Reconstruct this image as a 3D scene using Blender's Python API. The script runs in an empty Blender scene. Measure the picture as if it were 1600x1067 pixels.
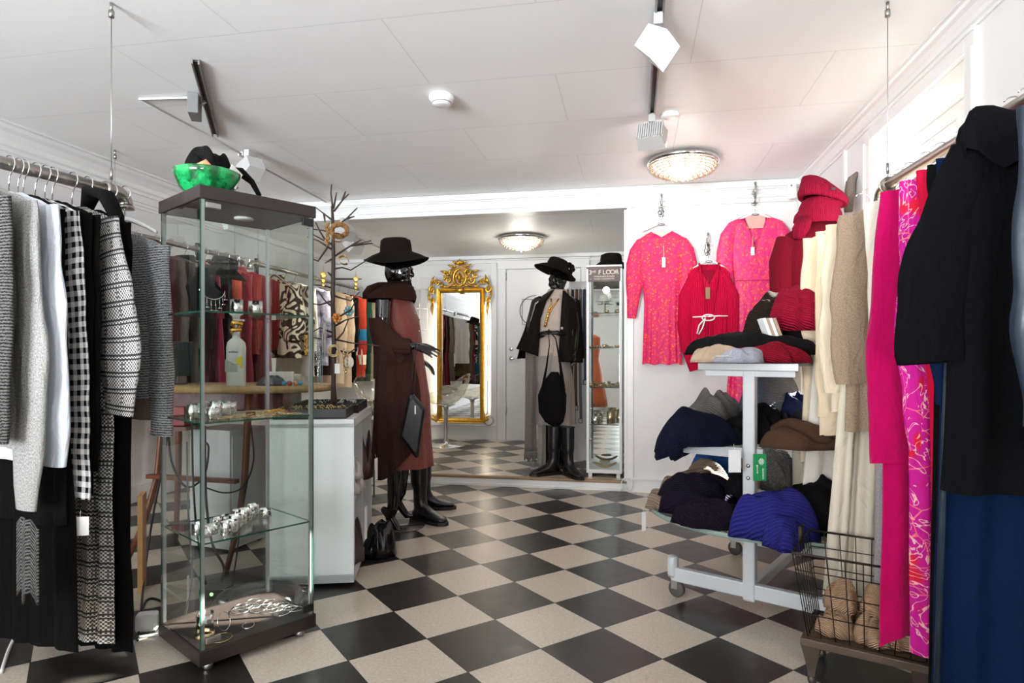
import bpy, math, random
from mathutils import Vector, Matrix, noise
C = bpy.context.scene.collection
PI = math.pi
R = math.radians
TH = R(10.674)                      # the camera looks 10.7 degrees left of the room's long axis
CT, ST = math.cos(TH), math.sin(TH)
F, HX, HY, EYE = 990.0, 800.0, 555.0, 1.065
random.seed(7)

def room(x, y):                     # camera-aligned ground point -> room coordinates
    return x*CT - y*ST, x*ST + y*CT
def at(px, py, d):                  # the place d metres in front of the lens that shows at px, py
    u, w = room((px-HX)/F*d, d)
    return Vector((u, w, EYE-(py-HY)/F*d))
def on_z(px, py, z=0.0):
    return at(px, py, F*(EYE-z)/(py-HY))
def on_w(px, py, w):
    k = (px-HX)/F
    return at(px, py, w/(k*ST+CT))
def on_u(px, py, u):
    k = (px-HX)/F
    return at(px, py, u/(k*CT-ST))
def lerp(a, b, t): return a+(b-a)*t
def smooth(t): t = max(0, min(1, t)); return t*t*(3-2*t)

# ---------------------------------------------------------------- mesh builder
class MB:
    def __init__(s): s.v = []; s.f = []; s.uv = []; s.sm = []; s.mi = []; s.T = Matrix.Identity(4)
    def add(s, vs, fs, uvs=None, sm=True, mi=0):
        b = len(s.v); T = s.T
        s.v.extend((T @ Vector(p))[:] for p in vs)
        for k, f in enumerate(fs):
            s.f.append([b+i for i in f]); s.sm.append(sm); s.mi.append(mi)
            s.uv.append(uvs[k] if uvs else [(vs[i][0], vs[i][2]) for i in f])
        return s
    def box(s, c, d, rz=0.0, rot=None, mi=0):
        hx, hy, hz = d[0]/2, d[1]/2, d[2]/2
        M = rot if rot is not None else Matrix.Rotation(rz, 3, 'Z')
        vs = [Vector(c) + M @ Vector((x*hx, y*hy, z*hz)) for z in (-1, 1) for y in (-1, 1) for x in (-1, 1)]
        return s.add(vs, [(0,2,3,1),(4,5,7,6),(0,1,5,4),(2,6,7,3),(0,4,6,2),(1,3,7,5)], sm=False, mi=mi)
    def bar(s, a, b, w, h, mi=0):   # a box from a to b
        a = Vector(a); b = Vector(b); z = (b-a).normalized()
        up = Vector((0,0,1)) if abs(z.z) < .95 else Vector((0,1,0))
        x = up.cross(z).normalized(); y = z.cross(x)
        M = Matrix((x, y, z)).transposed()
        return s.box((a+b)/2, (w, h, (b-a).length), rot=M, mi=mi)
    def rings(s, rs, cap0=True, cap1=True, closed=True, sm=True, mi=0, us=1.0):
        n = len(rs[0]); vs = [p for r in rs for p in r]; fs = []; uvs = []
        vv = [0.0]
        for a, b in zip(rs, rs[1:]): vv.append(vv[-1] + sum((Vector(p)-Vector(q)).length for p, q in zip(a, b))/n)
        mid = rs[len(rs)//2]; uu = [0.0]
        for j in range(n): uu.append(uu[-1] + (Vector(mid[(j+1) % n])-Vector(mid[j])).length*us)
        for i in range(len(rs)-1):
            for j in range(n if closed else n-1):
                k = (j+1) % n
                fs.append((i*n+j, i*n+k, (i+1)*n+k, (i+1)*n+j))
                uvs.append([(uu[j], vv[i]), (uu[j+1], vv[i]), (uu[j+1], vv[i+1]), (uu[j], vv[i+1])])
        if cap0: fs.append(tuple(range(n-1, -1, -1))); uvs.append([(vs[i][0], vs[i][1]) for i in fs[-1]])
        if cap1: fs.append(tuple(range((len(rs)-1)*n, len(rs)*n))); uvs.append([(vs[i][0], vs[i][1]) for i in fs[-1]])
        return s.add(vs, fs, uvs, sm, mi)
    def tube(s, pts, r, n=8, closed=False, cap=True, flat=(1, 1), mi=0):
        P = [Vector(p) for p in pts]; m = len(P)
        if not hasattr(r, '__len__'): r = [r]*m
        rs = []; nx = None
        for i in range(m):
            t = (P[(i+1) % m]-P[i-1]) if closed else (P[min(i+1, m-1)]-P[max(i-1, 0)])
            t = t.normalized() if t.length > 1e-9 else Vector((0,0,1))
            if nx is None:
                a = Vector((0,0,1)) if abs(t.z) < .9 else Vector((1,0,0))
                nx = a.cross(t).normalized()
            else: nx = (nx - t*nx.dot(t)).normalized()
            ny = t.cross(nx)
            rs.append([P[i] + nx*(r[i]*flat[0]*math.cos(2*PI*j/n)) + ny*(r[i]*flat[1]*math.sin(2*PI*j/n)) for j in range(n)])
        if closed: rs.append(rs[0])
        return s.rings(rs, cap and not closed, cap and not closed, mi=mi)
    def lathe(s, prof, c=(0,0,0), n=32, cap=True, mi=0):
        rs = [[(c[0]+r*math.cos(2*PI*j/n), c[1]+r*math.sin(2*PI*j/n), c[2]+z) for j in range(n)] for r, z in prof]
        return s.rings(rs, cap, cap, mi=mi)
    def ball(s, c, r, nu=16, nv=10, rot=None, mi=0):
        if not hasattr(r, '__len__'): r = (r, r, r)
        M = rot if rot is not None else Matrix.Identity(3)
        rs = []
        for i in range(nv+1):
            a = -PI/2+PI*min(max(i/nv, .004), .996)
            rs.append([Vector(c)+M @ Vector((r[0]*math.cos(a)*math.cos(2*PI*j/nu), r[1]*math.cos(a)*math.sin(2*PI*j/nu), r[2]*math.sin(a))) for j in range(nu)])
        return s.rings(rs, mi=mi)
    def limb(s, pts, rad, n=14):    # a tapering limb with rounded ends
        s.tube(pts, rad, n); s.ball(pts[0], rad[0], 14, 8); s.ball(pts[-1], rad[-1], 14, 8); return s
    def grid(s, fn, nu, nv, uvscale=(1, 1), mi=0, sm=True):
        vs = [fn(i/nu, j/nv) for j in range(nv+1) for i in range(nu+1)]; fs = []; uvs = []
        for j in range(nv):
            for i in range(nu):
                fs.append((j*(nu+1)+i, j*(nu+1)+i+1, (j+1)*(nu+1)+i+1, (j+1)*(nu+1)+i))
                uvs.append([(a/nu*uvscale[0], b/nv*uvscale[1]) for a, b in ((i,j),(i+1,j),(i+1,j+1),(i,j+1))])
        return s.add(vs, fs, uvs, sm, mi)
    def prism(s, poly, y0, y1, mi=0, axis='y'):     # an outline in x,z given thickness along y
        n = len(poly)
        if axis == 'y': vs = [(x, y0, z) for x, z in poly]+[(x, y1, z) for x, z in poly]
        else: vs = [(x, z, y0) for x, z in poly]+[(x, z, y1) for x, z in poly]
        fs = [tuple(range(n)), tuple(range(2*n-1, n-1, -1))]+[(i, i+n, (i+1) % n+n, (i+1) % n) for i in range(n)]
        return s.add(vs, fs, sm=False, mi=mi)
    def build(s, name, mat, parent=None, bevel=0, solid=0, remesh=0, sub=0):
        me = bpy.data.meshes.new(name); me.from_pydata(s.v, [], s.f)
        me.polygons.foreach_set('use_smooth', s.sm)
        me.polygons.foreach_set('material_index', s.mi)
        ul = me.uv_layers.new(name='UVMap')
        ul.data.foreach_set('uv', [c for f in s.uv for p in f for c in p])
        for m in (mat if isinstance(mat, (list, tuple)) else [mat]): me.materials.append(m)
        me.update()
        o = bpy.data.objects.new(name, me); C.objects.link(o)
        if parent: o.parent = parent
        if remesh:
            m = o.modifiers.new('Remesh', 'REMESH'); m.mode = 'VOXEL'; m.voxel_size = remesh; m.use_smooth_shade = True
            m = o.modifiers.new('Smooth', 'SMOOTH'); m.factor = .5; m.iterations = 4
        if solid:
            m = o.modifiers.new('Solidify', 'SOLIDIFY'); m.thickness = solid; m.offset = 0
        if bevel:
            m = o.modifiers.new('Bevel', 'BEVEL'); m.width = bevel; m.segments = 2; m.limit_method = 'ANGLE'
        if sub:
            m = o.modifiers.new('Subdivision', 'SUBSURF'); m.levels = sub; m.render_levels = sub
        return o

def tag(o, label=None, cat=None, group=None, kind=None):
    if label: o['label'] = label
    if cat: o['category'] = cat
    if group: o['group'] = group
    if kind: o['kind'] = kind
    return o
def thing(name, label, cat, loc=(0,0,0), rz=0.0, group=None):
    o = bpy.data.objects.new(name, None); C.objects.link(o); o.empty_display_size = .05
    o.location = loc; o.rotation_euler = (0, 0, rz)
    return tag(o, label, cat, group)
def struct(name, mb, mat, label=None, cat=None, **k):
    o = mb.build(name, mat, **k); o['kind'] = 'structure'
    if label: tag(o, label, cat)
    return o
def place(o, loc, rz=0.0, rot=None):
    o.location = loc; o.rotation_euler = rot if rot else (0, 0, rz); return o
def copy_thing(o, loc, rz=None, label=None, group=None, parent=None):
    c = o.copy(); C.objects.link(c)
    if parent is None:
        c.location = loc
        if rz is not None: c.rotation_euler = rz if hasattr(rz, '__len__') else (0, 0, rz)
    else: c.parent = parent
    if label: c['label'] = label
    if group: c['group'] = group
    for ch in list(o.children): copy_thing(ch, None, parent=c)
    return c

# ---------------------------------------------------------------- materials
class NT:
    def __init__(s, name):
        s.m = bpy.data.materials.new(name); s.m.use_nodes = True; s.t = s.m.node_tree; s.n = s.t.nodes; s.b = s.n['Principled BSDF']
        s._c = {}
    def node(s, t, **k):
        n = s.n.new(t)
        for a, v in k.items(): setattr(n, a, v)
        return n
    def put(s, sock, v):
        if hasattr(v, 'links') or isinstance(v, bpy.types.NodeSocket): s.t.links.new(v, sock)
        elif v is not None:
            if sock.type == 'RGBA' and len(v) == 3: v = (*v, 1)
            sock.default_value = v
    def math(s, op, a, b=None, c=None):
        n = s.node('ShaderNodeMath', operation=op)
        s.put(n.inputs[0], a); s.put(n.inputs[1], b)
        if c is not None: s.put(n.inputs[2], c)
        return n.outputs[0]
    def mix(s, f, a, b):
        n = s.node('ShaderNodeMix', data_type='RGBA'); s.put(n.inputs[0], f); s.put(n.inputs[6], a); s.put(n.inputs[7], b); return n.outputs[2]
    def coord(s, which='Object'):
        if which not in s._c: s._c[which] = s.node('ShaderNodeTexCoord').outputs[which]
        return s._c[which]
    def scaled(s, v, sc, rot=(0,0,0), loc=(0,0,0)):
        n = s.node('ShaderNodeMapping'); s.put(n.inputs[0], v); n.inputs['Scale'].default_value = sc if hasattr(sc, '__len__') else (sc,)*3
        n.inputs['Rotation'].default_value = rot; n.inputs['Location'].default_value = loc; return n.outputs[0]
    def noise(s, v, scale, detail=2, rough=.5, dist=0):
        n = s.node('ShaderNodeTexNoise'); s.put(n.inputs['Vector'], v); n.inputs['Scale'].default_value = scale
        n.inputs['Detail'].default_value = detail; n.inputs['Roughness'].default_value = rough; n.inputs['Distortion'].default_value = dist; return n.outputs[0]
    def voro(s, v, scale, feat='F1', out=0):
        n = s.node('ShaderNodeTexVoronoi', feature=feat); s.put(n.inputs['Vector'], v); n.inputs['Scale'].default_value = scale; return n.outputs[out]
    def wave(s, v, scale, dist=0, axis='X', dsc=1):
        n = s.node('ShaderNodeTexWave', bands_direction=axis); s.put(n.inputs['Vector'], v); n.inputs['Scale'].default_value = scale
        n.inputs['Distortion'].default_value = dist; n.inputs['Detail Scale'].default_value = dsc; return n.outputs['Fac']
    def ramp(s, f, stops, const=False):
        n = s.node('ShaderNodeValToRGB'); s.put(n.inputs[0], f); cr = n.color_ramp
        if const: cr.interpolation = 'CONSTANT'
        while len(cr.elements) < len(stops): cr.elements.new(.5)
        for e, (p, c) in zip(cr.elements, stops): e.position = p; e.color = (*c, 1) if len(c) == 3 else c
        return n.outputs[0]
    def xyz(s, v):
        n = s.node('ShaderNodeSeparateXYZ'); s.put(n.inputs[0], v); return n.outputs
    def bump(s, h, strength=.3, dist=.002):
        n = s.node('ShaderNodeBump'); s.put(n.inputs['Height'], h); n.inputs['Strength'].default_value = strength; n.inputs['Distance'].default_value = dist
        s.put(s.b.inputs['Normal'], n.outputs[0])
    def set(s, **k):
        for a, v in k.items(): s.put(s.b.inputs[a.replace('_', ' ')], v)
        return s.m
def hexc(h):
    h = h.lstrip('#'); o = []
    for i in (0, 2, 4):
        c = int(h[i:i+2], 16)/255; o.append(c/12.92 if c <= .04045 else ((c+.055)/1.055)**2.4)
    return tuple(o)
def mul(c, k): return tuple(x*k for x in c)
MATS = {}
def plain(name, col, rough=.5, metal=0, var=.06, nsc=12, bump=0, bsc=200, **k):
    if name in MATS: return MATS[name]
    n = NT(name); v = n.coord('Object'); c = hexc(col) if isinstance(col, str) else col
    f = n.noise(v, nsc, 4)
    n.set(Base_Color=n.mix(f, mul(c, 1-var), mul(c, 1+var)), Roughness=rough, Metallic=metal, **k)
    if bump: n.bump(n.noise(v, bsc, 3), bump, .002)
    MATS[name] = n.m; return n.m
def cloth(name, col, col2=None, kind='plain', rough=.9, **k):
    """a woven or knitted material; patterns run in metres along the cloth (UV)"""
    if name in MATS: return MATS[name]
    n = NT(name); uv = n.coord('UV'); c = hexc(col); c2 = hexc(col2) if col2 else mul(c, .7)
    sx = n.xyz(uv); u, v = sx[0], sx[1]
    def stripe(x, per, duty=.5): return n.math('LESS_THAN', n.math('FRACT', n.math('DIVIDE', x, per)), duty)
    sheen = k.pop('sheen', 0.0)
    h = n.noise(uv, 900, 2); bs = .25
    if kind == 'plain': colr = n.mix(n.noise(uv, 9, 3), mul(c, .9), mul(c, 1.08))
    elif kind == 'heather':
        f = n.noise(n.scaled(uv, (1, 1, 1)), 170, 3, .75); colr = n.mix(n.ramp(f, [(.38, (0,0,0)), (.62, (1,1,1))]), c, c2); h = f; bs = .5
    elif kind == 'rib':
        w = n.wave(uv, k.pop('per', 55), 0); colr = n.mix(w, mul(c, .62), c); h = w; bs = .9
    elif kind == 'ribv':
        w = n.wave(uv, k.pop('per', 40), 0, 'Y'); colr = n.mix(w, mul(c, .6), c); h = w; bs = .9
    elif kind == 'gingham':
        p = .034; a = stripe(n.math('ADD', u, v), p*1.0) if False else stripe(u, p); b = stripe(v, p)
        colr = n.mix(n.math('MULTIPLY', n.math('ADD', a, b), .5), c, c2)
    elif kind == 'check':           # glen check in fine black and white
        fine = n.math('ABSOLUTE', n.math('SUBTRACT', stripe(u, .013), stripe(v, .013)))
        blk = n.math('MAXIMUM', n.math('MULTIPLY', stripe(v, .058, .34), .95), n.math('MULTIPLY', stripe(u, .075, .22), .8))
        line = stripe(v, .0145, .5)
        f = n.math('MAXIMUM', n.math('MULTIPLY', fine, .92), n.math('MULTIPLY', blk, line))
        colr = n.mix(f, c, c2); h = fine; bs = .6
    elif kind == 'tweed':
        f = n.noise(n.scaled(uv, (1, 2.2, 1)), 130, 3, .85); g = n.wave(uv, 34, 3, 'Y', 3)
        colr = n.mix(n.ramp(n.math('ADD', n.math('MULTIPLY', f, .75), n.math('MULTIPLY', g, .25)), [(.4, (0,0,0)), (.6, (1,1,1))]), c, c2); h = f; bs = .8
    elif kind == 'floral':          # small all-over print
        d = n.voro(uv, 48); e = n.noise(uv, 22, 3, .6); g = n.voro(n.scaled(uv, 1, loc=(3.1, 1.7, 0)), 30)
        colr = n.ramp(d, [(.0, hexc('f4c23c')), (.16, hexc('ff6a34')), (.42, c), (.8, c2)])
        colr = n.mix(n.ramp(e, [(.40, (0,0,0)), (.62, (1,1,1))]), colr, c2)
        colr = n.mix(n.ramp(g, [(.13, (1,1,1)), (.2, (0,0,0))]), colr, hexc('ff8038'))
    elif kind == 'bigfloral':       # large line-drawn flowers
        d = n.voro(n.scaled(uv, 1), 11, 'DISTANCE_TO_EDGE'); e = n.voro(uv, 11); q = n.noise(uv, 13, 2, .6, 1.5)
        colr = n.mix(n.ramp(e, [(.16, (1,1,1)), (.34, (0,0,0))]), n.mix(n.noise(uv, 5), c, c2), hexc('d81f38'))
        ln = n.ramp(n.math('ABSOLUTE', n.math('SUBTRACT', q, .5)), [(.0, (1,1,1)), (.010, (1,1,1)), (.018, (0,0,0))])
        colr = n.mix(n.math('MULTIPLY', ln, .8), colr, hexc('f6c6c0'))
        colr = n.mix(n.ramp(d, [(.006, (.6,.6,.6)), (.016, (0,0,0))]), colr, hexc('ff9a6a'))
    elif kind == 'graphic':         # broad curling bands
        q = n.noise(uv, 5.5, 1, .4, 1.2)
        f = n.ramp(n.math('FRACT', n.math('MULTIPLY', q, 5)), [(.0, (0,0,0)), (.52, (0,0,0)), (.56, (1,1,1)), (.96, (1,1,1)), (1, (0,0,0))])
        colr = n.mix(f, c, c2)
    elif kind == 'bands':
        colr = n.ramp(n.math('FRACT', n.math('DIVIDE', v, .75)), [(0, c), (.45, c), (.46, c2), (.62, c2), (.63, hexc('a8332a')), (.85, hexc('e7d9bd'))], True)
    elif kind == 'fleck':
        f = n.noise(uv, 420, 2, .8); colr = n.mix(n.ramp(f, [(.57, (0,0,0)), (.68, (1,1,1))]), c, c2); h = f; bs = .7
    elif kind == 'pleat':
        w = n.wave(uv, 12, .4); colr = n.mix(w, mul(c, .85), c); h = w; bs = 1.0
    elif kind == 'mottle':
        colr = n.mix(n.ramp(n.noise(uv, 7, 4, .6), [(.35, (0,0,0)), (.65, (1,1,1))]), c, c2)
    k.setdefault('Specular_IOR_Level', .12 if rough > .65 else .4)
    n.set(Base_Color=colr, Roughness=rough, Sheen_Weight=sheen, Sheen_Roughness=.5, **k)
    n.bump(h, bs, .0012 if kind not in ('rib', 'ribv', 'pleat') else .004)
    w2 = n.node('ShaderNodeBump'); n.put(w2.inputs['Height'], n.noise(n.scaled(uv, (1.6, .8, 1)), 9, 3, .55, 1.1)); w2.inputs['Strength'].default_value = .55; w2.inputs['Distance'].default_value = .022
    n.put(n.b.inputs['Normal'].links[0].from_node.inputs['Normal'], w2.outputs[0])      # soft wrinkles under the weave
    MATS[name] = n.m; return n.m
def glass(name, tint=(.93, .97, .95), gain=1.0, rough=0.0):
    """thin pane: Fresnel mirror on the outside of each face over clear transmission"""
    if name in MATS: return MATS[name]
    n = NT(name); n.n.remove(n.b)
    tr = n.node('ShaderNodeBsdfTransparent'); n.put(tr.inputs[0], tint)
    gl = n.node('ShaderNodeBsdfGlossy'); gl.inputs['Roughness'].default_value = rough; n.put(gl.inputs[0], (1, 1, 1))
    fr = n.node('ShaderNodeFresnel'); fr.inputs[0].default_value = 1.5
    ge = n.node('ShaderNodeNewGeometry')
    f = n.math('MULTIPLY', n.math('MULTIPLY', fr.outputs[0], gain), n.math('SUBTRACT', 1.0, ge.outputs['Backfacing']))
    mx = n.node('ShaderNodeMixShader'); n.put(mx.inputs[0], f); n.put(mx.inputs[1], tr.outputs[0]); n.put(mx.inputs[2], gl.outputs[0])
    n.put(n.n['Material Output'].inputs[0], mx.outputs[0]); MATS[name] = n.m; return n.m
def glow(name, col, strength):
    if name in MATS: return MATS[name]
    n = NT(name); n.set(Base_Color=hexc(col), Emission_Color=hexc(col), Emission_Strength=strength); MATS[name] = n.m; return n.m

white_paint = plain('white_paint', 'e6e6e4', .45, var=.02)
gloss_paint = plain('gloss_white_paint', 'e4e4e2', .3, var=.02)
chrome = plain('chrome', 'd8d8d8', .12, 1, var=.02)
steel = plain('brushed_steel', 'b4b2ae', .3, 1, var=.1, nsc=40)
pipe_metal = plain('galvanised_pipe', 'a9a29a', .28, 1, var=.2, nsc=30)
gold = plain('gold_metal', 'e3b352', .25, 1, var=.1, nsc=60)
brass = plain('pale_gold', 'cdb68a', .22, 1, var=.1, nsc=60)
silver = plain('silver_metal', 'dcdad6', .18, 1, var=.06, nsc=60)
black_plastic = plain('black_plastic', '151515', .4)
white_plastic = plain('white_plastic', 'ececea', .35, var=.02)
black_gloss = plain('black_gloss_lacquer', '0c0b0b', .08, Coat_Weight=.6, Coat_Roughness=.04)
dark_wood = plain('black_brown_foil', '2a221f', .4, var=.15, nsc=30)
brown_wood = plain('brown_stained_wood', '6b3d26', .4, var=.25, nsc=18)
paper = plain('white_paper', 'f0efec', .7, var=.02)
black_leather = plain('black_leather', '101012', .3, var=.2, bump=.25, bsc=120)
clear = glass('clear_glass', (.97, .97, .97))
acrylic = glass('clear_acrylic', (.93, .92, .88), 1.2)
green_edge = plain('green_glass_edge', '1d4a3c', .1, var=.1)

def text_mesh(body, size, name, mat, parent, loc, rot, extrude=.0004, align='CENTER'):
    cu = bpy.data.curves.new(name, 'FONT'); cu.body = body; cu.size = size; cu.extrude = extrude; cu.align_x = align
    t = bpy.data.objects.new(name+'_outline', cu); C.objects.link(t)
    bpy.context.view_layer.update()
    me = bpy.data.meshes.new_from_object(t.evaluated_get(bpy.context.evaluated_depsgraph_get()))
    bpy.data.objects.remove(t); bpy.data.curves.remove(cu)
    me.name = name; me.materials.clear(); me.materials.append(mat)
    o = bpy.data.objects.new(name, me); C.objects.link(o); o.parent = parent; o.location = loc; o.rotation_euler = rot
    return o
# ================================================================ the room
CEIL, BACKC, STEP = 2.38, 2.225, .08
UL, UR, WB, WF, WN = -3.55, 1.27, 7.25, 5.03, -2.3       # left, right, back, partition, near
def wall_mat(name, col, bsc, bst):
    n = NT(name); v = n.coord('Object'); c = hexc(col)
    n.set(Base_Color=n.mix(n.noise(v, 3, 4), mul(c, .96), mul(c, 1.02)), Roughness=.6)
    n.bump(n.noise(v, bsc, 4, .6), bst, .004); return n.m
plaster = wall_mat('white_plaster', 'e3e3e1', 45, .25)
rough_plaster = wall_mat('coarse_white_plaster', 'e0dfdd', 60, .5)
# ceiling boards with fine staggered seams
n = NT('white_ceiling_boards'); v = n.coord('Object')
br = n.node('ShaderNodeTexBrick'); n.put(br.inputs['Vector'], n.scaled(v, 1, loc=(.35, .1, 0)))
for k, x in (('Scale', 1), ('Mortar Size', .003), ('Mortar Smooth', .3), ('Brick Width', 1.22), ('Row Height', .61)): br.inputs[k].default_value = x
br.inputs['Color1'].default_value = (*hexc('f5f5f3'), 1); br.inputs['Color2'].default_value = (*hexc('f4f4f2'), 1); br.inputs['Mortar'].default_value = (*hexc('e2e2df'), 1)
n.set(Base_Color=br.outputs[0], Roughness=.5); n.bump(n.math('ADD', n.math('MULTIPLY', br.outputs[1], -1.0), n.math('MULTIPLY', n.noise(v, 2.2, 2), 1.6)), .25, .01)
ceil_mat = n.m
# chequered vinyl laid on the diagonal, tiles of 30.5 cm
def tile_mat(name, off):
    n = NT(name); v = n.coord('Object'); T = .3048
    mp = n.node('ShaderNodeMapping'); mp.vector_type = 'TEXTURE'; n.put(mp.inputs[0], v)
    mp.inputs['Location'].default_value = (off[0], off[1], 0); mp.inputs['Rotation'].default_value = (0, 0, R(-45)); mp.inputs['Scale'].default_value = (T, T, 1)
    s = n.xyz(mp.outputs[0]); i, j = s[0], s[1]
    par = n.math('PINGPONG', n.math('ADD', n.math('FLOOR', i), n.math('FLOOR', j)), 1.0)
    def edge(x): f = n.math('FRACT', x); return n.math('MINIMUM', f, n.math('SUBTRACT', 1.0, f))
    e = n.math('LESS_THAN', n.math('MINIMUM', edge(i), edge(j)), .006)
    cell = n.node('ShaderNodeTexWhiteNoise'); cell.noise_dimensions = '2D'
    cv = n.node('ShaderNodeCombineXYZ'); n.put(cv.inputs[0], n.math('FLOOR', i)); n.put(cv.inputs[1], n.math('FLOOR', j)); n.put(cell.inputs['Vector'], cv.outputs[0])
    mott = n.noise(v, 90, 5, .7); scuff = n.noise(n.scaled(v, (7, 1.2, 1), (0, 0, .7)), 9, 4, .7)
    wh = n.mix(n.ramp(mott, [(.3, (0,0,0)), (.7, (1,1,1))]), hexc('b2a695'), hexc('d3c8b8'))
    wh = n.mix(n.ramp(scuff, [(.62, (0,0,0)), (.8, (1,1,1))]), wh, hexc('938675'))
    bl = n.mix(n.ramp(mott, [(.35, (0,0,0)), (.75, (1,1,1))]), hexc('141210'), hexc('231f1b'))
    bl = n.mix(n.ramp(scuff, [(.68, (0,0,0)), (.82, (1,1,1))]), bl, hexc('4d4842'))
    c = n.mix(par, bl, wh); c = n.mix(e, c, hexc('14120f'))
    c = n.mix(n.math('MULTIPLY', cell.outputs[0], .12), c, hexc('5d5850'))
    n.set(Base_Color=c, Roughness=n.math('ADD', .22, n.math('MULTIPLY', n.noise(v, 14, 4), .22)), Specular_IOR_Level=.55)
    n.bump(n.math('SUBTRACT', n.noise(v, 3, 3), n.math('MULTIPLY', e, .5)), .12, .004)
    return n.m
tiles = tile_mat('chequered_vinyl', (-.7554, 2.2808)); tiles_up = tile_mat('chequered_vinyl_platform', (-.7554+.12, 2.2808))

struct('floor', MB().box(((UL+UR)/2, (WN+WF)/2, -.05), (UR-UL+.6, WF-WN+.3, .1)), tiles)
struct('floor_platform', MB().box(((UL+UR)/2, (WF+.03+WB+.2)/2, STEP-.05), (UR-UL+.6, WB-WF+.17, .1)), tiles_up)
worn_wood = plain('worn_wood', '9a7d5c', .5, var=.4, nsc=9)
struct('trim_1', MB().box(((UL-.03)/2, WF+.022, STEP-.008), (abs(UL)-.03, .044, .022)), worn_wood, bevel=.006)
struct('trim_2', MB().box(((UL-.03)/2, WF+.017, .031), (abs(UL)-.03, .024, .06)).box(((UL-.03)/2, WF+.008, .012), (abs(UL)-.03, .03, .024)), white_paint, bevel=.004)
struct('ceiling', MB().box(((UL+UR)/2, (WN+WF)/2, CEIL+.05), (UR-UL+.6, WF-WN+.3, .1)), ceil_mat)
struct('ceiling_back', MB().box(((UL+UR)/2, (WF+WB)/2+.25, BACKC+.05), (UR-UL+.6, WB-WF+.5, .1)), ceil_mat)
struct('wall_left', MB().box((UL-.1, (WN+WB)/2, 1.2), (.2, WB-WN+.6, 2.6)), plaster)
struct('wall_back', MB().box(((UL+UR)/2, WB+.1, 1.2), (UR-UL+.6, .2, 2.6)), plaster)
# partition with the red dresses: thick white wall right of the opening, closing the back room on its right
PU = -.03
struct('wall_partition', MB().box(((PU+UR+.3)/2, WF+.1, CEIL/2), (UR+.3-PU, .2, CEIL)).box((PU+.5, (WF+WB)/2+.1, 1.15), (.2, WB-WF, 2.3)), rough_plaster)
# header over the opening
struct('wall_header', MB().box(((UL+PU)/2, WF+.06, (2.215+CEIL)/2), (PU-UL, .12, CEIL-2.215)), white_paint)
m = MB()
for z, d, h in ((2.227, .02, .03), (2.262, .012, .02), (2.352, .03, .05), (2.322, .016, .014)): m.box(((UL+UR)/2, WF-d/2, z), (UR-UL, d, h))
struct('trim_3', m, gloss_paint, bevel=.004)
struct('trim_4', MB().box((PU-.012, WF+.02, (2.2+STEP)/2), (.03, .06, 2.2-STEP)).box((PU+.02, WF-.01, 1.11), (.05, .02, 2.2)), gloss_paint, bevel=.004)
m = MB().box(((PU+UR)/2, WF-.012, .05), (UR-PU, .024, .1)).box(((PU+UR)/2, WF-.018, .105), (UR-PU, .03, .015))
struct('baseboard_partition', m, gloss_paint, bevel=.003)
# right wall with its window opening (w 2.70-3.66)
W0, W1, Z0, Z1 = 2.70, 3.68, .95, 2.215
m = MB(); UW = UR+.15
m.box((UW, (WN+W0)/2-.1, 1.2), (.3, W0-WN+.2, 2.5)).box((UW, (W1+WF+.3)/2, 1.2), (.3, WF+.3-W1, 2.5))
m.box((UW, (W0+W1)/2, Z0/2), (.3, W1-W0, Z0)).box((UW, (W0+W1)/2, (Z1+2.45)/2), (.3, W1-W0, 2.45-Z1))
struct('wall_right', m, plaster)
def cornice(name, pts, a, b):
    prof = [(0, -.02), (0, .14), (.016, .14), (.016, .118), (.03, .108), (.036, .08), (.06, .045), (.085, .03), (.095, .012), (.12, .01), (.12, -.02)]
    m = MB(); s = [[], []]
    for k, (w) in enumerate((a, b)): s[k] = [(pts[0]+pts[1]*d*pts[2], w, CEIL-h*pts[2]) for d, h in prof]
    m.rings(s, sm=False); return struct(name, m, gloss_paint)
cornice('trim_5', (UL, 1, 1.0), WN, WF); cornice('trim_6', (UR, -1, .62), WN, WF)
m = MB()
for z in (2.19, 2.165, 2.14): m.box((UL+.006, (WN+WF)/2, z), (.012, WF-WN, .010))
struct('trim_7', m, gloss_paint)
struct('baseboard_left', MB().box((UL+.01, (WN+WB)/2, .06), (.02, WB-WN, .12)), gloss_paint)
struct('baseboard_right', MB().box((UR-.01, (WN+WF)/2, .05), (.02, WF-WN, .1)), gloss_paint)
# window 1: casing, deep reveal, two casements
win = tag(thing('window_1', None, None), kind='structure')
m = MB(); t = .075
m.box((UR-.011, W0-t/2, (Z0+Z1)/2), (.022, t, Z1-Z0+2*t)).box((UR-.011, W1+t/2, (Z0+Z1)/2), (.022, t, Z1-Z0+2*t))
m.box((UR-.011, (W0+W1)/2, Z1+t/2), (.022, W1-W0, t)).box((UR-.02, (W0+W1)/2, Z0-.02), (.08, W1-W0+.2, .04))
m.box((UR-.026, (W0+W1)/2, Z1+t-.008), (.012, W1-W0+2*t, .016)).box((UR-.026, W0-t+.008, (Z0+Z1)/2), (.012, .016, Z1-Z0)).box((UR-.026, W1+t-.008, (Z0+Z1)/2), (.012, .016, Z1-Z0))
m.build('window_casing', gloss_paint, win, bevel=.003)
m = MB(); uf = UR+.22; mid = (W0+W1)/2
for w in (W0+.03, mid, W1-.03): m.box((uf, w, (Z0+Z1)/2), (.06, .06 if w != mid else .07, Z1-Z0))
for z in (Z0+.03, Z1-.03, 1.80): m.box((uf+.001, mid, z), (.066, W1-W0, .06 if z != 1.80 else .05))
m.build('window_frame', gloss_paint, win, bevel=.004)
m = MB()
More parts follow.
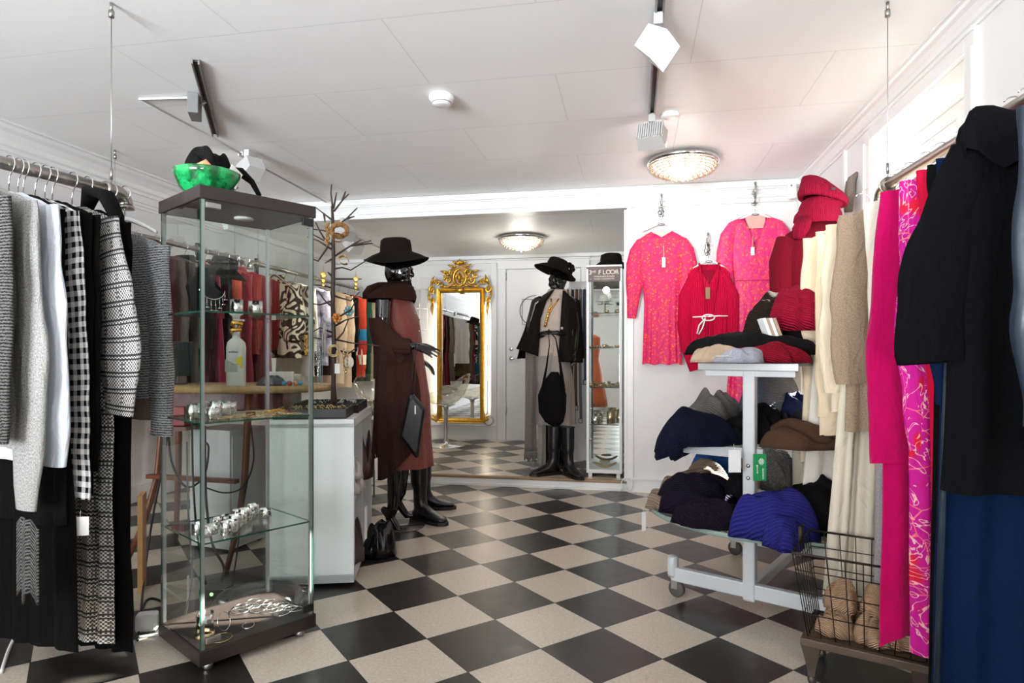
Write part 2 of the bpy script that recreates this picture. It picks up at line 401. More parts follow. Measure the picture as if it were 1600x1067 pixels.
for a, b in ((W0+.06, mid-.035), (mid+.035, W1-.06)):
    for z0, z1 in ((Z0+.06, 1.775), (1.825, Z1-.06)):
        for w in (a+.02, b-.02): m.box((uf+.01, w, (z0+z1)/2), (.044, .039, z1-z0-.001))
        for z in (z0+.02, z1-.02): m.box((uf+.009, (a+b)/2, z), (.045, b-a-.08, .04))
m.build('casement', gloss_paint, win, bevel=.004)
MB().box((uf+.012, mid, (Z0+Z1)/2), (.006, W1-W0-.1, Z1-Z0-.1)).build('pane', clear, win)
m = MB()
for w in (mid+.05, mid-.045): m.tube([(uf-.04, w, 1.94), (uf-.04, w, 1.99)], .009).tube([(uf-.05, w, 1.975), (uf-.075, w-.05, 1.975)], .007)
m.build('window_latch', plain('latch_grey', 'a9a8a5', .4), win)
# wall behind the camera: two shop windows let the daylight in
m = MB(); SW = [(-3.3, -1.45), (-.3, .35)]; z0, z1 = .45, 2.15
for a, b in ((UL-.3, SW[0][0]), (SW[0][1], SW[1][0]), (SW[1][1], UR+.3)): m.box(((a+b)/2, WN-.1, 1.2), (b-a, .2, 2.6))
for a, b in SW: m.box(((a+b)/2, WN-.1, z0/2), (b-a, .2, z0)).box(((a+b)/2, WN-.1, (z1+2.5)/2), (b-a, .2, 2.5-z1))
struct('wall_front', m, plaster)
for i, (a, b) in enumerate(SW):
    wn = tag(thing('window_%d' % (i+2), None, None), kind='structure')
    m = MB()
    for x in (a+.03, (a+b)/2, b-.03): m.box((x, WN-.1, (z0+z1)/2), (.06, .07, z1-z0))
    for z in (z0+.03, z1-.03): m.box(((a+b)/2, WN-.1, z), (b-a, .07, .06))
    m.build('window_frame', gloss_paint, wn)
    MB().box(((a+b)/2, WN-.1, (z0+z1)/2), (b-a-.1, .006, z1-z0-.1)).build('pane', clear, wn)
# back wall: door, casing, panels, mouldings
dl = on_w(792, 688, WB)[0]; dr = dl+.86; dtop = 1.065+(555-421)/F*7.3
door = tag(thing('door_1', 'white flush door in the back wall with chrome handle', 'door'), kind='structure')
MB().box(((dl+dr)/2, WB-.015, (STEP+dtop)/2), (dr-dl, .03, dtop-STEP)).build('door_leaf', gloss_paint, door, bevel=.003)
m = MB(); t = .1
m.box((dl-t/2, WB-.02, (STEP+dtop+.09)/2), (t-.01, .04, dtop-STEP+.09)).box((dr+t/2, WB-.02, (STEP+dtop+.09)/2), (t-.01, .04, dtop-STEP+.09))
m.box(((dl+dr)/2, WB-.022, dtop+.06), (dr-dl+2*t, .044, .1)).box(((dl+dr)/2, WB-.03, dtop+.118), (dr-dl+2*t+.03, .06, .02))
m.build('door_casing', gloss_paint, door, bevel=.004)
h = on_w(798, 560, WB); m = MB()
m.lathe([(.024, 0), (.024, .008), (.012, .01), (.012, .04)], n=16); m.tube([(0, 0, .04), (.055, 0, .042), (.11, 0, .04)], .009)
o = m.build('door_handle', chrome, door); place(o, (dl+.06, WB-.03, h.z), rot=(R(90), 0, 0))
m = MB().lathe([(.024, 0), (.024, .01), (.014, .016)], n=16); o = m.build('lock_cylinder', chrome, door); place(o, (dl+.06, WB-.03, h.z+.11), rot=(R(90), 0, 0))
m = MB()
for z in (dtop-.12, STEP+.3): m.tube([(dl-.003, WB-.034, z), (dl-.003, WB-.034, z+.09)], .008)
m.build('hinge', steel, door)
m = MB()
for u0, u1 in ((UL, dl-.12), (dr+.12, .3)):
    m.box(((u0+u1)/2, WB-.012, STEP+.075), (u1-u0, .024, .15)).box(((u0+u1)/2, WB-.018, STEP+.158), (u1-u0, .036, .016))
struct('baseboard_back', m, gloss_paint, bevel=.003)
m = MB()
for u0, u1 in ((UL, .3),): m.box(((u0+u1)/2, WB-.03, BACKC-.02), (u1-u0, .06, .04)).box(((u0+u1)/2, WB-.015, BACKC-.07), (u1-u0, .03, .03))
pil = on_w(772, 500, WB)[0]
m.box((pil, WB-.012, (STEP+.16+BACKC-.08)/2), (.07, .024, BACKC-.24-STEP))
for a, b in ((-3.1, -2.55), (-2.5, pil-.1)):
    for zz in ((.36, 2.0),):
        for u in (a, b): m.box((u, WB-.006, sum(zz)/2), (.025, .012, zz[1]-zz[0]))
        for z in zz: m.box(((a+b)/2, WB-.006, z), (b-a, .012, .025))
struct('trim_8', m, gloss_paint, bevel=.003)
struct('trim_9', MB().box((UL+.025, (WF+WB)/2, BACKC-.025), (.05, WB-WF, .05)), gloss_paint, bevel=.004)
# a slim vertical cover strip on the right wall, corner post by the partition
struct('trim_10', MB().box((UR-.008, 4.12, 1.15), (.016, .03, 2.3)).box((UR-.03, WF-.03, 1.15), (.06, .06, 2.3)), gloss_paint)
# ================================================================ camera and light
cam = bpy.data.cameras.new('camera'); co = bpy.data.objects.new('camera', cam); C.objects.link(co)
cam.sensor_width = 36; cam.lens = 36*F/1600; cam.shift_y = (HY-533.5)/1600; cam.shift_x = 0; cam.clip_start = .05
co.location = (0, 0, EYE); co.rotation_euler = (R(90), 0, TH)
S = bpy.context.scene; S.camera = co
S.view_settings.view_transform = 'Standard'; S.view_settings.look = 'None'; S.view_settings.exposure = 1.14; S.view_settings.gamma = 1
S.view_settings.use_curve_mapping = False
S.cycles.max_bounces = 9; S.cycles.diffuse_bounces = 5; S.cycles.glossy_bounces = 5; S.cycles.transmission_bounces = 6; S.cycles.transparent_max_bounces = 28
S.cycles.caustics_reflective = False; S.cycles.caustics_refractive = False; S.cycles.sample_clamp_indirect = 4.0; S.cycles.blur_glossy = .5
wd = bpy.data.worlds.new('World'); S.world = wd; wd.use_nodes = True
wt_ = wd.node_tree; bg = wt_.nodes['Background']; bg.inputs[0].default_value = (.945, .985, 1.05, 1)
tc = wt_.nodes.new('ShaderNodeTexCoord'); sx = wt_.nodes.new('ShaderNodeSeparateXYZ'); wt_.links.new(tc.outputs['Generated'], sx.inputs[0])
mr = wt_.nodes.new('ShaderNodeMapRange'); wt_.links.new(sx.outputs[1], mr.inputs[0])          # sky brightness shaped to light the room: strong only from behind the camera
for i, v in zip((1, 2, 3, 4), (-.55, -.9, .0, 13.5)): mr.inputs[i].default_value = v
mz_ = wt_.nodes.new('ShaderNodeMapRange'); wt_.links.new(sx.outputs[2], mz_.inputs[0])         # extra brightness below the horizon, added to throw light up onto the ceiling
for i, v in zip((1, 2, 3, 4), (-.06, .06, 2.5, .62)): mz_.inputs[i].default_value = v
mm_ = wt_.nodes.new('ShaderNodeMath'); mm_.operation = 'MULTIPLY'; wt_.links.new(mr.outputs[0], mm_.inputs[0]); wt_.links.new(mz_.outputs[0], mm_.inputs[1])
ms_ = wt_.nodes.new('ShaderNodeMapRange'); wt_.links.new(sx.outputs[2], ms_.inputs[0])
for i, v in zip((1, 2, 3, 4), (-.06, .06, .22, .85)): ms_.inputs[i].default_value = v
ma_ = wt_.nodes.new('ShaderNodeMath'); ma_.operation = 'ADD'; wt_.links.new(mm_.outputs[0], ma_.inputs[0]); wt_.links.new(ms_.outputs[0], ma_.inputs[1])
wt_.links.new(ma_.outputs[0], bg.inputs[1])
def light(kind, name, loc, energy, rot=(0,0,0), color=(1,1,1), **k):
    l = bpy.data.lights.new(name, kind); l.energy = energy; l.color = color
    for a, v in k.items(): setattr(l, a, v)
    o = bpy.data.objects.new(name, l); C.objects.link(o); o.location = loc; o.rotation_euler = rot; return o
def portal(name, loc, rot, sx, sy):
    o = light('AREA', name, loc, 1, rot, shape='RECTANGLE', size=sx, size_y=sy); o.data.cycles.is_portal = True; return o
for i, (a, b) in enumerate(SW): portal('daylight_portal', ((a+b)/2, WN-.16, 1.3), (R(90), 0, 0), b-a, 1.7)
portal('daylight_portal', (UR+.29, (W0+W1)/2, (Z0+Z1)/2), (R(90), 0, R(90)), W1-W0, Z1-Z0)
# low sun through the side window
sd = Vector((-2.87, -1.15, -1.83))
light('SUN', 'sun', (4, 5, 5), 50, sd.to_track_quat('-Z', 'Y').to_euler(), (1, .97, .92), angle=R(.6))
# ================================================================ lamps, track lights, wires, wall fittings
crystal = glass('crystal', (.98, .96, .93), 2.0)
bulb = glow('warm_bulb', 'fff1dd', 16)
def octa(m, c, r, h):
    vs = [Vector(c)+Vector((r*math.cos(k*PI/3), r*math.sin(k*PI/3), 0)) for k in range(6)]+[Vector(c)+Vector((0, 0, h)), Vector(c)-Vector((0, 0, h))]
    m.add(vs, [(k, (k+1) % 6, 6) for k in range(6)]+[((k+1) % 6, k, 7) for k in range(6)], sm=False)
def crystal_lamp(loc, r, label, watts):
    t = thing('crystal_ceiling_light', label, 'ceiling light', loc, 0, 'round crystal ceiling lights')
    MB().lathe([(.01, 0), (r*.98, 0), (r, -.012), (r, -.034), (r*.93, -.034), (r*.9, -.02), (.01, -.012)], n=48).build('ceiling_plate', chrome, t)
    m = MB(); wires = MB()
    nr = 9
    for k in range(nr):
        f = (k+.6)/nr; a = f*PI/2; rr = r*.95*math.cos(a*.98); z = -.035-.088*math.sin(a); q = max(3, int(2*PI*rr/.036))
        wires.tube([(rr*math.cos(2*PI*j/24), rr*math.sin(2*PI*j/24), z) for j in range(24)], .0022, 5, closed=True)
        for j in range(q):
            b = 2*PI*(j+.5*(k % 2))/q; octa(m, (rr*math.cos(b), rr*math.sin(b), z-.004), .0145, .013)
    for j in range(12):
        b = 2*PI*j/12; wires.tube([(r*.95*math.cos(q)*math.cos(b), r*.95*math.cos(q)*math.sin(b), -.03-.093*math.sin(q)) for q in [PI/2*x/7 for x in range(8)]], .002, 5)
    m.lathe([(.001, -.155), (.014, -.143), (.016, -.128), (.006, -.12)], n=8)
    o = m.build('crystal', crystal, t); o['kind'] = 'stuff'
    wires.build('wire_dome', brass, t)
    MB().rings([[(r*.84*math.cos(q)*math.cos(2*PI*j/32), r*.84*math.cos(q)*math.sin(2*PI*j/32), -.034-.062*math.sin(q)) for j in range(32)] for q in [PI/2*x/6.2 for x in range(7)]], False, True).build('diffuser', glow('frosted_lit_glass', 'fff3e4', .62), t)
    b = MB()
    for k in range(5):
        a = 2*PI*k/5+.3; MB().ball((r*.55*math.cos(a), r*.55*math.sin(a), -.048), (.016, .016, .02), 10, 6).build('bulb', bulb, t)
    MB().ball((0, 0, -.055), .022, 10, 6).build('bulb', bulb, t)
    light('POINT', 'lamp_light', (loc[0], loc[1], loc[2]-.03), watts, color=(1, .94, .86), shadow_soft_size=.035)
    light('POINT', 'lamp_light', (loc[0], loc[1], loc[2]-.19), watts*1.0, color=(1, .95, .88), shadow_soft_size=.12)
p = at(1067, 258, 4.25); crystal_lamp((p.x, p.y, CEIL), .235, 'round crystal ceiling light glowing above the red dresses', 2.6)
p = at(815, 378, 6.2); crystal_lamp((p.x, p.y, BACKC), .225, 'round crystal ceiling light in the back room above the door', 5.0)
p = at(690, 150, 3.21); t = thing('smoke_detector', 'round white smoke detector in the middle of the ceiling', 'smoke detector', (p.x, p.y, CEIL))
MB().lathe([(.001, 0), (.062, 0), (.064, -.018), (.058, -.03), (.05, -.032), (.047, -.045), (.02, -.05), (.001, -.05)]).build('housing', white_plastic, t)
MB().lathe([(.0485, -.036), (.0495, -.036), (.0485, -.041), (.0475, -.041)], n=32).build('vent_ring', plain('grey_plastic', '8b8b89', .5), t)
p = on_z(1047, 178, CEIL); t = tag(MB().lathe([(.001, 0), (.05, 0), (.052, -.012), (.04, -.022), (.001, -.024)]).build('alarm_disc', white_plastic), 'small white disc on the ceiling beside the right light track', 'detector'); t.location = (p.x, p.y, CEIL)

track_grey = plain('grey_track', '8d8d8a', .35, .6); dark_slot = plain('dark_slot', '2d2d2c', .5); lamp_white = plain('white_lamp_enamel', 'b9b9b6', .35, var=.02)
led = glow('led_face', 'ffffff', 8)
def track(a, b, label, white=False):
    a = Vector(a); b = Vector(b); L = (b-a).length; d = (b-a).normalized()
    t = thing('light_track', label, 'light track', a, math.atan2(d.y, d.x))
    MB().box((L/2, .0135, -.012), (L, .007, .024)).box((L/2, -.0135, -.012), (L, .007, .024)).box((L/2, 0, -.003), (L, .02, .006)).build('rail', white_paint if white else track_grey, t)
    MB().box((L/2, 0, -.008), (L-.02, .02, .004)).build('contact_strip', dark_slot, t)
    return t
track((.10, 1.2, CEIL), (.108, 3.56, CEIL), 'grey ceiling light track running towards the crystal lamp')
def spot(p, aim, label, on=True, size=(.15, .11, .075), fin=False):
    """flood spot: adapter, arm, box head with a lit face looking along aim"""
    t = thing('track_spotlight', label, 'spotlight', p, 0, 'ceiling track spotlights')
    MB().box((0, 0, -.04), (.035, .1, .045)).tube([(0, 0, -.06), (0, 0, -.105)], .012).build('adapter', lamp_white, t, bevel=.003)
    q = Vector(aim).normalized().to_track_quat('-Y', 'Z').to_matrix()
    h = MB(); c = Vector((0, 0, -.13))
    sx, sz, sy = size
    vs = [];
    for y, k in ((-sy*.5, 1.0), (sy*.75, .8)):
        for x, z in ((-1, -1), (1, -1), (1, 1), (-1, 1)): vs.append(c+q @ Vector((x*sx/2*k, y, z*sz/2*k)))
    h.add(vs, [(4,5,6,7), (0,4,7,3), (1,2,6,5), (0,1,5,4), (3,7,6,2)], sm=False)
    if fin:
        for k in range(12): h.box(c+q @ Vector((-sx/2+sx*(k+.5)/12*.96, sy*.75, 0)), (.004, .02, sz*.78), rot=q)
    hd = h.build('lamp_head', lamp_white, t, bevel=.002, solid=.004)
    f = MB().add([c+q @ Vector((x*sx*.44, -sy*.44, z*sz*.42)) for x, z in ((-1, -1), (1, -1), (1, 1), (-1, 1))], [(0, 1, 2, 3)], sm=False)
    f.build('lamp_face', led if on else plain('unlit_lens', 'c8c8c6', .2), hd)
    return t
spot((.1, 2.50, CEIL-.0), (.62, -.25, -.55), 'white box spotlight with a lit face on the near track')
spot((.108, 3.52, CEIL-.0), (.25, .9, -.35), 'white finned spotlight at the far end of the near track', fin=True)
track((-1.90, 2.50, CEIL-.0), (-2.42, 3.36, CEIL-.0), 'short thin dark track above the glass cabinet')
p = at(327, 150, 3.1); t = thing('track_spotlight', 'grey box fitting hanging under the short track over the glass cabinet', 'spotlight', (-2.13, 2.88, CEIL), R(120), 'ceiling track spotlights')
MB().box((0, .05, -.06), (.14, .05, .1)).build('driver_box', plain('mid_grey', '6f6f6d', .4), t, bevel=.004); MB().tube([(0, 0, -.024), (0, .03, -.05)], .008).build('adapter', track_grey, t)
tag(MB().tube([(-2.13, 2.86, CEIL-.01), on_z(218, 152, CEIL)-Vector((0, 0, .008)), on_z(330, 212, CEIL)-Vector((0, 0, .008)), (-2.49, 3.72, CEIL-.008)], .006, 6).build('ceiling_cable', white_plastic), 'white surface cable bent across the ceiling beside the short track', 'cable')
track((-2.485, 3.70, CEIL), (-2.53, 4.98, CEIL), 'long white track with a dark slot running to the header', True)
track((-2.60, 5.2, BACKC), (-2.62, 7.1, BACKC), 'white track with a dark slot in the back room ceiling', True)
p = on_z(392, 262, 2.26); spot((p.x, p.y, CEIL-.0), (-.8, .4, -.5), 'white box spotlight behind the green bowl', size=(.13, .1, .09))
for px, py, lb in ((538, 362, 'cream box spotlight behind the branch stand, left of the pair'), (553, 384, 'cream box spotlight behind the branch stand, right of the pair')):
    p = on_z(px, py, 2.1); spot((p.x, p.y, BACKC-.0), (-.7, .2, -.6), lb, size=(.17, .12, .08))
for p, aim, e in (((.16, 2.5, 2.2), (.3, .6, -1), 8), ((-2.6, 4.3, 2.2), (-.5, .3, -1), 22), ((-2.66, 5.7, 2.05), (-.5, .2, -1), 20), ((-2.66, 6.5, 2.05), (-.3, .3, -1), 18), ((.2, 3.5, 2.2), (.4, 1, -.7), 4)):
    light('SPOT', 'spot_light', p, e, Vector(aim).to_track_quat('-Z', 'Y').to_euler(), (1, .95, .87), spot_size=R(100), spot_blend=.7, shadow_soft_size=.05)
# power points, sensor, clothes hooks
p = on_w(1114, 311, WF); t = thing('power_socket', 'white double socket between the two high hooks', 'socket', (p.x, WF, p.z))
MB().box((0, -.012, 0), (.115, .024, .075)).build('socket_body', white_plastic, t, bevel=.008)
for s in (-1, 1):
    o = MB().lathe([(.021, 0), (.021, .006), (.018, .006), (.017, .001), (.001, .001)], n=20).build('outlet', white_plastic, t); o.location = (s*.026, -.024, 0); o.rotation_euler = (R(90), 0, 0)
p = at(1240, 298, 4.62); t = thing('motion_sensor', 'white motion sensor in the corner above the dresses', 'sensor', (p.x-.01, p.y, p.z), R(-25))
MB().box((0, 0, 0), (.06, .04, .12)).build('housing', white_plastic, t, bevel=.012); o = MB().ball((0, -.021, .035), (.006, .004, .006), 8, 6).build('lens', black_plastic, t); MB().box((0, .03, 0), (.03, .02, .05)).build('wall_mount', white_plastic, t)
p = on_u(1287, 243, UR); t = thing('junction_box', 'white cable box high on the window wall', 'socket', (UR, p.y, p.z))
MB().box((-.02, 0, 0), (.04, .075, .09)).tube([(-.02, .04, .02), (-.02, .1, .03), (-.015, .35, .02)], .006).build('box_body', white_plastic, t, bevel=.006)
def coat_hook(px, py, label):
    p = on_w(px, py, WF); t = thing('coat_hook', label, 'hook', (p.x, WF, p.z), 0, 'ornate hooks on the dress wall')
    old = plain('aged_nickel', '9b9a96', .35, .9, var=.4, nsc=90)
    m = MB()
    for z, rx, rz in ((.0, .018, .03), (-.035, .026, .022), (-.06, .02, .012), (.03, .012, .012), (.05, .009, .016)): m.ball((0, -.006, z), (rx, .008, rz), 14, 8)
    m.build('back_plate', old, t)
    MB().tube([(0, -.01, .01), (.0, -.045, -.005), (.0, -.06, .03), (.003, -.052, .07), (0, -.05, .085)], [.008, .008, .007, .006, .008], 8).ball((0, -.05, .09), .009, 10, 6).build('upper_hook', old, t)
    MB().tube([(0, -.01, -.04), (0, -.04, -.055), (0, -.052, -.035), (0, -.05, -.022)], [.007, .006, .006, .007], 8).build('lower_hook', old, t)
    return p
HK = [coat_hook(1033, 325, 'ornate metal hook holding the short pink dress'), coat_hook(1105, 385, 'lower ornate metal hook holding the red cardigan'), coat_hook(1178, 307, 'ornate metal hook holding the long pink dress')]

# ================================================================ glass tower (left foreground)
GZ = R(58.8); GC = (-1.450, 2.148)
t = thing('glass_display_cabinet', 'tall four-sided glass cabinet with black-brown top and base', 'display cabinet', (GC[0], GC[1], 0), GZ); cab = t
HXc, HYc, HC = .215, .183, 1.632
m = MB().box((0, 0, .055), (.43, .366, .05)); m.build('base', dark_wood, t, bevel=.002)
m = MB().box((0, 0, HC-.022), (.43, .366, .044)); m.build('top_panel', dark_wood, t, bevel=.002)
for x, y in ((-.17, -.14), (.17, -.14), (-.17, .14), (.17, .14)): MB().lathe([(.016, 0), (.018, .004), (.018, .03)], (x, y, 0), 14).build('foot', steel, t)
def pane(m, c, d):                  # a sheet with clear faces and green edges
    hx, hy, hz = d[0]/2, d[1]/2, d[2]/2; k = d.index(min(d))
    vs = [Vector(c)+Vector((x*hx, y*hy, z*hz)) for z in (-1, 1) for y in (-1, 1) for x in (-1, 1)]
    fs = [((0,2,3,1), 2), ((4,5,7,6), 2), ((0,1,5,4), 1), ((2,6,7,3), 1), ((0,4,6,2), 0), ((1,3,7,5), 0)]
    for f, ax in fs: m.add([vs[i] for i in f], [(0, 1, 2, 3)], sm=False, mi=0 if ax == k else 1)
    return m
gl = [glass('cabinet_glass', (.955, .975, .965)), green_edge]
g0, g1 = .08, HC-.044; gm = (g0+g1)/2; gh = g1-g0
for c, d in (((0, -.176, gm), (.415, .004, gh)), ((0, .176, gm), (.40, .004, gh)), ((-.208, .0, gm), (.004, .345, gh)), ((.208, 0, gm), (.004, .345, gh))):
    pane(MB(), c, d).build('glass_panel', gl, t)
for z in (.435, .84, 1.216): pane(MB(), (0, 0, z-.003), (.402, .34, .006)).build('glass_shelf', gl, t)
for x, y in ((-.2, -.168), (.2, -.168), (-.2, .168), (.2, .168)): MB().box((x, y, gm), (.011, .011, gh)).build('edge_strip', plain('satin_aluminium', 'b9bcba', .35, .8), t)
for z in (.11, HC-.065):
    MB().box((.18, -.183, z), (.045, .012, .028)).build('lock_plate', black_plastic, t, bevel=.002); MB().box((-.17, -.182, z), (.05, .01, .02)).build('hinge', steel, t, bevel=.003)
for z in (.435, .84, 1.216):
    for x, y in ((-.2, -.165), (.2, -.165), (-.2, .165), (.2, .165)): MB().lathe([(.001, 0), (.006, 0), (.006, .008), (.001, .008)], (x, y, z-.0145), 8).build('shelf_pin', steel, t)
MB().lathe([(.001, 0), (.035, 0), (.035, -.006), (.001, -.006)], (.03, .02, HC-.044), 24).build('downlight', lamp_white, t)
CM = Matrix.Translation((GC[0], GC[1], 0)) @ Matrix.Rotation(GZ, 4, 'Z')
def cabpt(x, y, z): return CM @ Vector((x, y, z))
# green bowl on top with a black scarf in it
n = NT('mottled_green_glaze'); v = n.coord('Object')
n.set(Base_Color=n.mix(n.ramp(n.noise(v, 22, 3, .6, .4), [(.42, (0,0,0)), (.6, (1,1,1))]), n.mix(n.ramp(n.xyz(v)[0], [(.2, (0,0,0)), (.6, (1,1,1))]), hexc('1f9a55'), hexc('2f9a3c')), hexc('0d4a22')), Roughness=.12, Coat_Weight=.5); glaze = n.m
p = cabpt(-.10, .035, HC); bowl = MB().lathe([(.001, 0), (.055, 0), (.062, .006), (.095, .045), (.112, .085), (.116, .102), (.112, .104), (.105, .085), (.088, .05), (.055, .014), (.001, .011)], n=48).build('green_bowl', glaze)
place(tag(bowl, 'mottled green glazed bowl standing on top of the glass tower', 'bowl'), p)
# ---- soft heaps: lumpy folded cloth
def lump(rx, ry, h, seed=0, fold=.16, nf=6, ang=.4, p=2.4, droop=None, nr=18, na=64, wob=.1):
    rnd = random.Random(seed); ph = [rnd.uniform(0, 6.28) for _ in range(8)]
    m = MB(); rs = []
    for i in range(nr+1):
        r = i/nr; ring = []
        for j in range(na):
            a = 2*PI*j/na
            k = 1+wob*math.sin(3*a+ph[0])+wob*.6*math.sin(5*a+ph[1])+wob*.35*math.sin(11*a+ph[2])
            x, y = rx*r*k*math.cos(a), ry*r*k*math.sin(a)
            e = (1-r**p)**.55
            q = x*math.cos(ang)+y*math.sin(ang); q2 = -x*math.sin(ang)+y*math.cos(ang)
            bend = q+.25*rx*math.sin(q2/ry*2+ph[3])
            f = math.sin(nf*bend/rx*2+ph[4])+.5*math.sin(nf*1.7*bend/rx*2+ph[5])+.8*noise.noise((x*9+seed, y*9, 3.1))
            z = h*e*(1+.10*noise.noise((x*16, y*16+seed, 5.5))+.30*noise.noise((x*5+seed*3, y*5, seed)))+h*fold*1.0*f*min(1, (1-r)*5)+h*.05*noise.noise((x*26, y*26, seed*1.7))*min(1, (1-r)*5)
            if droop: z -= droop(x, y)
            ring.append(Vector((x, y, max(z, .002) if not droop else z)))
        rs.append(ring)
    vs = [pt for rg in rs for pt in rg]; fs = []; uvs = []
    nb = len(vs)
    for i in range(nr):
        for j in range(na):
            k = (j+1) % na; f = (i*na+j, (i+1)*na+j, (i+1)*na+k, i*na+k)
            fs.append(f); uvs.append([(vs[t].x*math.cos(ang)+vs[t].y*math.sin(ang)+vs[t].z*.6, -vs[t].x*math.sin(ang)+vs[t].y*math.cos(ang)) for t in f])
    if not droop:
        fs.append(tuple(nr*na+j for j in range(na-1, -1, -1))); uvs.append([(vs[i].x, vs[i].y) for i in fs[-1]])
    else:
        low = [Vector((q.x*.96, q.y*.96, q.z-.012)) for q in rs[-1]]; b = len(vs); vs += low
        for j in range(na):
            k = (j+1) % na; fs.append((nr*na+j, b+j, b+k, nr*na+k)); uvs.append([(0, 0)]*4)
    m.add(vs, fs, uvs); return m
def heap(name, label, cat, loc, rz, mat, rx, ry, h, group=None, **k):
    o = lump(rx, ry, h, **k).build(name, mat); return place(tag(o, label, cat, group), loc, rz)
blackcloth = cloth('black_cloth', '0e0d0d', None, 'plain')
p = cabpt(-.095, .035, HC+.062)
m = lump(.092, .085, .125, 3, .10, 4); m.T = Matrix.Translation((.085, -.02, .03)); m.tube([(-.01, 0, .03), (.02, -.01, .032), (.06, -.02, -.0), (.085, -.03, -.05)], [.03, .032, .02, .016], 12, flat=(1, .5))
place(tag(m.build('black_scarf', blackcloth), 'black scarf bundled in the green bowl', 'scarf'), p, GZ)
m = MB().box((.03, -.06, .03), (.055, .002, .07), rot=Matrix.Rotation(.5, 3, 'Y')); place(tag(m.build('price_tag', paper), 'white paper tag sticking out of the green bowl', 'tag'), cabpt(-.08, .015, HC+.06), GZ+.3)
m = MB().tube([(-.05, -.045, .04), (-.03, -.06, .055), (0, -.062, .03)], [.009, .012, .008], 8); place(tag(m.build('leather_belt', plain('tan_leather', 'c98a5e', .5)), 'tan leather piece peeking out of the green bowl', 'belt'), cabpt(-.11, .015, HC+.062), GZ)

# ---- jewellery in the tower
def cuff(name, label, group, loc, r, h, rz, mat, gap=.6, th=.0016):
    m = MB(); n = 28; a0 = gap/2; pr = []
    for k in range(n+1):
        a = a0+(2*PI-gap)*k/n; c, s = math.cos(a), math.sin(a)
        pr.append([(r*c, r*.82*s, 0), ((r+th)*c, (r+th)*.82*s, 0), ((r+th)*c, (r+th)*.82*s, h), (r*c, r*.82*s, h)])
    m.rings(pr); return place(tag(m.build(name, mat), label, 'bracelet', group), loc, rz)
def ring_obj(name, label, group, loc, r, wire, rot, mat, cat='bracelet', wob=0):
    m = MB().tube([(r*math.cos(2*PI*k/28), r*math.sin(2*PI*k/28), wob*math.sin(6*PI*k/28)) for k in range(28)], wire, 7, closed=True)
    return place(tag(m.build(name, mat), label, cat, group), loc, rot=rot)
# top shelf: two polished cuffs and a black bust with a silver bib necklace
for x, y, lb in ((.02, .06, 'tall polished silver cuff left of the pair on the top glass shelf'), (.10, .07, 'tall polished silver cuff right of the pair on the top glass shelf')):
    cuff('cuff_bracelet', lb, 'cuffs on the top glass shelf', cabpt(x, y, 1.2165), .026, .062, GZ+1.4+x*8, silver)
t = thing('display_bust', 'small black velvet bust holding the silver bib necklace', 'display stand', cabpt(-.09, .07, 1.2165), GZ+.25)
MB().rings([[(a*math.cos(2*PI*j/24), b*math.sin(2*PI*j/24)+o, z) for j in range(24)] for z, a, b, o in ((0, .052, .03, 0), (.05, .066, .032, 0), (.1, .074, .03, .01), (.125, .05, .025, .018), (.145, .026, .02, .022), (.175, .022, .018, .025))]).build('bust_form', blackcloth, t)
nk = thing('bib_necklace', 'silver bib necklace with coin drops on the black bust', 'necklace', cabpt(-.09, .07, 1.2165), GZ+.25)
m = MB(); arc = [(.055*math.sin(s), -.034-.004*math.cos(s), .1-.045*math.cos(s)) for s in [(-1.35+2.7*k/16) for k in range(17)]]
m.tube(arc, .0018, 6)
chn = m.build('chain', silver, nk)
for k in range(1, 16, 2):
    x, y, z = arc[k]; L = .02+.022*(1-abs(k-8)/8)
    MB().tube([(x, y-.002, z), (x, y-.004, z-L)], .0012, 5).lathe([(.001, 0), (.008, 0), (.008, .002), (.001, .002)], (x, y-.005, z-L-.004), 10).build('coin_drop', silver, chn)
# middle shelf
for i, (x, y, r, h, rz) in enumerate(((-.165, -.02, .03, .052, .3), (-.125, -.07, .028, .04, 1.1), (-.07, .05, .026, .055, 2.0), (-.03, .06, .025, .05, 2.4), (.005, .08, .024, .045, .6))):
    cuff('cuff_bracelet', ('clear wide cuff at the left end of the middle glass shelf', 'low silver cuff near the front corner of the middle glass shelf', 'tall ridged silver cuff in the middle of the middle shelf', 'silver cuff right behind the tall ridged cuff', 'rightmost silver cuff on the middle glass shelf')[i], 'cuffs on the middle glass shelf', cabpt(x, y, .8405), r, h, GZ+rz, silver)
ring_obj('bangle', 'thin silver bangle standing upright on the middle shelf', None, cabpt(-.105, .04, .8405+.028), .026, .0016, (R(90), 0, GZ+.4), silver)
m = MB(); rnd = random.Random(4)
for k in range(90):
    x, y = rnd.uniform(-.13, .17), rnd.uniform(-.15, -.02); a = rnd.uniform(0, 6.28); q = rnd.uniform(.006, .014)
    m.tube([(x+q*math.cos(a+b), y+q*.7*math.sin(a+b), .0014+.003*(b > 2)+.001*rnd.random()) for b in (0, 1.2, 2.4, 3.6, 4.8)], .0013, 5, closed=True)
o = m.build('silver_chain_jewellery', brass); place(tag(o, 'spread of fine silver chains and rings along the middle glass shelf', 'jewellery', kind='stuff'), cabpt(0, 0, .8405), GZ)
m = MB()
for k in range(5): m.tube([(.0+k*.012, .02*math.sin(k*2), .004), (.015+k*.014, .01-.015*math.sin(k*1.5), .014), (.03+k*.02, -.01+.01*k*.4, .003)], .0022, 6)
m.ball((.035, .0, .006), (.006, .006, .005), 8, 6); place(tag(m.build('gold_branch_brooch', gold), 'gold branch-shaped brooch on the right of the middle shelf', 'brooch'), cabpt(.08, -.03, .8405), GZ)
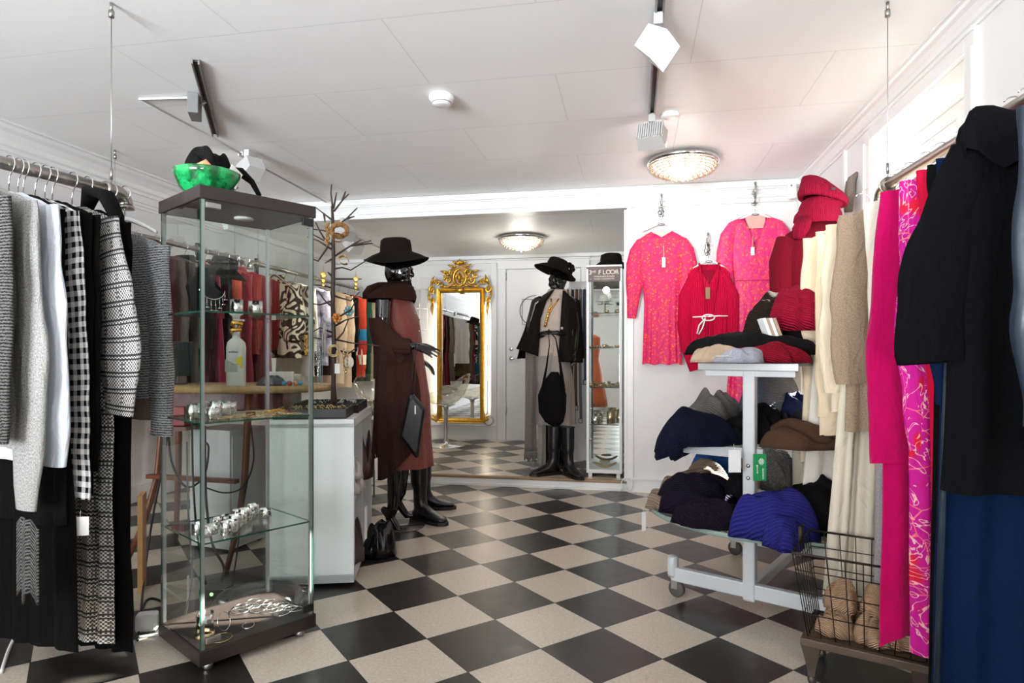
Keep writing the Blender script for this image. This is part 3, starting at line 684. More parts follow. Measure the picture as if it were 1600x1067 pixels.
# lower shelf: fifteen cuffs that nothing tells apart
proto = None
for k, (x, y) in enumerate(((-.16, -.10), (-.165, -.04), (-.13, -.07), (-.10, -.12), (-.105, -.03), (-.07, -.09), (-.07, .02), (-.035, -.05), (-.02, .06), (-.0, -.02), (.03, .08), (.035, .02), (.07, .05), (.10, .09), (.115, .02))):
    lab = 'open silver cuff among the cuffs on the lower glass shelf'; grp = 'silver cuffs on the lower glass shelf'
    if proto is None: proto = cuff('cuff_bracelet', lab, grp, cabpt(x, y, .4355), .027, .03, GZ+k, silver); o = proto
    else: o = copy_thing(proto, cabpt(x, y, .4355), GZ+k*1.7)
    s = (.85, 1, 1.1)[k % 3]; o.scale = (s*.8, s*.8, (.8, 1.3, 1.0, 1.5)[k % 4])
# base: bangles
proto = None
for k, (x, y) in enumerate(((.03, .05), (.055, .075), (.075, .045), (.10, .07), (.12, .04), (.085, .01), (.115, .0), (.14, .02), (.15, -.03), (.12, -.045), (.165, -.06), (.13, -.09), (.17, -.1))):
    lab = 'thin silver bangle lying in the heap on the cabinet base'; grp = 'silver bangles on the cabinet base'
    L = cabpt(x, y, .085+.002*(k % 5))
    if proto is None: proto = ring_obj('bangle', lab, grp, L, .033, .0017, (0, 0, 0), silver); o = proto
    else: o = copy_thing(proto, L, (.1*math.sin(k*3), .1*math.cos(k*2), 0))
cuff('cuff_bracelet', 'wide smooth silver cuff by the front corner of the cabinet base', None, cabpt(-.13, -.02, .081), .034, .06, GZ+.9, silver)
cuff('cuff_bracelet', 'brass-edged cuff beside the wide cuff on the cabinet base', None, cabpt(-.165, -.10, .081), .032, .03, GZ+2.2, brass)
ring_obj('bangle', 'bangle leaning on the wide cuff at the front of the base', None, cabpt(-.085, -.07, .081+.031), .032, .0017, (R(75), 0, GZ+.5), silver)
ring_obj('bangle', 'bangle lying flat before the wide cuff on the base', None, cabpt(-.12, -.13, .083), .034, .0018, (0.05, 0, 0), brass)
m = MB().tube([(.03*math.cos(a), .02*math.sin(a), 0) for a in [.4+5.2*k/16 for k in range(17)]], .002, 6); place(tag(m.build('open_bangle', silver), 'open silver bangle lying alone in the middle of the base', 'bracelet'), cabpt(-.01, -.1, .083), GZ+1)

# ================================================================ white shelf cube, trays, branch stand
K0 = Vector((-1.257, 2.735, 0)); KZ = math.atan2(.851, -.263)-R(90)  # local x to the right (open front), y along the front
laminate = plain('white_laminate', 'd6d6d4', .4, var=.02)
t = thing('cube_shelf', 'low white cube shelf unit standing behind the glass tower', 'shelf unit', K0, KZ)
KW, KD, KH, e = .77, .39, .77, .038     # local: x from -KD to 0, y from 0 to KW
MB().box((-KD/2, KW/2, KH-e/2), (KD, KW, e)).build('top_board', laminate, t, bevel=.001)
MB().box((-KD/2, KW/2, .02+e/2), (KD, KW, e)).build('bottom_board', laminate, t, bevel=.001)
for y in (e/2, KW-e/2): MB().box((-KD/2, y, KH/2), (KD, e, KH-2*e+.04)).build('side_board', laminate, t, bevel=.001)
MB().box((-KD/2-.003, KW/2, KH/2), (KD-.008, .016, KH-2*e)).build('divider', laminate, t); MB().box((-KD/2-.003, KW/2, KH/2), (KD-.01, KW-2*e, .016)).build('shelf_board', laminate, t)
KM = Matrix.Translation(K0) @ Matrix.Rotation(KZ, 4, 'Z')
def kp(x, y, z): return KM @ Vector((x, y, z))
tray_black = plain('black_tray_felt', '17140f', .8, var=.2)
def tray(label, loc, rz, sx, sy, h=.045, seed=1):
    t = thing('jewellery_tray', label, 'tray', loc, rz, 'black jewellery trays on the cube shelf')
    MB().box((0, 0, .003), (sx, sy, .006)).build('tray_bottom', tray_black, t)
    m = MB()
    for s in (-1, 1): m.box((s*(sx/2-.005), 0, h/2), (.01, sy, h)).box((0, s*(sy/2-.005), h/2), (sx-.02, .01, h))
    m.build('tray_rim', plain('black_tray_rim', '211d19', .5), t, bevel=.001)
    for k in range(1, 5): MB().box((0, -sy/2+sy*k/5, .022), (sx-.022, .014, .03)).build('ring_roll', tray_black, t)
    rnd = random.Random(seed)
    m = MB()
    for k in range(34):
        x, y = rnd.uniform(-sx*.42, sx*.42), -sy/2+sy*rnd.randint(1, 4)/5+rnd.uniform(-.004, .004)
        m.tube([(x+.008*math.cos(a), y, .037+.008*math.sin(a)+.002) for a in [k2*.785 for k2 in range(8)]], .0016, 5, closed=True)
        m.ball((x, y, .049), (.004, .004, .003), 6, 4)
    o = m.build('ring_display', brass if seed % 2 else silver); o.location = loc; o.rotation_euler = (0, 0, rz)
    tag(o, ('rows of small rings set in the ' + ('near' if seed == 1 else 'far') + ' black tray'), 'jewellery', kind='stuff')
tray('black tray of rings on the near half of the cube shelf', kp(-.205, .155, KH), KZ, .33, .25, seed=1)
tray('black tray of rings on the far half of the cube shelf', kp(-.19, .565, KH), KZ, .34, .30, seed=2)
tag(MB().box((0, 0, .02), (.04, .05, .04)).build('ring_box', tray_black), 'tiny black box between the two ring trays', 'box'); place(bpy.data.objects['ring_box'], kp(-.04, .345, KH), KZ)
# contents of the cubes
grey_puff = plain('silver_satin', 'bdbab5', .3, .1)
heap('rolled_scarf', 'silvery satin scarf pushed into the near upper cube, upper of two', 'scarf', kp(-.065, .2, .47), KZ, grey_puff, .09, .12, .09, seed=5)
heap('rolled_scarf', 'silvery satin scarf pushed into the near upper cube, lower of two', 'scarf', kp(-.065, .21, .396), KZ, grey_puff, .09, .13, .085, seed=6)
heap('grey_knit_scarf', 'grey-brown knit scarf in the lower near cube with a long tag', 'scarf', kp(-.07, .2, .06), KZ, cloth('taupe_rib', '776c66', None, 'rib'), .085, .12, .2, seed=7)
heap('leather_glove_pile', 'brown leather gloves heaped in the far upper cube', 'gloves', kp(-.06, .56, .396), KZ, plain('brown_leather', '4a3028', .4, var=.3), .085, .13, .2, seed=8, fold=.3)
def hangtag(label, loc, rz, sx, sz, mat=paper, group='paper tags in the cube shelf'):
    o = MB().box((0, 0, -sz/2), (sx, .0015, sz)).tube([(0, 0, 0), (0, .004, .02)], .0008, 4).build('price_tag', mat); return place(tag(o, label, 'tag', group), loc, rz)
hangtag('white tag hanging before the grey-brown scarf in the cube shelf', kp(.035, .16, .33), KZ+1.4, .04, .16)
hangtag('white tag hanging from the gloves in the cube shelf', kp(.045, .56, .5), KZ+1.3, .045, .12)
hangtag('dark green tag hanging under the gloves in the cube shelf', kp(.04, .50, .44), KZ+1.4, .03, .14, plain('dark_green_card', '1e3d2a', .6))
p = on_z(592, 868); heap('black_bag', 'small black patent bag slumped on the floor beside the cube shelf', 'bag', (p.x-.01, p.y+.03, 0), R(20), plain('black_patent', '0b0b0c', .15, var=.3), .085, .12, .17, seed=9, fold=.1, nf=3)

# ---- branch stand with jewellery hung on it
TD = 3.28
def tp(px, py, dd=0.0): return at(px, py, TD+dd)
tb = kp(-.145, .345, KH); trunk_x = 521
t = thing('branch_stand', 'bare brown metal branch stand hung with jewellery', 'jewellery stand', tb, 0)
inv = Matrix.Translation(-tb)
bark = plain('brown_twig', '3a2b23', .6, var=.3, nsc=60)
TD = (tb.x*-ST+tb.y*CT)
m = MB(); m.T = inv
m.tube([tb, tp(521, 600), tp(522, 540), tp(520, 480), tp(521, 400), tp(520, 345), tp(519, 322)], [.02, .012, .0115, .011, .01, .008, .0065], 10); m.lathe([(.048, 0), (.048, .006), (.02, .012), (.014, .03)], tb, 20)
m.build('trunk', bark, t)
BR = [[(520,326),(517,302),(518,288)], [(521,326),(526,301)], [(522,330),(535,313),(545,303)], [(535,313),(540,299)], [(519,344),(505,333),(492,323)], [(506,333),(508,347)],
 [(522,356),(541,342),(558,325)], [(541,342),(554,338)], [(520,365),(505,360),(480,357)], [(519,382),(505,375),(483,363)], [(514,384),(500,362),(493,347)], [(519,390),(497,376),(480,370)],
 [(523,400),(548,384),(580,376)], [(548,384),(582,380)], [(550,383),(564,375)], [(518,405),(508,411)], [(512,386),(497,408),(482,402)], [(522,420),(535,418),(548,422),(574,406)], [(524,436),(565,436)],
 [(519,450),(505,446),(487,445)], [(519,432),(512,425)], [(522,462),(534,466),(548,470),(562,456)], [(520,470),(500,476),(484,474)], [(522,500),(548,484),(556,470)], [(522,510),(540,500),(560,494)], [(520,520),(500,512),(486,520)],
 [(522,530),(550,536),(592,540)], [(520,524),(504,530),(484,526)], [(523,545),(545,552),(560,541)], [(520,480),(508,470),(497,455)], [(522,535),(536,520),(545,498)]]
rnd = random.Random(11); tips = []
for k, b in enumerate(BR):
    sg = rnd.uniform(-.9, .9); m = MB(); m.T = inv
    P = [tp(x, y, sg*abs(x-trunk_x)*.0033*.8) for x, y in b]; tips.append(P[-1])
    m.tube([P[0].lerp(P[1], q) for q in (0, .5)]+P[1:], [.0055]+[lerp(.005, .0028, q/(len(P)-1)) for q in range(len(P))][0:len(P)], 6)
    m.build('branch', bark, t)
def hung(name, label, cat, px, py, mb, mat, dd=-.03, rz=0.0, group=None):
    o = mb.build(name, mat); return place(tag(o, label, cat, group), tp(px, py, dd), rz+TH)
m = MB()
for k in range(9): m.tube([((.020+.006*math.sin(k*2.3))*math.cos(a)*1.2, .006*math.sin(k*1.7)+.01*math.sin(a), (.026+.005*math.cos(k))*math.sin(a)) for a in [q*.4+k for q in range(16)]], .0022, 5, closed=True)
hung('bangle_bunch', 'tangle of thin silver bangles tied low on the branch stand', 'bracelets', 522, 548, m, brass, -.05)
furm = plain('tan_fur', 'a07648', .9, var=.5, nsc=120, bump=1, bsc=300)
m = MB(); rnd = random.Random(3)
for k in range(26): a = k*.26; m.ball((.045*math.cos(a)*.9+.02, rnd.uniform(-.008, .008), .03*math.sin(a)), (.012, .012, .014), 8, 6)
for k in range(8): m.ball((-.045+rnd.uniform(-.01, .01), 0, .03-.014*k), (.01, .009, .012), 8, 6)
hung('fur_trim', 'tan fur trim wound around the top of the branch stand', 'fur trim', 524, 360, m, furm)
cf = cuff('cuff_bracelet', 'wide gold cuff hanging on a mid branch of the stand', None, tp(538, 408, -.03), .024, .03, 0, gold); cf.rotation_euler = (R(80), .5, TH)
cf = cuff('cuff_bracelet', 'copper-coloured cuff under the fur at the stand top', None, tp(527, 372, -.05), .026, .022, 0, plain('copper', 'c98d64', .3, 1)); cf.rotation_euler = (R(85), .3, TH+.3)
def disc_drop(n, sz, mat_=None):
    m = MB(); z = 0
    for k in range(n):
        r = sz*(1-.22*k); rr = Matrix.Rotation(R(90), 3, 'X'); m.ball((0, 0, z-r), (r, .003, r), 14, 6); z -= 2*r
    m.tube([(0, 0, 0), (0, 0, .03)], .001, 4); return m
hung('drop_earring', 'large gold disc earring on the left of the branch stand', 'earring', 505, 425, disc_drop(3, .016), gold, -.04)
hung('drop_earring', 'long gold earring hanging right of the trunk', 'earring', 556, 432, disc_drop(4, .014), gold, -.04)
hung('drop_earring', 'small gold earring hanging at the lower left branch tip', 'earring', 486, 500, disc_drop(2, .011), gold, -.02)
m = MB()
for k in range(6): a = k*1.047; m.ball((.016*math.cos(a), 0, .016*math.sin(a)), (.011, .005, .011), 8, 6)
m.ball((0, -.005, 0), .008, 8, 6)
hung('flower_brooch', 'amber and gold flower brooch low on the trunk', 'brooch', 526, 497, m, plain('amber', 'c07a35', .3, .5))
o = bpy.data.objects['flower_brooch']; c = o.copy(); C.objects.link(c); c.data = o.data.copy(); c.data.materials[0] = plain('sea_green_enamel', '6f9aa0', .3, .5); c.location = tp(545, 486, -.04); tag(c, 'blue-green flower brooch right of the trunk', 'brooch')
def chain(L, w, n=30, r=.0022):
    m = MB()
    for k in range(n):
        s = k/(n-1)*2-1; m.ball((w*s*abs(s)**.2*math.cos(s*1.2), .004*math.sin(k*2.1), -L*(1-abs(s)**1.6)), (r*1.5, r, r*2), 6, 4)
    return m
hung('bead_necklace', 'pale gold chain necklace in front of the beige coat', 'necklace', 540, 545, chain(.12, .022, 46, .003), brass, -.06)
hung('bead_necklace', 'silver chain necklace hanging on the left of the stand', 'necklace', 497, 536, chain(.17, .012, 50, .0024), silver, -.04)
hung('bead_necklace', 'gold link necklace hanging behind the glass tower edge', 'necklace', 478, 525, chain(.10, .012, 34, .0035), gold, .05)
m = MB(); rnd = random.Random(8)
for k in range(12): x = rnd.uniform(-.012, .012); m.tube([(x*.3, 0, 0), (x, rnd.uniform(-.005, .005), -.06), (x*1.1, 0, -.13-rnd.random()*.06)], .0014, 5)
hung('tassel_necklace', 'pale blue thread tassel necklace on the left of the trunk', 'necklace', 500, 548, m, plain('pale_blue_thread', '9fb3b4', .7), -.03)
hung('tassel_necklace', 'silver thread tassel hanging just right of the cabinet', 'necklace', 507, 505, m, plain('grey_thread', 'b6b0aa', .6), -.06)
hangtag('white tag hanging on a cord right of the branch stand trunk', tp(527, 568, -.05), TH+.2, .025, .05, group=None)
m = MB(); m.ball((0, 0, 0), (.026, .004, .032), 16, 8); hung('shell_pendant', 'cream shell pendant on the right of the branch stand', 'pendant', 545, 566, m, plain('shell', 'e5d6c0', .4), -.02)

# ================================================================ counter table with splayed legs
TC = at(378, 600, 3.50); TZ = .905
t = thing('round_table', 'tall oval wooden table with splayed brown legs', 'table', (TC.x, TC.y, 0), TH)
n = NT('worn_table_top'); v = n.coord('Object'); g = n.noise(n.scaled(v, (2, 30, 2)), 3, 4, .6)
n.set(Base_Color=n.mix(g, hexc('8f7146'), hexc('c7a873')), Roughness=.3); table_top = n.m
m = MB(); k = 48
m.rings([[(a*math.cos(2*PI*j/k), b*math.sin(2*PI*j/k), z) for j in range(k)] for a, b, z in ((.47, .27, TZ-.038), (.50, .295, TZ-.034), (.51, .30, TZ-.022), (.505, .298, TZ-.006), (.50, .29, TZ))])
m.build('table_top', table_top, t)
m = MB().box((-.02, .0, TZ-.085), (.6, .3, .09)); m.build('apron', plain('dark_red_lacquer', '5a1515', .35, var=.2), t, bevel=.004)
legs = (((-.36, -.12), (-.50, -.22)), ((.13, -.22), (.10, -.42)), ((-.42, .14), (-.47, .2)), ((.2, .22), (.21, .27)))
for (x0, y0), (x1, y1) in legs:
    m = MB(); m.tube([(x0, y0, TZ-.04), (lerp(x0, x1, .1), lerp(y0, y1, .1), .62), (lerp(x0, x1, .2), lerp(y0, y1, .2), .42), (lerp(x0, x1, .55), lerp(y0, y1, .5), .2), (x1, y1, 0.0)], [.026, .024, .023, .021, .017], 10, flat=(1, .7)); m.build('leg', brown_wood, t)
MB().bar((-.42, -.17, .43), (.11, -.31, .43), .035, .022).build('stretcher', brown_wood, t, bevel=.003)
MB().box((.36, -.19, TZ-.2), (.07, .05, .3), rot=Matrix.Rotation(.25, 3, 'Y')).build('brace', brown_wood, t, bevel=.003) if False else None
TM = Matrix.Translation((TC.x, TC.y, TZ)) @ Matrix.Rotation(TH, 4, 'Z')
def tbl(px, d, dz=0.0):                       # a spot on the table top under a picture column
    q = at(px, 600, d); return Vector((q.x, q.y, TZ+dz))
# pump bottle
t = thing('pump_bottle', 'white pump bottle with a yellow patch standing on the table', 'bottle', tbl(369, 3.26), TH)
milky = plain('milky_plastic', 'dfe0d8', .3, var=.03)
MB().rings([[(a*abs(math.cos(q))**.6*(1 if math.cos(q) > 0 else -1), b*abs(math.sin(q))**.6*(1 if math.sin(q) > 0 else -1), z) for q in [2*PI*j/32 for j in range(32)]] for z, a, b in ((0, .042, .026), (.006, .046, .03), (.20, .046, .03), (.225, .042, .027), (.24, .03, .02), (.248, .018, .016), (.262, .016, .016))]).build('bottle_body', milky, t); bb = bpy.data.objects['bottle_body']
MB().lathe([(.019, .262), (.02, .285), (.012, .288), (.006, .29), (.006, .33), (.014, .332), (.016, .35), (.01, .353)], n=16).tube([(0, 0, .343), (.035, -.005, .343), (.043, -.006, .336)], .006, 8).build('pump', white_plastic, t)
MB().prism([(.005, .135), (.043, .162), (.043, .09)], -.0312, -.0306).build('yellow_patch', plain('yellow_ink', 'e6d335', .5), bb)
MB().prism([(-.043, .14), (-.01, .125), (.02, .105), (.02, .075), (-.043, .075)], -.0312, -.0307).build('grey_patch', plain('grey_green_ink', 'b3b3a8', .5), bb)
text_mesh('antibac', .018, 'bottle_print', black_plastic, bb, (0, -.0312, .172), (R(90), 0, 0))
text_mesh('hand desinfeksjon', .006, 'bottle_print', plain('grey_print', '555555', .6), bb, (.004, -.0315, .112), (R(90), 0, 0))
for z, sx, lb in ((.275, 0, 'lower gold bracelet slipped over the pump bottle neck'), (.31, -.012, 'upper gold bracelet slipped over the pump bottle neck')):
    o = cuff('cuff_bracelet', lb, 'gold cuffs on the pump bottle', tbl(369, 3.26, z), .027, .022, .8, gold); o.rotation_euler = (.25, -.2 if sx else .2, TH+3.6)
p = tbl(425, 3.36); heap('flat_cap', 'grey flat cap lying on the table beside the blue beads', 'cap', p, TH, cloth('grey_felt', '5b5d5f', None, 'plain'), .075, .06, .05, seed=12, fold=.06)
for k in range(9):
    a = k*.7; mt = ('3b9bc4', 'a5523c', 'c99a7a')[k % 3]
    o = MB().ball((0, 0, .013), (.0135, .0135, .013), 12, 8).build('bead', plain('bead_'+mt, mt, .4)); q = tbl(455, 3.34); place(tag(o, {'3b9bc4': 'large bright blue bead in the bead cluster on the table', 'a5523c': 'large brown bead in the bead cluster on the table', 'c99a7a': 'pale wooden bead in the bead cluster on the table'}[mt], 'bead', {'3b9bc4': 'blue beads', 'a5523c': 'brown beads', 'c99a7a': 'wooden beads'}[mt]), q+Vector((.042*math.cos(a)*1.2, .03*math.sin(a), 0)))
o = MB().tube([(-.075, 0, .028), (.085, 0, .028)], .026, 16).tube([(-.08, 0, .028), (-.076, 0, .028)], .03, 16).build('paper_roll', plain('cream_paper', 'd9d3c2', .6)); place(tag(o, 'cream paper roll lying at the back of the table', 'paper roll'), tbl(446, 3.6), TH+.1)
o = MB().box((0, 0, .035), (.13, .012, .07)).build('display_card', paper); place(tag(o, 'white card stand below the paper roll on the table', 'card'), tbl(440, 3.5), TH)
t = thing('computer_monitor', 'dark computer screen at the left end of the table', 'monitor', tbl(272, 3.48), TH+.35)
MB().box((0, 0, .14), (.19, .03, .19)).build('screen', plain('dark_screen', '14211c', .2), t, bevel=.004); MB().box((0, 0, .004), (.12, .09, .008)).box((0, .01, .03), (.03, .02, .06)).build('stand', black_plastic, t)
o = MB().box((0, 0, .05), (.17, .16, .1)).build('red_box', plain('red_lacquer', '8f1d1d', .35, var=.15), bevel=.004); place(tag(o, 'dark red box under the monitor end of the table', 'box'), Vector((tbl(276, 3.4).x, tbl(276, 3.4).y, TZ-.21)), TH)
MB().box((0, 0, -.012), (.2, .19, .02)).tube([(-.06, 0, .0), (-.06, 0, .13)], .006).tube([(.06, 0, 0), (.06, 0, .13)], .006).build('hanging_shelf', brown_wood, bpy.data.objects['round_table']); h = bpy.data.objects['hanging_shelf']; h.location = Matrix(bpy.data.objects['round_table'].matrix_basis).inverted() @ Vector((tbl(276, 3.4).x, tbl(276, 3.4).y, TZ-.213))
# white cabinet under the table
q = at(358, 700, 3.60); t = thing('white_drawer_unit', 'plain white cabinet standing under the tall table', 'cabinet', (q.x, q.y, 0), TH-.35)
MB().box((0, 0, .335), (.28, .28, .645)).build('carcass', laminate, t, bevel=.002)
MB().box((.142, 0, .335), (.004, .25, .58)).build('side_panel', white_paint, t, bevel=.001)
for x, y in ((-.11, -.11), (.11, -.11), (-.11, .11), (.11, .11)): MB().lathe([(.015, 0), (.015, .012)], (x, y, 0), 12).build('foot', black_plastic, t)
# cables, adapter, hose, router
blk = plain('black_cable', '121214', .45); gry = plain('grey_cable', '8d9398', .5)
def cable(label, pts, r, mat, name='power_cable', group=None):
    P = [Vector(p) for p in pts]; Q = []
    for i in range(len(P)-1):           # catmull-rom
        p0, p1, p2, p3 = P[max(i-1, 0)], P[i], P[i+1], P[min(i+2, len(P)-1)]
        for s in range(6):
            u = s/6; Q.append(.5*((2*p1)+(p2-p0)*u+(2*p0-5*p1+4*p2-p3)*u*u+(3*p1-p0-3*p2+p3)*u**3))
    Q.append(P[-1]); return tag(MB().tube(Q, r, 6).build(name, mat), label, 'cable', group)
def cp(px, py, d): return at(px, py, d)
def fl(px, py, z=.006): q = on_z(px, py, z); return q
cable('black cable looping down from the table left of the cabinet front edge', [cp(262, 655, 3.06), cp(268, 720, 3.0), cp(290, 760, 2.98), cp(318, 745, 3.0), cp(326, 700, 3.02), cp(318, 690, 3.04)], .005, blk)
cable('black cable hanging straight behind the tower front corner', [cp(300, 655, 3.1), cp(302, 760, 3.02), cp(310, 850, 2.98), fl(322, 915)], .005, blk)
cable('thick blue-black cable behind the tower front pane', [cp(320, 665, 3.1), cp(322, 780, 3.04), cp(332, 850, 3.0), cp(350, 890, 2.98), fl(330, 940)], .006, blk)
cable('thin dark cable drooping beside the right table leg', [cp(392, 665, 3.05), cp(396, 720, 3.02), cp(380, 760, 3.0), cp(352, 770, 3.0), cp(322, 762, 3.0)], .004, blk)
cable('thin black cable falling from the table middle to the floor', [cp(388, 745, 3.02), cp(378, 800, 3.0), cp(368, 880, 2.96), fl(352, 955)], .0035, blk)
cable('grey cable running down the left glass edge', [cp(292, 690, 2.95), cp(294, 800, 2.92), cp(300, 900, 2.9), fl(285, 975)], .004, gry)
cable('black cable trailing on the floor left of the tower', [fl(215, 1000), fl(225, 945), fl(240, 935), fl(262, 950), fl(240, 985)], .005, blk)
cable('black cable rising behind the black dress towards the table', [fl(220, 960), cp(228, 880, 3.05), cp(240, 800, 3.1), cp(256, 720, 3.12), cp(262, 665, 3.14)], .005, blk)
cable('white cable running along the floor to the tower', [fl(214, 995), fl(240, 992), fl(275, 985), fl(292, 950), cp(294, 900, 2.93)], .005, white_plastic)
cable('white cable curving over the floor at the bottom left corner', [fl(2, 1050), fl(18, 1005), fl(40, 975), fl(70, 962), fl(100, 985)], .006, white_plastic)
t = thing('power_adapter', 'white plug-in adapter on the floor beside the glass tower', 'adapter', fl(230, 985, 0), TH+.3)
MB().box((0, 0, .035), (.075, .05, .07)).build('adapter_body', white_plastic, t, bevel=.01); MB().tube([(0, .025, .04), (0, .045, .04)], .004).build('plug_pin', steel, t)
t = thing('wifi_router', 'small black box with a green light under the table', 'router', on_z(338, 935, 0), TH)
MB().box((0, 0, .03), (.11, .09, .05)).box((0, 0, .0025), (.1, .08, .005)).build('router_body', black_plastic, t, bevel=.004); MB().ball((0, -.046, .035), (.008, .003, .008), 10, 6).build('status_light', glow('green_led', '8fd07a', 1.5), t)
m = MB(); hc = on_z(405, 942, .02)
pts = [(hc.x+(.19-.006*k*.1)*math.cos(k*.17)*1.0, hc.y+(.15)*math.sin(k*.17), .02+.026*(k > 37)+.0*k) for k in range(74)]
m.tube(pts, [.017+.0025*(k % 2) for k in range(74)], 8); tag(m.build('coiled_hose', plain('grey_hose', '3a3c3d', .5)), 'ribbed grey hose coiled on the floor behind the tower', 'hose')
o = MB().box((0, 0, .09), (.02, .13, .18), rot=None).build('tan_folder', plain('tan_card', 'b98d5a', .7)); place(tag(o, 'tan cardboard piece leaning behind the tweed jacket', 'cardboard'), on_z(222, 800, .45)*0+Vector((at(222, 770, 2.9).x, at(222, 770, 2.9).y, 0)), TH+.4); o.scale = (1, 1, 2.4)
# ================================================================ garments on hangers
def hanger(label, pos, yaw, group, mat=white_plastic, sw=.165, badge=False, wood=False):
    t = thing('clothes_hanger', label, 'hanger', pos, yaw, group)
    m = MB()
    arm = []
    for k in range(17):
        s = -1+2*k/16; x = sw*s; z = -.088-.062*abs(s)**1.25; w = .017*(1-.35*abs(s)); y = .006
        arm.append([(x, y*math.cos(q), z-.008+w*.6*math.sin(q)) for q in [2*PI*j/10 for j in range(10)]])
    m.rings(arm); m.build('hanger_arms', mat, t)
    m = MB(); pts = [(0, 0, -.088), (0, 0, -.055), (.004, 0, -.040)]+[(.0295*math.sin(a), 0, -.0295*math.cos(a)) for a in [.45+k*.33 for k in range(12)]]
    m.tube(pts, .0022, 6); m.build('hook', chrome, t)
    if badge:
        m = MB(); rr = Matrix.Rotation(R(90), 3, 'X'); m.ball((0, -.008, -.108), (.026, .003, .0085), 20, 8); m.build('badge', plain('badge_grey', '4c4a48', .4), t)
        MB().box((0, -.0115, -.108), (.034, .001, .003)).build('badge_print', paper, t)
    return t
HANGERS = {}
def garment(name, label, cat, group, pos, yaw, mat, L=.7, sw=.205, hem=.21, b=.02, bh=.026, fold=.006, nf=5, seed=0, waist=None, sleeve=None, smat=None, top=-.098,
            neck=.07, zoff=0, collar=None, sides=(-1, 1), shl=None, hemwave=.0, vneck=0, tilt=0):
    """a garment hanging from its shoulders; x = shoulder line, y = rail direction, z = 0 on the rail"""
    rnd = random.Random(seed); ph = rnd.uniform(0, 6.28); ph2 = rnd.uniform(0, 6.28)
    t = thing(name, label, cat, (pos[0], pos[1], pos[2]+zoff), yaw, group)
    N = 56; rs = []
    rows = [(top, neck, b*1.15), (top-.014, neck+.03, b*1.2), (top-.030, lerp(neck, sw, .6), b*1.25), (top-.05, sw-.012, b*.9), (top-.085, sw+.002, b*1.1)]
    nr = 20
    for k in range(1, nr+1):
        f = k/nr; z = top-.085-(L-.085)*f
        a = lerp(sw, hem, f) if waist is None else (lerp(sw, waist[0], smooth(f/waist[1])) if f < waist[1] else lerp(waist[0], hem, (f-waist[1])/(1-waist[1])))
        rows.append((z, a, lerp(b*1.1, bh, smooth(f))))
    for i, (z, a, bb) in enumerate(rows):
        f = max(0, (top-.05-z)/L); ring = []
        for j in range(N):
            q = 2*PI*j/N; c, s = math.cos(q), math.sin(q)
            x = a*(abs(c)**.8)*(1 if c > 0 else -1); y = bb*(abs(s)**.7)*(1 if s > 0 else -1)
            w = fold*min(1, f*1.6)*(math.sin(nf*PI*x/max(a, .01)+ph+f)+.5*math.sin(nf*1.7*PI*x/max(a, .01)+ph2))
            zz = z+hemwave*f*f*math.sin(x*18+ph)+.004*f*math.sin(3*q+ph)
            if vneck and i < 4 and s < 0: zz -= vneck*max(0, 1-abs(x)/(neck*1.2))
            nz = noise.noise((x*7+seed*2.3, z*4, seed))
            ring.append((x+fold*.5*f*math.sin(q*5+ph2)+.008*f*nz, y+w+(.35*fold+.003)*nz*min(1, f*3), zz))
        rs.append(ring)
    body = MB().rings(rs, False, False); body.build('body', mat, t)
    MB().tube([(-.012, b*.6, top-.004), (-.008, b*.4, top+.006), (.008, b*.4, top+.006), (.012, b*.6, top-.004)], .0012, 5).build('hang_loop', mat, t)
    if sleeve:                      # (length, start radius, cuff radius, outward swing, bulge, flat)
        Ls, r0, r1, sw_out, bul, fl = sleeve
        for s in sides:
            m = MB(); P = []; rr = []
            for k in range(27):
                f = k/26; x = s*(sw-.035+sw_out*math.sin(f*PI*.5)-.02*f+bul*.25*math.sin(f*PI)); z = top-.055-Ls*f
                P.append((x+s*.004*noise.noise((f*6, seed, s)), .008*math.sin(f*5+ph)*min(1, f*3), z)); e = lerp(r0, r1, f)+bul*math.sin(max(0, (f-.25)/.75)*PI)*.5
                rr.append(e*(1+.05*math.sin(f*16+ph)+.05*noise.noise((f*7+seed, s*3.1, 2.2))))
            m.tube(P, rr, 16, flat=(fl, 1) if False else (1, 1), cap=False)
            m.v = [(x+.004*noise.noise((x*8+seed, y*8, z*8)), y*fl+.006*noise.noise((x*9, y*9+seed, z*9+seed)), z+.003*noise.noise((x*9, seed, z*6))) for x, y, z in m.v]
            m.build('sleeve', smat or mat, t)
    if collar:
        kind, cmat = collar; m = MB()
        if kind == 'roll':
            m.rings([[(r*1.25*math.cos(2*PI*j/28), r*.55*math.sin(2*PI*j/28), top+z+.006*math.sin(4*PI*j/28)) for j in range(28)] for r, z in ((.062, -.012), (.07, .006), (.072, .03), (.066, .045), (.058, .03), (.054, .0))], False, False)
        elif kind == 'stand':
            m.rings([[(r*1.2*math.cos(2*PI*j/28), r*.5*math.sin(2*PI*j/28), top+z) for j in range(28)] for r, z in ((.066, -.008), (.064, .03), (.07, .022), (.074, -.012))], False, False)
        elif kind == 'hood':        # a soft gathered cowl falling over the shoulders
            rs = []
            for k in range(9):
                f = k/8; ring = []
                for j in range(48):
                    q = 2*PI*j/48; r = .075+.12*math.sin(f*PI*.62); wv = .012*math.sin(6*q+ph)*f+.008*math.sin(11*q)*f
                    ring.append(((r+wv)*1.12*math.cos(q), (r*.42+wv)*math.sin(q), top+.045*math.sin(f*PI)-.09*f*f+wv*1.6))
                rs.append(ring)
            m.rings(rs, False, False)
        m.build('collar', cmat, t)
    return t
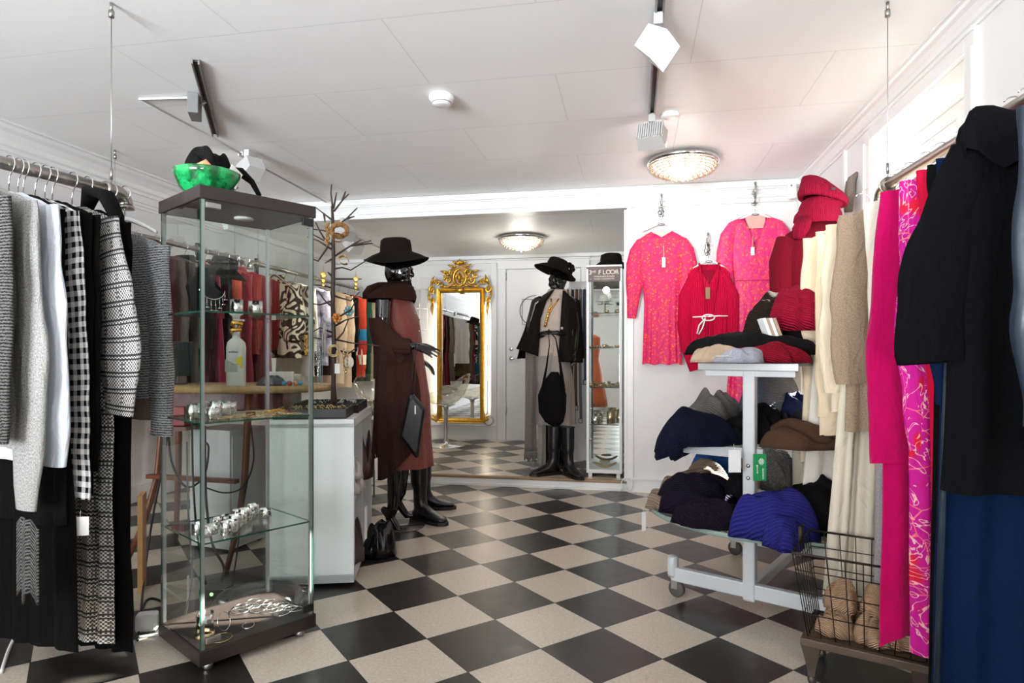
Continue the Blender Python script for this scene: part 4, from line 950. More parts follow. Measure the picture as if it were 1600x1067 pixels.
def pipe_rail(name, label, pts, r, mat=pipe_metal, fitting=None):
    t = thing(name, label, 'clothes rail', pts[0])
    m = MB(); m.T = Matrix.Translation(-Vector(pts[0])); m.tube(pts, r, 16); m.build('pipe', mat, t)
    m = MB(); m.T = Matrix.Translation(-Vector(pts[0])); a, b = Vector(pts[-2]), Vector(pts[-1]); d = (b-a).normalized()
    el = [b+d*(.045*math.sin(q))-Vector((0, 0, .045*(1-math.cos(q)))) for q in [k*.2 for k in range(9)]]
    m.tube([b-d*.035, b-d*.034]+el, [r*1.25]*2+[r*1.2]*9, 16); m.tube([b-d*.04, b-d*.025], r*1.4, 16); m.tube([el[-1], el[-1]-Vector((0, 0, .012))], r*1.42, 16)
    m.build('elbow', mat, t)
    return t
def wire(label, top, bot, group='steel wires holding the rails'):
    t = thing('suspension_wire', label, 'wire', top, 0, group); m = MB(); m.T = Matrix.Translation(-Vector(top))
    m.tube([top, Vector(top)-Vector((0, 0, .03))], .006, 8); m.tube([Vector(top)-Vector((0, 0, .03)), Vector(top)-Vector((0, 0, .055))], .010, 8); m.build('ceiling_hook', steel, t)
    m = MB(); m.T = Matrix.Translation(-Vector(top)); m.tube([Vector(top)-Vector((0, 0, .05)), bot], .0016, 6); m.build('wire', steel, t)
    m = MB(); m.T = Matrix.Translation(-Vector(bot))@Matrix.Identity(4); q = Vector(bot)-Vector(top)
    m = MB(); m.tube([(q.x, q.y, q.z+.06), (q.x, q.y, q.z+.02)], .006, 8); m.tube([(q.x+.027*math.cos(a), q.y, q.z-.022+.027*math.sin(a)) for a in [k*PI/8 for k in range(16)]], .0035, 6, closed=True); m.build('turnbuckle', steel, t)
    return t
def on_rail(A, B, off, px):           # where along the rail a garment shoulder shows in picture column px
    A = Vector(A); B = Vector(B); d = (B-A).normalized(); nrm = Vector((d.y, -d.x, 0))*off
    k = (px-HX)/F; Q = A+nrm
    f = lambda P: (P.x*CT+P.y*ST)-k*(-P.x*ST+P.y*CT)
    s = -f(Q)/(f(Q+d)-f(Q)); return A+d*s
def rail_yaw(A, B): return math.atan2(B[1]-A[1], B[0]-A[0])-R(90)

blk_wool = cloth('black_wool', '070707', '121111', 'fleck'); blk_knit = cloth('black_knit', '0b0a0a', None, 'rib', per=90)
grey_heather = cloth('grey_heather_knit', 'b8b7b3', '7d7c79', 'heather'); shirt_white = cloth('pale_blue_white_cotton', 'd9e0e8', None, 'plain', .8)
ging = cloth('black_white_gingham', 'e9e8e6', '0e0e0e', 'gingham', .8); glen = cloth('black_white_check_knit', 'd8d6d2', '121212', 'check'); boucle = cloth('grey_tweed_boucle', 'c3c4c4', '4a4b4d', 'tweed')
# ---- rail 1: the hanging pipe at the left edge
A1, B1 = (-2.065, 1.20, 1.68), (-1.905, 2.06, 1.68)
r1 = pipe_rail('hanging_rail', 'thick galvanised pipe rail at the left edge, near the camera', [A1, B1], .021)
q = Vector(A1).lerp(Vector(B1), .985); wire('steel wire holding the end of the left pipe rail', (q.x-.0, q.y, CEIL), (q.x, q.y, 1.70))
q = Vector(A1).lerp(Vector(B1), .05); wire('steel wire holding the near end of the left pipe rail', (q.x, q.y, CEIL), (q.x, q.y, 1.70))
y1 = rail_yaw(A1, B1)
L1 = [ # name, label, category, px, material, kwargs
 ('tweed_cardigan', 'dark tweed cardigan at the left picture edge on the pipe rail', 'cardigan', 12, cloth('dark_tweed', '6d6c69', '161616', 'tweed'), dict(L=.75, sleeve=(.72, .06, .05, .02, .01, .24))),
 ('knit_sweater', 'light grey heather sweater with a long wide sleeve on the left rail', 'sweater', 52, grey_heather, dict(L=.8, sleeve=(.93, .062, .045, .035, .05, .27), fold=.004)),
 ('cotton_blouse', 'pale blue-white cotton blouse with a pointed cuff on the left rail', 'blouse', 84, shirt_white, dict(L=.85, sleeve=(.80, .062, .075, .045, .03, .24), hem=.2)),
 ('black_jacket', 'black jacket right behind the pale blouse', 'jacket', 98, blk_wool, dict(L=1.05, sleeve=(.6, .055, .05, .01, .0, .24), hem=.24)),
 ('black_skirt', 'long black skirt hanging low among the black clothes of the left rail', 'skirt', 106, blk_knit, dict(L=1.45, hem=.26, sw=.19)),
 ('gingham_shirt', 'black and white gingham shirt on the left rail', 'shirt', 124, ging, dict(L=.92, sleeve=(.92, .05, .055, .055, .0, .24), fold=.003)),
 ('black_cardigan', 'black cardigan right behind the gingham shirt', 'cardigan', 139, blk_knit, dict(L=.8, sleeve=(.8, .055, .055, .02, .01, .24))),
 ('long_black_coat', 'black coat right before the checked dress on the left rail', 'coat', 150, blk_wool, dict(L=.98, hem=.2, sleeve=(.84, .06, .055, .02, .01, .24))),
 ('checked_dress', 'long black and white checked dress on the left rail', 'dress', 180, glen, dict(L=1.5, hem=.205, waist=(.2, .24), sleeve=(.66, .062, .07, .075, .06, .27), fold=.008)),
 ('black_dress', 'long black dress right behind the checked dress', 'dress', 203, cloth('black_velvet', '060606', None, 'plain', 1.0), dict(L=1.55, hem=.22, sleeve=(.5, .055, .05, .01, 0, .24), fold=.01)),
 ('boucle_jacket', 'short grey boucle jacket at the end of the left pipe rail', 'jacket', 243, boucle, dict(L=.62, sleeve=(.70, .058, .056, .035, .012, .27), fold=.003, zoff=-.06)),
]
for i, (nm, lb, ct, px, mt, kw) in enumerate(L1):
    p = on_rail(A1, B1, .215, px)
    if nm == 'boucle_jacket': p = Vector(B1)+Vector((.012, .035, 0))
    hanger('white hanger carrying the ' + lb.split(' on the left')[0].split(' at the')[0].split(' right')[0].split(' before')[0].split(' hanging')[0], p, y1, 'white hangers on the left pipe rail', sw=min(.165, kw.get('sw', .205)-.035))
    garment(nm, lb, ct, 'clothes on the left pipe rail', p, y1, mt, b=.011, bh=.014, seed=i+1, **kw)
p = on_rail(A1, B1, .215, 125); 
sc = MB(); sc.tube([(.02, 0, -.12), (.06, -.01, -.06), (.12, 0, -.075), (.17, .0, -.15), (.18, .0, -.22)], [.02, .035, .036, .03, .018], 14, flat=(1, .6)); place(tag(sc.build('black_cowl_scarf', blackcloth), 'black scarf draped over a hanger near the end of the left rail', 'scarf'), on_rail(A1, B1, .215, 196)+Vector((0, 0, .02)), y1)
h = on_rail(A1, B1, .215, 100); o = MB().grid(lambda u, v: (.17+.09*u, .02+.01*math.sin(u*9), -1.12-.22*v+.02*math.sin(u*12)), 10, 6, (.1, .2)).build('hanging_scarf', cloth('dark_tweed', '6d6c69', '161616', 'tweed'), solid=.006); place(tag(o, 'fringed tweed scarf end hanging low at the left picture edge', 'scarf'), on_rail(A1, B1, .215, 30), y1)
hangtag('white tag hanging under the black jacket on the left rail', on_rail(A1, B1, .25, 108)+Vector((.24, .0, -1.13)), y1+.6, .05, .06, group=None)

# ---- rails 2 and 3 along the left wall, behind the glass tower
A2, B2 = (-3.26, 3.05, 1.867), (-3.215, 4.78, 1.867); A3, B3 = (-3.22, 7.12, 1.86), (-3.205, 4.95, 1.86)
pipe_rail('hanging_rail', 'long pipe rail on the left wall seen through the glass tower', [A2, B2], .019)
pipe_rail('hanging_rail', 'pipe rail on the left wall of the back room', [A3, B3], .019)
for q, zt, lb in (((-3.253, 3.52), CEIL, 'steel wire left of the glass tower holding the wall rail'), ((-3.22, 4.72), CEIL, 'steel wire at the far end of the front wall rail'), ((-3.206, 5.03), CEIL if False else BACKC, 'steel wire at the start of the back room rail'), ((-3.214, 6.45), BACKC, 'steel wire in the middle of the back room rail')):
    wire(lb, (q[0], q[1], zt), (q[0], q[1], 1.887))
y2 = rail_yaw(A2, B2)
def c_(nm, a, b=None, k='plain', rough=.9, **kw): return cloth(nm, a, b, k, rough, **kw)
pinkish = c_('pale_pink_cotton', 'dccfc9'); taupe = c_('taupe_wool', '5c5149', '3d352f', 'fleck'); burg = c_('burgundy_velvet', '5e1420', None, 'plain', sheen=.2); coral = c_('coral_rib', 'b5523f', None, 'rib', per=30)
graph = c_('brown_cream_graphic_knit', '33261f', 'cdbfa6', 'graphic'); lilac = c_('lilac_white_silk', 'c5c2d2', '3a3a44', 'mottle', rough=.5); beige = c_('beige_wool', 'c0a98c', None, 'plain')
patch = c_('patchwork_knit', 'a43a25', '2a7390', 'bands'); ltweed = c_('cream_tweed', 'cdc2a6', '8d8468', 'tweed'); dgreen = c_('dark_green_wool', '1f3a2c'); choc = c_('chocolate_wool', '3a2a22'); cream_k = c_('cream_knit', 'd8ceb8', None, 'rib')
L2 = [
 ('pink_blouse', 'pale pink blouse nearest the camera on the left wall rail', 'blouse', 240, pinkish, dict(L=.85, sleeve=(.6, .06, .05, .02, .01, .35))),
 ('pink_blouse', 'second pale pink blouse on the left wall rail', 'blouse', 256, pinkish, dict(L=.9, sleeve=(.62, .06, .05, .02, .02, .35))),
 ('taupe_coat', 'taupe coat with fur front behind the tower glass', 'coat', 284, taupe, dict(L=1.15, hem=.26, sleeve=(.62, .06, .055, .04, .01, .4))),
 ('taupe_coat', 'second taupe coat behind the tower glass, further from the camera', 'coat', 304, taupe, dict(L=1.1, hem=.25, sleeve=(.6, .06, .055, .03, .01, .4))),
 ('black_wool_jacket', 'black wool jacket behind the silver bib necklace', 'jacket', 326, blk_wool, dict(L=.8, sleeve=(.6, .06, .055, .02, .01, .4), collar=('stand', blk_wool))),
 ('burgundy_dress', 'long burgundy dress behind the tower front corner', 'dress', 342, burg, dict(L=1.2, hem=.28, fold=.012)),
 ('black_wool_jacket', 'black wool jacket right of the burgundy dress', 'jacket', 356, blk_wool, dict(L=.85, sleeve=(.6, .06, .055, .02, .01, .4))),
 ('coral_sweater', 'coral ribbed sweater seen through the glass tower', 'sweater', 372, coral, dict(L=.6, sleeve=(.55, .06, .05, .02, .01, .4), collar=('roll', choc))),
 ('burgundy_dress', 'burgundy dress behind the pump bottle', 'dress', 388, burg, dict(L=1.2, hem=.27, fold=.012, sleeve=(.6, .06, .05, .02, .01, .4))),
 ('red_cardigan', 'brick red cardigan near the end of the front wall rail', 'cardigan', 404, c_('brick_red_rib', '8c2f2a', None, 'rib', per=30), dict(L=.7, sleeve=(.6, .06, .05, .02, .01, .4), collar=('stand', burg))),
 ('burgundy_coat', 'burgundy coat ending the front wall rail', 'coat', 418, burg, dict(L=1.15, hem=.25, sleeve=(.6, .06, .05, .02, .01, .4))),
]
L3 = [
 ('red_sweater', 'dark red sweater starting the back room rail', 'sweater', 432, c_('dark_red_knit', '7c1f22', None, 'rib'), dict(L=.65, sleeve=(.58, .06, .05, .02, .01, .4))),
 ('graphic_poncho', 'brown and cream swirl-patterned poncho behind the tower glass', 'poncho', 462, graph, dict(L=.72, hem=.26, sleeve=(.5, .09, .10, .02, .05, .45), collar=('roll', graph), b=.03, fold=.008)),
 ('graphic_poncho', 'second swirl-patterned poncho hidden behind the first', 'poncho', 476, graph, dict(L=.7, hem=.25, sleeve=(.5, .09, .09, .02, .05, .4), b=.025)),
 ('cream_blouse', 'cream blouse behind the left branches of the stand', 'blouse', 490, c_('cream_silk', 'ddd6c6'), dict(L=.9, sleeve=(.6, .06, .06, .02, .02, .4))),
 ('silk_shirt', 'lilac and white silk shirt left of the stand trunk', 'shirt', 512, lilac, dict(L=.8, sleeve=(.62, .06, .065, .03, .03, .4))),
 ('dark_brown_jacket', 'dark brown jacket right beside the lilac shirt', 'jacket', 520, choc, dict(L=.9, sleeve=(.6, .06, .05, .02, .01, .4))),
 ('beige_coat', 'beige coat right behind the stand trunk', 'coat', 536, beige, dict(L=1.0, sleeve=(.6, .065, .06, .03, .01, .4))),
 ('beige_coat', 'second beige coat, right of the first', 'coat', 548, beige, dict(L=1.05, sleeve=(.6, .065, .06, .03, .01, .4))),
 ('black_coat', 'black coat between the beige coat and the patchwork knit', 'coat', 556, blk_wool, dict(L=1.0, sleeve=(.6, .06, .05, .02, .01, .4))),
 ('patchwork_cardigan', 'red, blue and cream patchwork cardigan near the mannequin', 'cardigan', 569, patch, dict(L=.95, sleeve=(.8, .06, .05, .02, .01, .45))),
 ('green_coat', 'dark green coat right of the patchwork cardigan', 'coat', 578, dgreen, dict(L=1.0, sleeve=(.62, .06, .05, .02, .01, .4))),
 ('tweed_coat', 'cream tweed coat beside the hatted mannequin', 'coat', 588, ltweed, dict(L=1.0, sleeve=(.75, .06, .055, .03, .01, .4))),
 ('cream_sweater', 'cream sweater at the far end of the back room rail', 'sweater', 596, cream_k, dict(L=.7, sleeve=(.6, .06, .05, .02, .01, .4))),
]
for LL, A, B, grp, hg in ((L2, A2, B2, 'clothes on the front wall rail', 'white hangers on the front wall rail'), (L3, (A3[0], 4.0, A3[2]), A3, 'clothes on the back room rail', 'white hangers on the back room rail')):
    for i, (nm, lb, ct, px, mt, kw) in enumerate(LL):
        p = on_rail(A, B, .20, px); kw = dict(kw); b = kw.pop('b', .02)
        hanger('white hanger under the ' + lb, p, y2, hg, sw=min(.165, kw.get('sw', .205)-.035))
        garment(nm, lb, ct, grp, p, y2, mt, b=b, bh=.026, seed=i+31, **kw)
# black felt hat on the rail among the coats, shoes and bags below the rails
def hat(name, label, loc, mat, brim=(.19, .17), crown=(.095, .085, .11), rot=(0, 0, 0), dip=.03, cat='hat', bow=False, band=None, brimup=0):
    t = thing(name, label, cat, loc); t.rotation_euler = rot
    m = MB(); k = 48; rs = []
    for f, z in ((1, .0), (.98, -.004), (.75, .004), (.52, .012), (.5, .02)):
        rs.append([(lerp(crown[0], brim[0], (f-.5)*2)*math.cos(2*PI*j/k), lerp(crown[1], brim[1], (f-.5)*2)*math.sin(2*PI*j/k), z-dip*((f-.5)*2)**1.5*(1-brimup*math.cos(4*PI*j/k))) for j in range(k)])
    rs = [[(x, y, z-.006) for x, y, z in rs[0]]]+rs
    m.rings(rs, False, False)
    rs = [[(crown[0]*s*math.cos(2*PI*j/k), crown[1]*s*math.sin(2*PI*j/k), z-(.014*math.exp(-(math.sin(2*PI*j/k)*crown[1]*s/.03)**2) if z > crown[2]*.9 else 0)) for j in range(k)] for s, z in ((1.02, .0), (1.0, .03), (.97, crown[2]*.6), (.93, crown[2]*.85), (.84, crown[2]*.97), (.6, crown[2]*1.0), (.25, crown[2]*.98), (.02, crown[2]*.97))]
    m.rings(rs, False, True); m.build('hat_shell', mat, t)
    if band: MB().lathe([(1, 0), (1.03, .004), (1.02, .022), (.98, .024)], n=40, cap=False).build('hat_band', band, t).scale = (crown[0]*1.01, crown[1]*1.01, 1)
    MB().tube([(0, 0, crown[2]), (0, .006, crown[2]+.006), (0, .012, crown[2]-.002)], .001, 5).build('hang_loop', mat, t)
    if bow:
        m = MB()
        for q in range(7):
            a = q*.9; m.ball((crown[0]*1.05+.03*math.cos(a), -.03+.035*math.sin(a*1.3), .03+.035*math.sin(a)), (.026, .022, .024), 10, 6)
        m.build('felt_flower', mat, t)
    return t
felt = cloth('black_felt', '15120f', '221d18', 'fleck'); p = at(303, 425, 4.25)
hat('felt_hat', 'black felt hat hung on the wall rail behind the tower glass', (p.x+.22, p.y, 1.63), felt, (.15, .14), (.085, .08, .09), (.12, .25, .3))
wall_std = plain('black_steel', '27272a', .45, .4)
for i, (px, py) in enumerate(((310, 360), (402, 410), (545, 440), (387, 300))):
    if i == 3: continue
    p = on_u(px, py, UL+.02); tag(MB().box((UL+.013, p.y, 1.72), (.026, .03, .55)).build('shelf_upright', wall_std), ('black slotted wall upright behind the tower front corner', 'black slotted wall upright behind the tower right half', 'black slotted wall upright right of the branch stand')[i], 'upright', 'slotted wall uprights')
# low shelf with shoes and bottles in the back left corner
t = thing('low_shoe_shelf', 'low white shelf under the back room rail', 'shelf', (-3.0, 6.2, STEP), 0)
MB().box((0, 0, .30), (.5, 1.7, .03)).build('shelf_board', laminate, t)
for y in (-.8, 0, .8): MB().box((0, y, .142), (.46, .03, .284)).build('upright_board', laminate, t)
for k in range(7):
    y = 5.5+.22*k; t2 = 'ankle_boot'
    m = MB(); m.tube([(0, 0, .0), (0, 0, .16)], [.036, .042], 14, flat=(1.2, 1)); m.tube([(-.03, 0, .03), (.05, 0, .035), (.12, 0, .022), (.15, 0, .016)], [.035, .035, .026, .014], 12)
    place(tag(m.build('ankle_boot', (black_leather, plain('brown_leather', '4a3028', .4, var=.3), plain('olive_leather', '3f3a22', .4))[k % 3], remesh=.009), ('black', 'brown', 'olive')[k % 3]+' ankle boot on the low shelf, number '+('one', 'two', 'three', 'four', 'five', 'six', 'seven')[k]+' from the tower', 'boot', 'ankle boots on the low shelf'), (-2.86, y, STEP+.318), R(-10))
# ================================================================ right rail
A4, B4 = (.990, 1.15, 1.70), (.937, 2.60, 1.70); y4 = rail_yaw(A4, B4)
pipe_rail('hanging_rail', 'galvanised pipe rail hanging before the window', [A4, B4], .019)
q = Vector(A4).lerp(Vector(B4), .985); wire('steel wire before the window holding the right rail', (q.x, q.y, CEIL), (q.x, q.y, 1.72))
q = Vector(A4).lerp(Vector(B4), .02); wire('steel wire at the near end of the right rail', (q.x, q.y, CEIL), (q.x, q.y, 1.72))
ivory = c_('ivory_wool', 'decbab', None, 'plain'); ivory2 = c_('ivory_knit', 'dfd0b4', None, 'plain'); camel = c_('camel_knit', 'a8927a', '8c7863', 'heather'); white_sk = c_('cream_pleated_wool', 'ddd2bc', None, 'pleat')
lil_grey = c_('lilac_grey_jersey', 'a9a2a2', '8f8888', 'heather'); hotpink = c_('hot_pink_wool', 'b20052', None, 'plain', sheen=.15); flor = c_('magenta_flower_print', 'b8148c', 'd0228a', 'bigfloral', rough=.7)
black_co = c_('black_melton', '08080a', '111114', 'fleck'); navy = c_('navy_melton', '071b3a', '0a2348', 'fleck'); leather_blue = plain('dark_blue_leather', '1b2a38', .3, var=.3, bump=.3, bsc=60); redl = c_('crimson_wool', 'c01038', None, 'plain')
L4 = [ # far to near
 ('ivory_jacket', 'ivory jacket at the far end of the right rail, beside the red bust', 'jacket', 1266, ivory, dict(L=.98, sleeve=(.62, .06, .058, .02, .01, .36), hem=.235, collar=('stand', ivory))),
 ('cream_skirt', 'cream skirt with a slanting hem below the ivory jackets', 'skirt', 1274, c_('cream_wool', 'd6cfc2'), dict(L=1.12, hem=.25, sw=.17, fold=.012)),
 ('ivory_cardigan', 'ivory cardigan second from the far end of the right rail', 'cardigan', 1286, ivory, dict(L=.85, sleeve=(.72, .058, .052, .02, .0, .36))),
 ('ivory_blouse', 'ivory knit top third from the far end of the right rail', 'top', 1303, ivory2, dict(L=.75, sleeve=(.62, .06, .055, .03, .02, .36))),
 ('pleated_skirt', 'long cream pleated skirt hanging over the wire cart', 'skirt', 1313, white_sk, dict(L=1.40, hem=.26, sw=.15, fold=.014, nf=4)),
 ('taupe_cardigan', 'taupe knitted cardigan between the ivory clothes and the cream top', 'cardigan', 1326, camel, dict(L=.80, sleeve=(.58, .062, .06, .035, .02, .38))),
 ('grey_trousers', 'long lilac-grey jersey trousers above the wire cart', 'trousers', 1346, lil_grey, dict(L=1.48, hem=.17, sw=.15, fold=.012, nf=3)),
 ('cream_blouse', 'cream top right before the hot pink coat', 'top', 1364, c_('cream_silk', 'ddd6c6'), dict(L=.72, sleeve=(.66, .058, .05, .0, .0, .36))),
 ('pink_coat', 'long hot pink wool coat on the right rail', 'coat', 1392, hotpink, dict(L=1.42, hem=.23, sleeve=(.80, .064, .075, .03, .02, .36), hemwave=.07)),
 ('flower_dress', 'long magenta dress with line-drawn flowers on the right rail', 'dress', 1424, flor, dict(L=1.36, hem=.2, sleeve=(.74, .062, .055, .0, .03, .38), fold=.012)),
 ('crimson_coat', 'crimson coat mostly hidden between the flower dress and the black coat', 'coat', 1452, redl, dict(L=1.3, hem=.19, sleeve=(.7, .06, .05, .0, .0, .36), collar=('stand', redl))),
 ('long_black_dress', 'long black dress reaching the floor behind the navy coat', 'dress', 1470, blk_wool, dict(L=1.57, hem=.235, sleeve=(.5, .06, .055, .01, .01, .36))),
 ('navy_coat', 'long navy coat with a leather edge showing below the black coat', 'coat', 1484, navy, dict(L=1.36, hem=.24, sleeve=(.6, .06, .055, .03, .01, .36), fold=.010, b=.022)),
 ('black_cape_coat', 'black wool coat with a gathered cowl, nearest but one to the camera', 'coat', 1506, black_co, dict(L=.86, hem=.25, sleeve=(.50, .062, .075, .12, .02, .36), collar=('hood', black_co), fold=.012, b=.026, nf=3)),
 ('leather_jacket', 'dark blue leather jacket at the right picture edge', 'jacket', 1622, leather_blue, dict(L=.75, sleeve=(.62, .065, .055, .02, .02, .4), collar=('stand', leather_blue), fold=.01)),
]
for i, (nm, lb, ct, px, mt, kw) in enumerate(L4):
    p = on_rail(A4, B4, -.20, px); kw = dict(kw); b = kw.pop('b', .016)
    hanger('white hanger with the ' + lb.split(' right before')[0].split(', nearest')[0].split(' showing')[0].split(' reaching')[0].split(' third')[0].split(' second')[0].split(' on the right')[0].split(' at the')[0].split(' mostly')[0].split(' between')[0], p, y4, 'white hangers on the right rail', sw=min(.165, kw.get('sw', .205)-.035))
    g = garment(nm, lb, ct, 'clothes on the right rail', p, y4, mt, b=b, bh=kw.pop('bh', .022), seed=i+61, **kw)
    if nm == 'navy_coat':
        MB().tube([(-.245, -.03, -1.44), (-.12, -.035, -1.462), (0, -.03, -1.455), (.12, -.035, -1.46), (.245, -.03, -1.45)], .012, 8).tube([(-.205, -.028, -.3), (-.23, -.034, -.9), (-.245, -.034, -1.44)], .008, 8).build('leather_edge', leather_blue, g)
# ================================================================ clothes on the partition wall
pinkp = c_('pink_small_flower_print', 'dc2445', 'cc1a62', 'floral', rough=.6); pinkp2 = c_('rose_small_flower_print', 'e23a58', 'd82274', 'floral', rough=.5); rose = c_('crimson_cable_knit', 'd80f42', None, 'rib', per=26)
def wall_hang(hk, drop, lab, dy=-.052):
    return Vector((hk.x, WF+dy, hk.z-drop))
HP = [wall_hang(HK[0], .030, 0), wall_hang(HK[1], .022, 0, -.10), wall_hang(HK[2], .040, 0)]
hanger('white hanger with a grey badge carrying the short pink dress', HP[0], 0, 'badged hangers on the dress wall', badge=True, sw=.15)
hanger('white hanger with a grey badge carrying the red cardigan', HP[1], 0, 'badged hangers on the dress wall', badge=True, sw=.115)
hanger('white hanger with a grey badge carrying the long pink dress', HP[2], 0, 'badged hangers on the dress wall', badge=True, sw=.15)
def panel_dress(name, label, pos, rows, mat, sleeves, b=.03, vneck=.07, seed=0, fold=.008, nf=6, lining=None, neckw=.07):
    """a dress seen flat-on: rows of (z, half width, centre shift)"""
    t = thing(name, label, 'dress' if 'dress' in name else 'cardigan', pos, 0)
    N = 72; rs = []; z0, z1 = rows[0][0], rows[-1][0]
    dense = []
    for (za, wa, ca), (zb, wb, cb) in zip(rows, rows[1:]):
        n = max(1, int(abs(zb-za)/.035))
        for k in range(n): dense.append((lerp(za, zb, k/n), lerp(wa, wb, k/n), lerp(ca, cb, k/n)))
    dense.append(rows[-1])
    for z, w, c in dense:
        f = (z0-z)/(z0-z1); ring = []
        for j in range(N):
            q = 2*PI*j/N; cs, sn = math.cos(q), math.sin(q)
            x = w*(abs(cs)**.75)*(1 if cs > 0 else -1); y = b*(abs(sn)**.8)*(1 if sn > 0 else -1)*(.6+.6*min(1, f*3))
            fo = fold*max(0, (f-.35)/.65)*(1+math.sin(nf*PI*x/w*1.0+seed)+.6*math.sin(nf*1.8*PI*x/w+seed*2)) if sn < 0 else 0
            zz = z
            if sn < 0 and vneck and abs(x) < neckw and f < .3: zz = min(z, z0-vneck*(1-abs(x)/neckw))
            if f > .98: zz += .006*math.sin(x*60+seed)
            ring.append((c+x, min(y-fo, .04), zz))
        rs.append(ring)
    MB().rings(rs, False, False).build('body', mat, t)
    MB().tube([(-.012, .0, z0-.002), (0, 0, z0+.01), (.012, 0, z0-.002)], .0012, 5).build('hang_loop', mat, t)
    if lining: MB().box((0, b*.2, z0-.05), (neckw*1.7, .003, .10)).build('lining', lining, t)
    for P, rad in sleeves:
        m = MB(); m.tube(P, rad, 18, cap=False); ym = sum(p[1] for p in P)/len(P); m.v = [(x, ym+(y-ym)*.42, z) for x, y, z in m.v]; m.build('sleeve', mat, t)
    return t
s_ = 1/F*4.85                     # metres per picture pixel on that wall
def wz(pos, py): return EYE-(py-HY)*s_-pos.z
def wx(pos, px, py=450): return on_w(px, py, WF-.05)[0]-pos.x
P0 = HP[0]
d1 = panel_dress('short_pink_dress', 'short pink dress with small flowers, left on the partition wall', P0,
 [(wz(P0, 361), .075, 0), (wz(P0, 366), .12, 0), (wz(P0, 373), .17, 0), (wz(P0, 385), .19, 0), (wz(P0, 420), .18, .004), (wz(P0, 448), .145, .006), (wz(P0, 475), .135, .006), (wz(P0, 520), .14, .004), (wz(P0, 569), .148, .004)], pinkp,
 [([(-.13, 0, wz(P0, 371)), (-.155, 0, wz(P0, 377)), (-.185, 0, wz(P0, 392)), (-.2, 0, wz(P0, 412)), (-.2, -.005, wz(P0, 440)), (-.212, -.005, wz(P0, 465)), (-.225, -.005, wz(P0, 497))], [.012, .036, .056, .066, .07, .05, .034]),
  ([(.13, 0, wz(P0, 371)), (.155, 0, wz(P0, 377)), (.185, 0, wz(P0, 392)), (.2, 0, wz(P0, 412)), (.19, -.01, wz(P0, 440)), (.15, -.03, wz(P0, 465))], [.012, .036, .056, .064, .06, .03])], vneck=.05, seed=2, lining=c_('cream_lining', 'd8c9bd'), neckw=.085)
P2 = HP[2]
d3 = panel_dress('long_pink_dress', 'long rose pink dress with a deep neckline, right on the partition wall', P2,
 [(wz(P2, 341), .07, 0), (wz(P2, 347), .13, 0), (wz(P2, 354), .175, 0), (wz(P2, 370), .19, 0), (wz(P2, 405), .17, 0), (wz(P2, 437), .15, 0), (wz(P2, 500), .18, .01), (wz(P2, 570), .21, .02), (wz(P2, 629), .23, .02)], pinkp2,
 [([(-.13, 0, wz(P2, 349)), (-.16, 0, wz(P2, 356)), (-.195, 0, wz(P2, 372)), (-.215, 0, wz(P2, 396)), (-.222, -.01, wz(P2, 440)), (-.215, -.02, wz(P2, 470)), (-.195, -.03, wz(P2, 494))], [.012, .036, .056, .062, .064, .06, .05]),
  ([(.13, 0, wz(P2, 349)), (.16, 0, wz(P2, 356)), (.195, 0, wz(P2, 372)), (.215, 0, wz(P2, 396)), (.23, 0, wz(P2, 440)), (.23, 0, wz(P2, 490))], [.012, .036, .056, .06, .055, .045])], vneck=.27, seed=5, fold=.014, nf=5, lining=c_('rose_lining', 'dfa9a0'), neckw=.085)
MB().box((0, -.04, wz(P2, 440)), (.3, .012, .02)).build('waist_seam', pinkp2, d3.children[0], bevel=.004)
P1 = HP[1]
cg = panel_dress('red_cardigan', 'crimson knitted cardigan with a white cord, between the two pink dresses', P1,
 [(wz(P1, 416), .07, 0), (wz(P1, 421), .11, 0), (wz(P1, 430), .15, 0), (wz(P1, 445), .16, 0), (wz(P1, 500), .13, 0), (wz(P1, 545), .135, -.01), (wz(P1, 566), .13, -.02)], rose,
 [([(-.10, 0, wz(P1, 436)), (-.165, 0, wz(P1, 465)), (-.175, 0, wz(P1, 510)), (-.15, 0, wz(P1, 545)), (-.1, -.01, wz(P1, 578))], [.05, .055, .055, .05, .04]),
  ([(.10, 0, wz(P1, 436)), (.165, 0, wz(P1, 465)), (.17, 0, wz(P1, 520))], [.05, .05, .045])], vneck=.16, seed=8, neckw=.075, b=.028)
m = MB()
for q in (-1, 1): m.tube([(q*.07, -.012, wz(P1, 415)), (q*.058, -.036, wz(P1, 440)), (q*.02, -.04, wz(P1, 490)), (q*.012, -.04, wz(P1, 566))], .016, 10, flat=(1, .5))
m.build('button_band', rose, cg); MB().box((0, .0, wz(P1, 445)), (.12, .003, .2)).build('inside_back', c_('shaded_crimson', '8f0a2c'), cg)  # inside back coloured darker than the knit, for the shade in the neck opening
z = wz(P1, 497); m = MB(); m.tube([(-.12, -.042, z), (-.03, -.05, z+.002), (.05, -.05, z+.006), (.13, -.042, z+.006)], .0055, 6)
m.tube([(-.01+.045*math.cos(a), -.056, z-.006+.022*math.sin(a)) for a in [k*.4 for k in range(17)]], .0055, 6); m.tube([(-.03, -.056, z-.01), (-.075, -.054, z-.06), (-.09, -.05, z-.125)], .006, 6); m.tube([(-.03, -.056, z-.012), (-.05, -.054, z-.08), (-.078, -.052, z-.13)], .0055, 6)
m.build('white_cord', paper, cg)
def wall_tag(label, px, py, sx, sz, mat, dz=.03, dy=-.12):
    q = on_w(px, py, WF+dy); o = MB().tube([(0, 0, 0), (0, 0, dz+.05)], .001, 4).box((0, 0, -sz/2), (sx, .0016, sz)).build('hang_tag', mat); return place(tag(o, label, 'tag'), q)
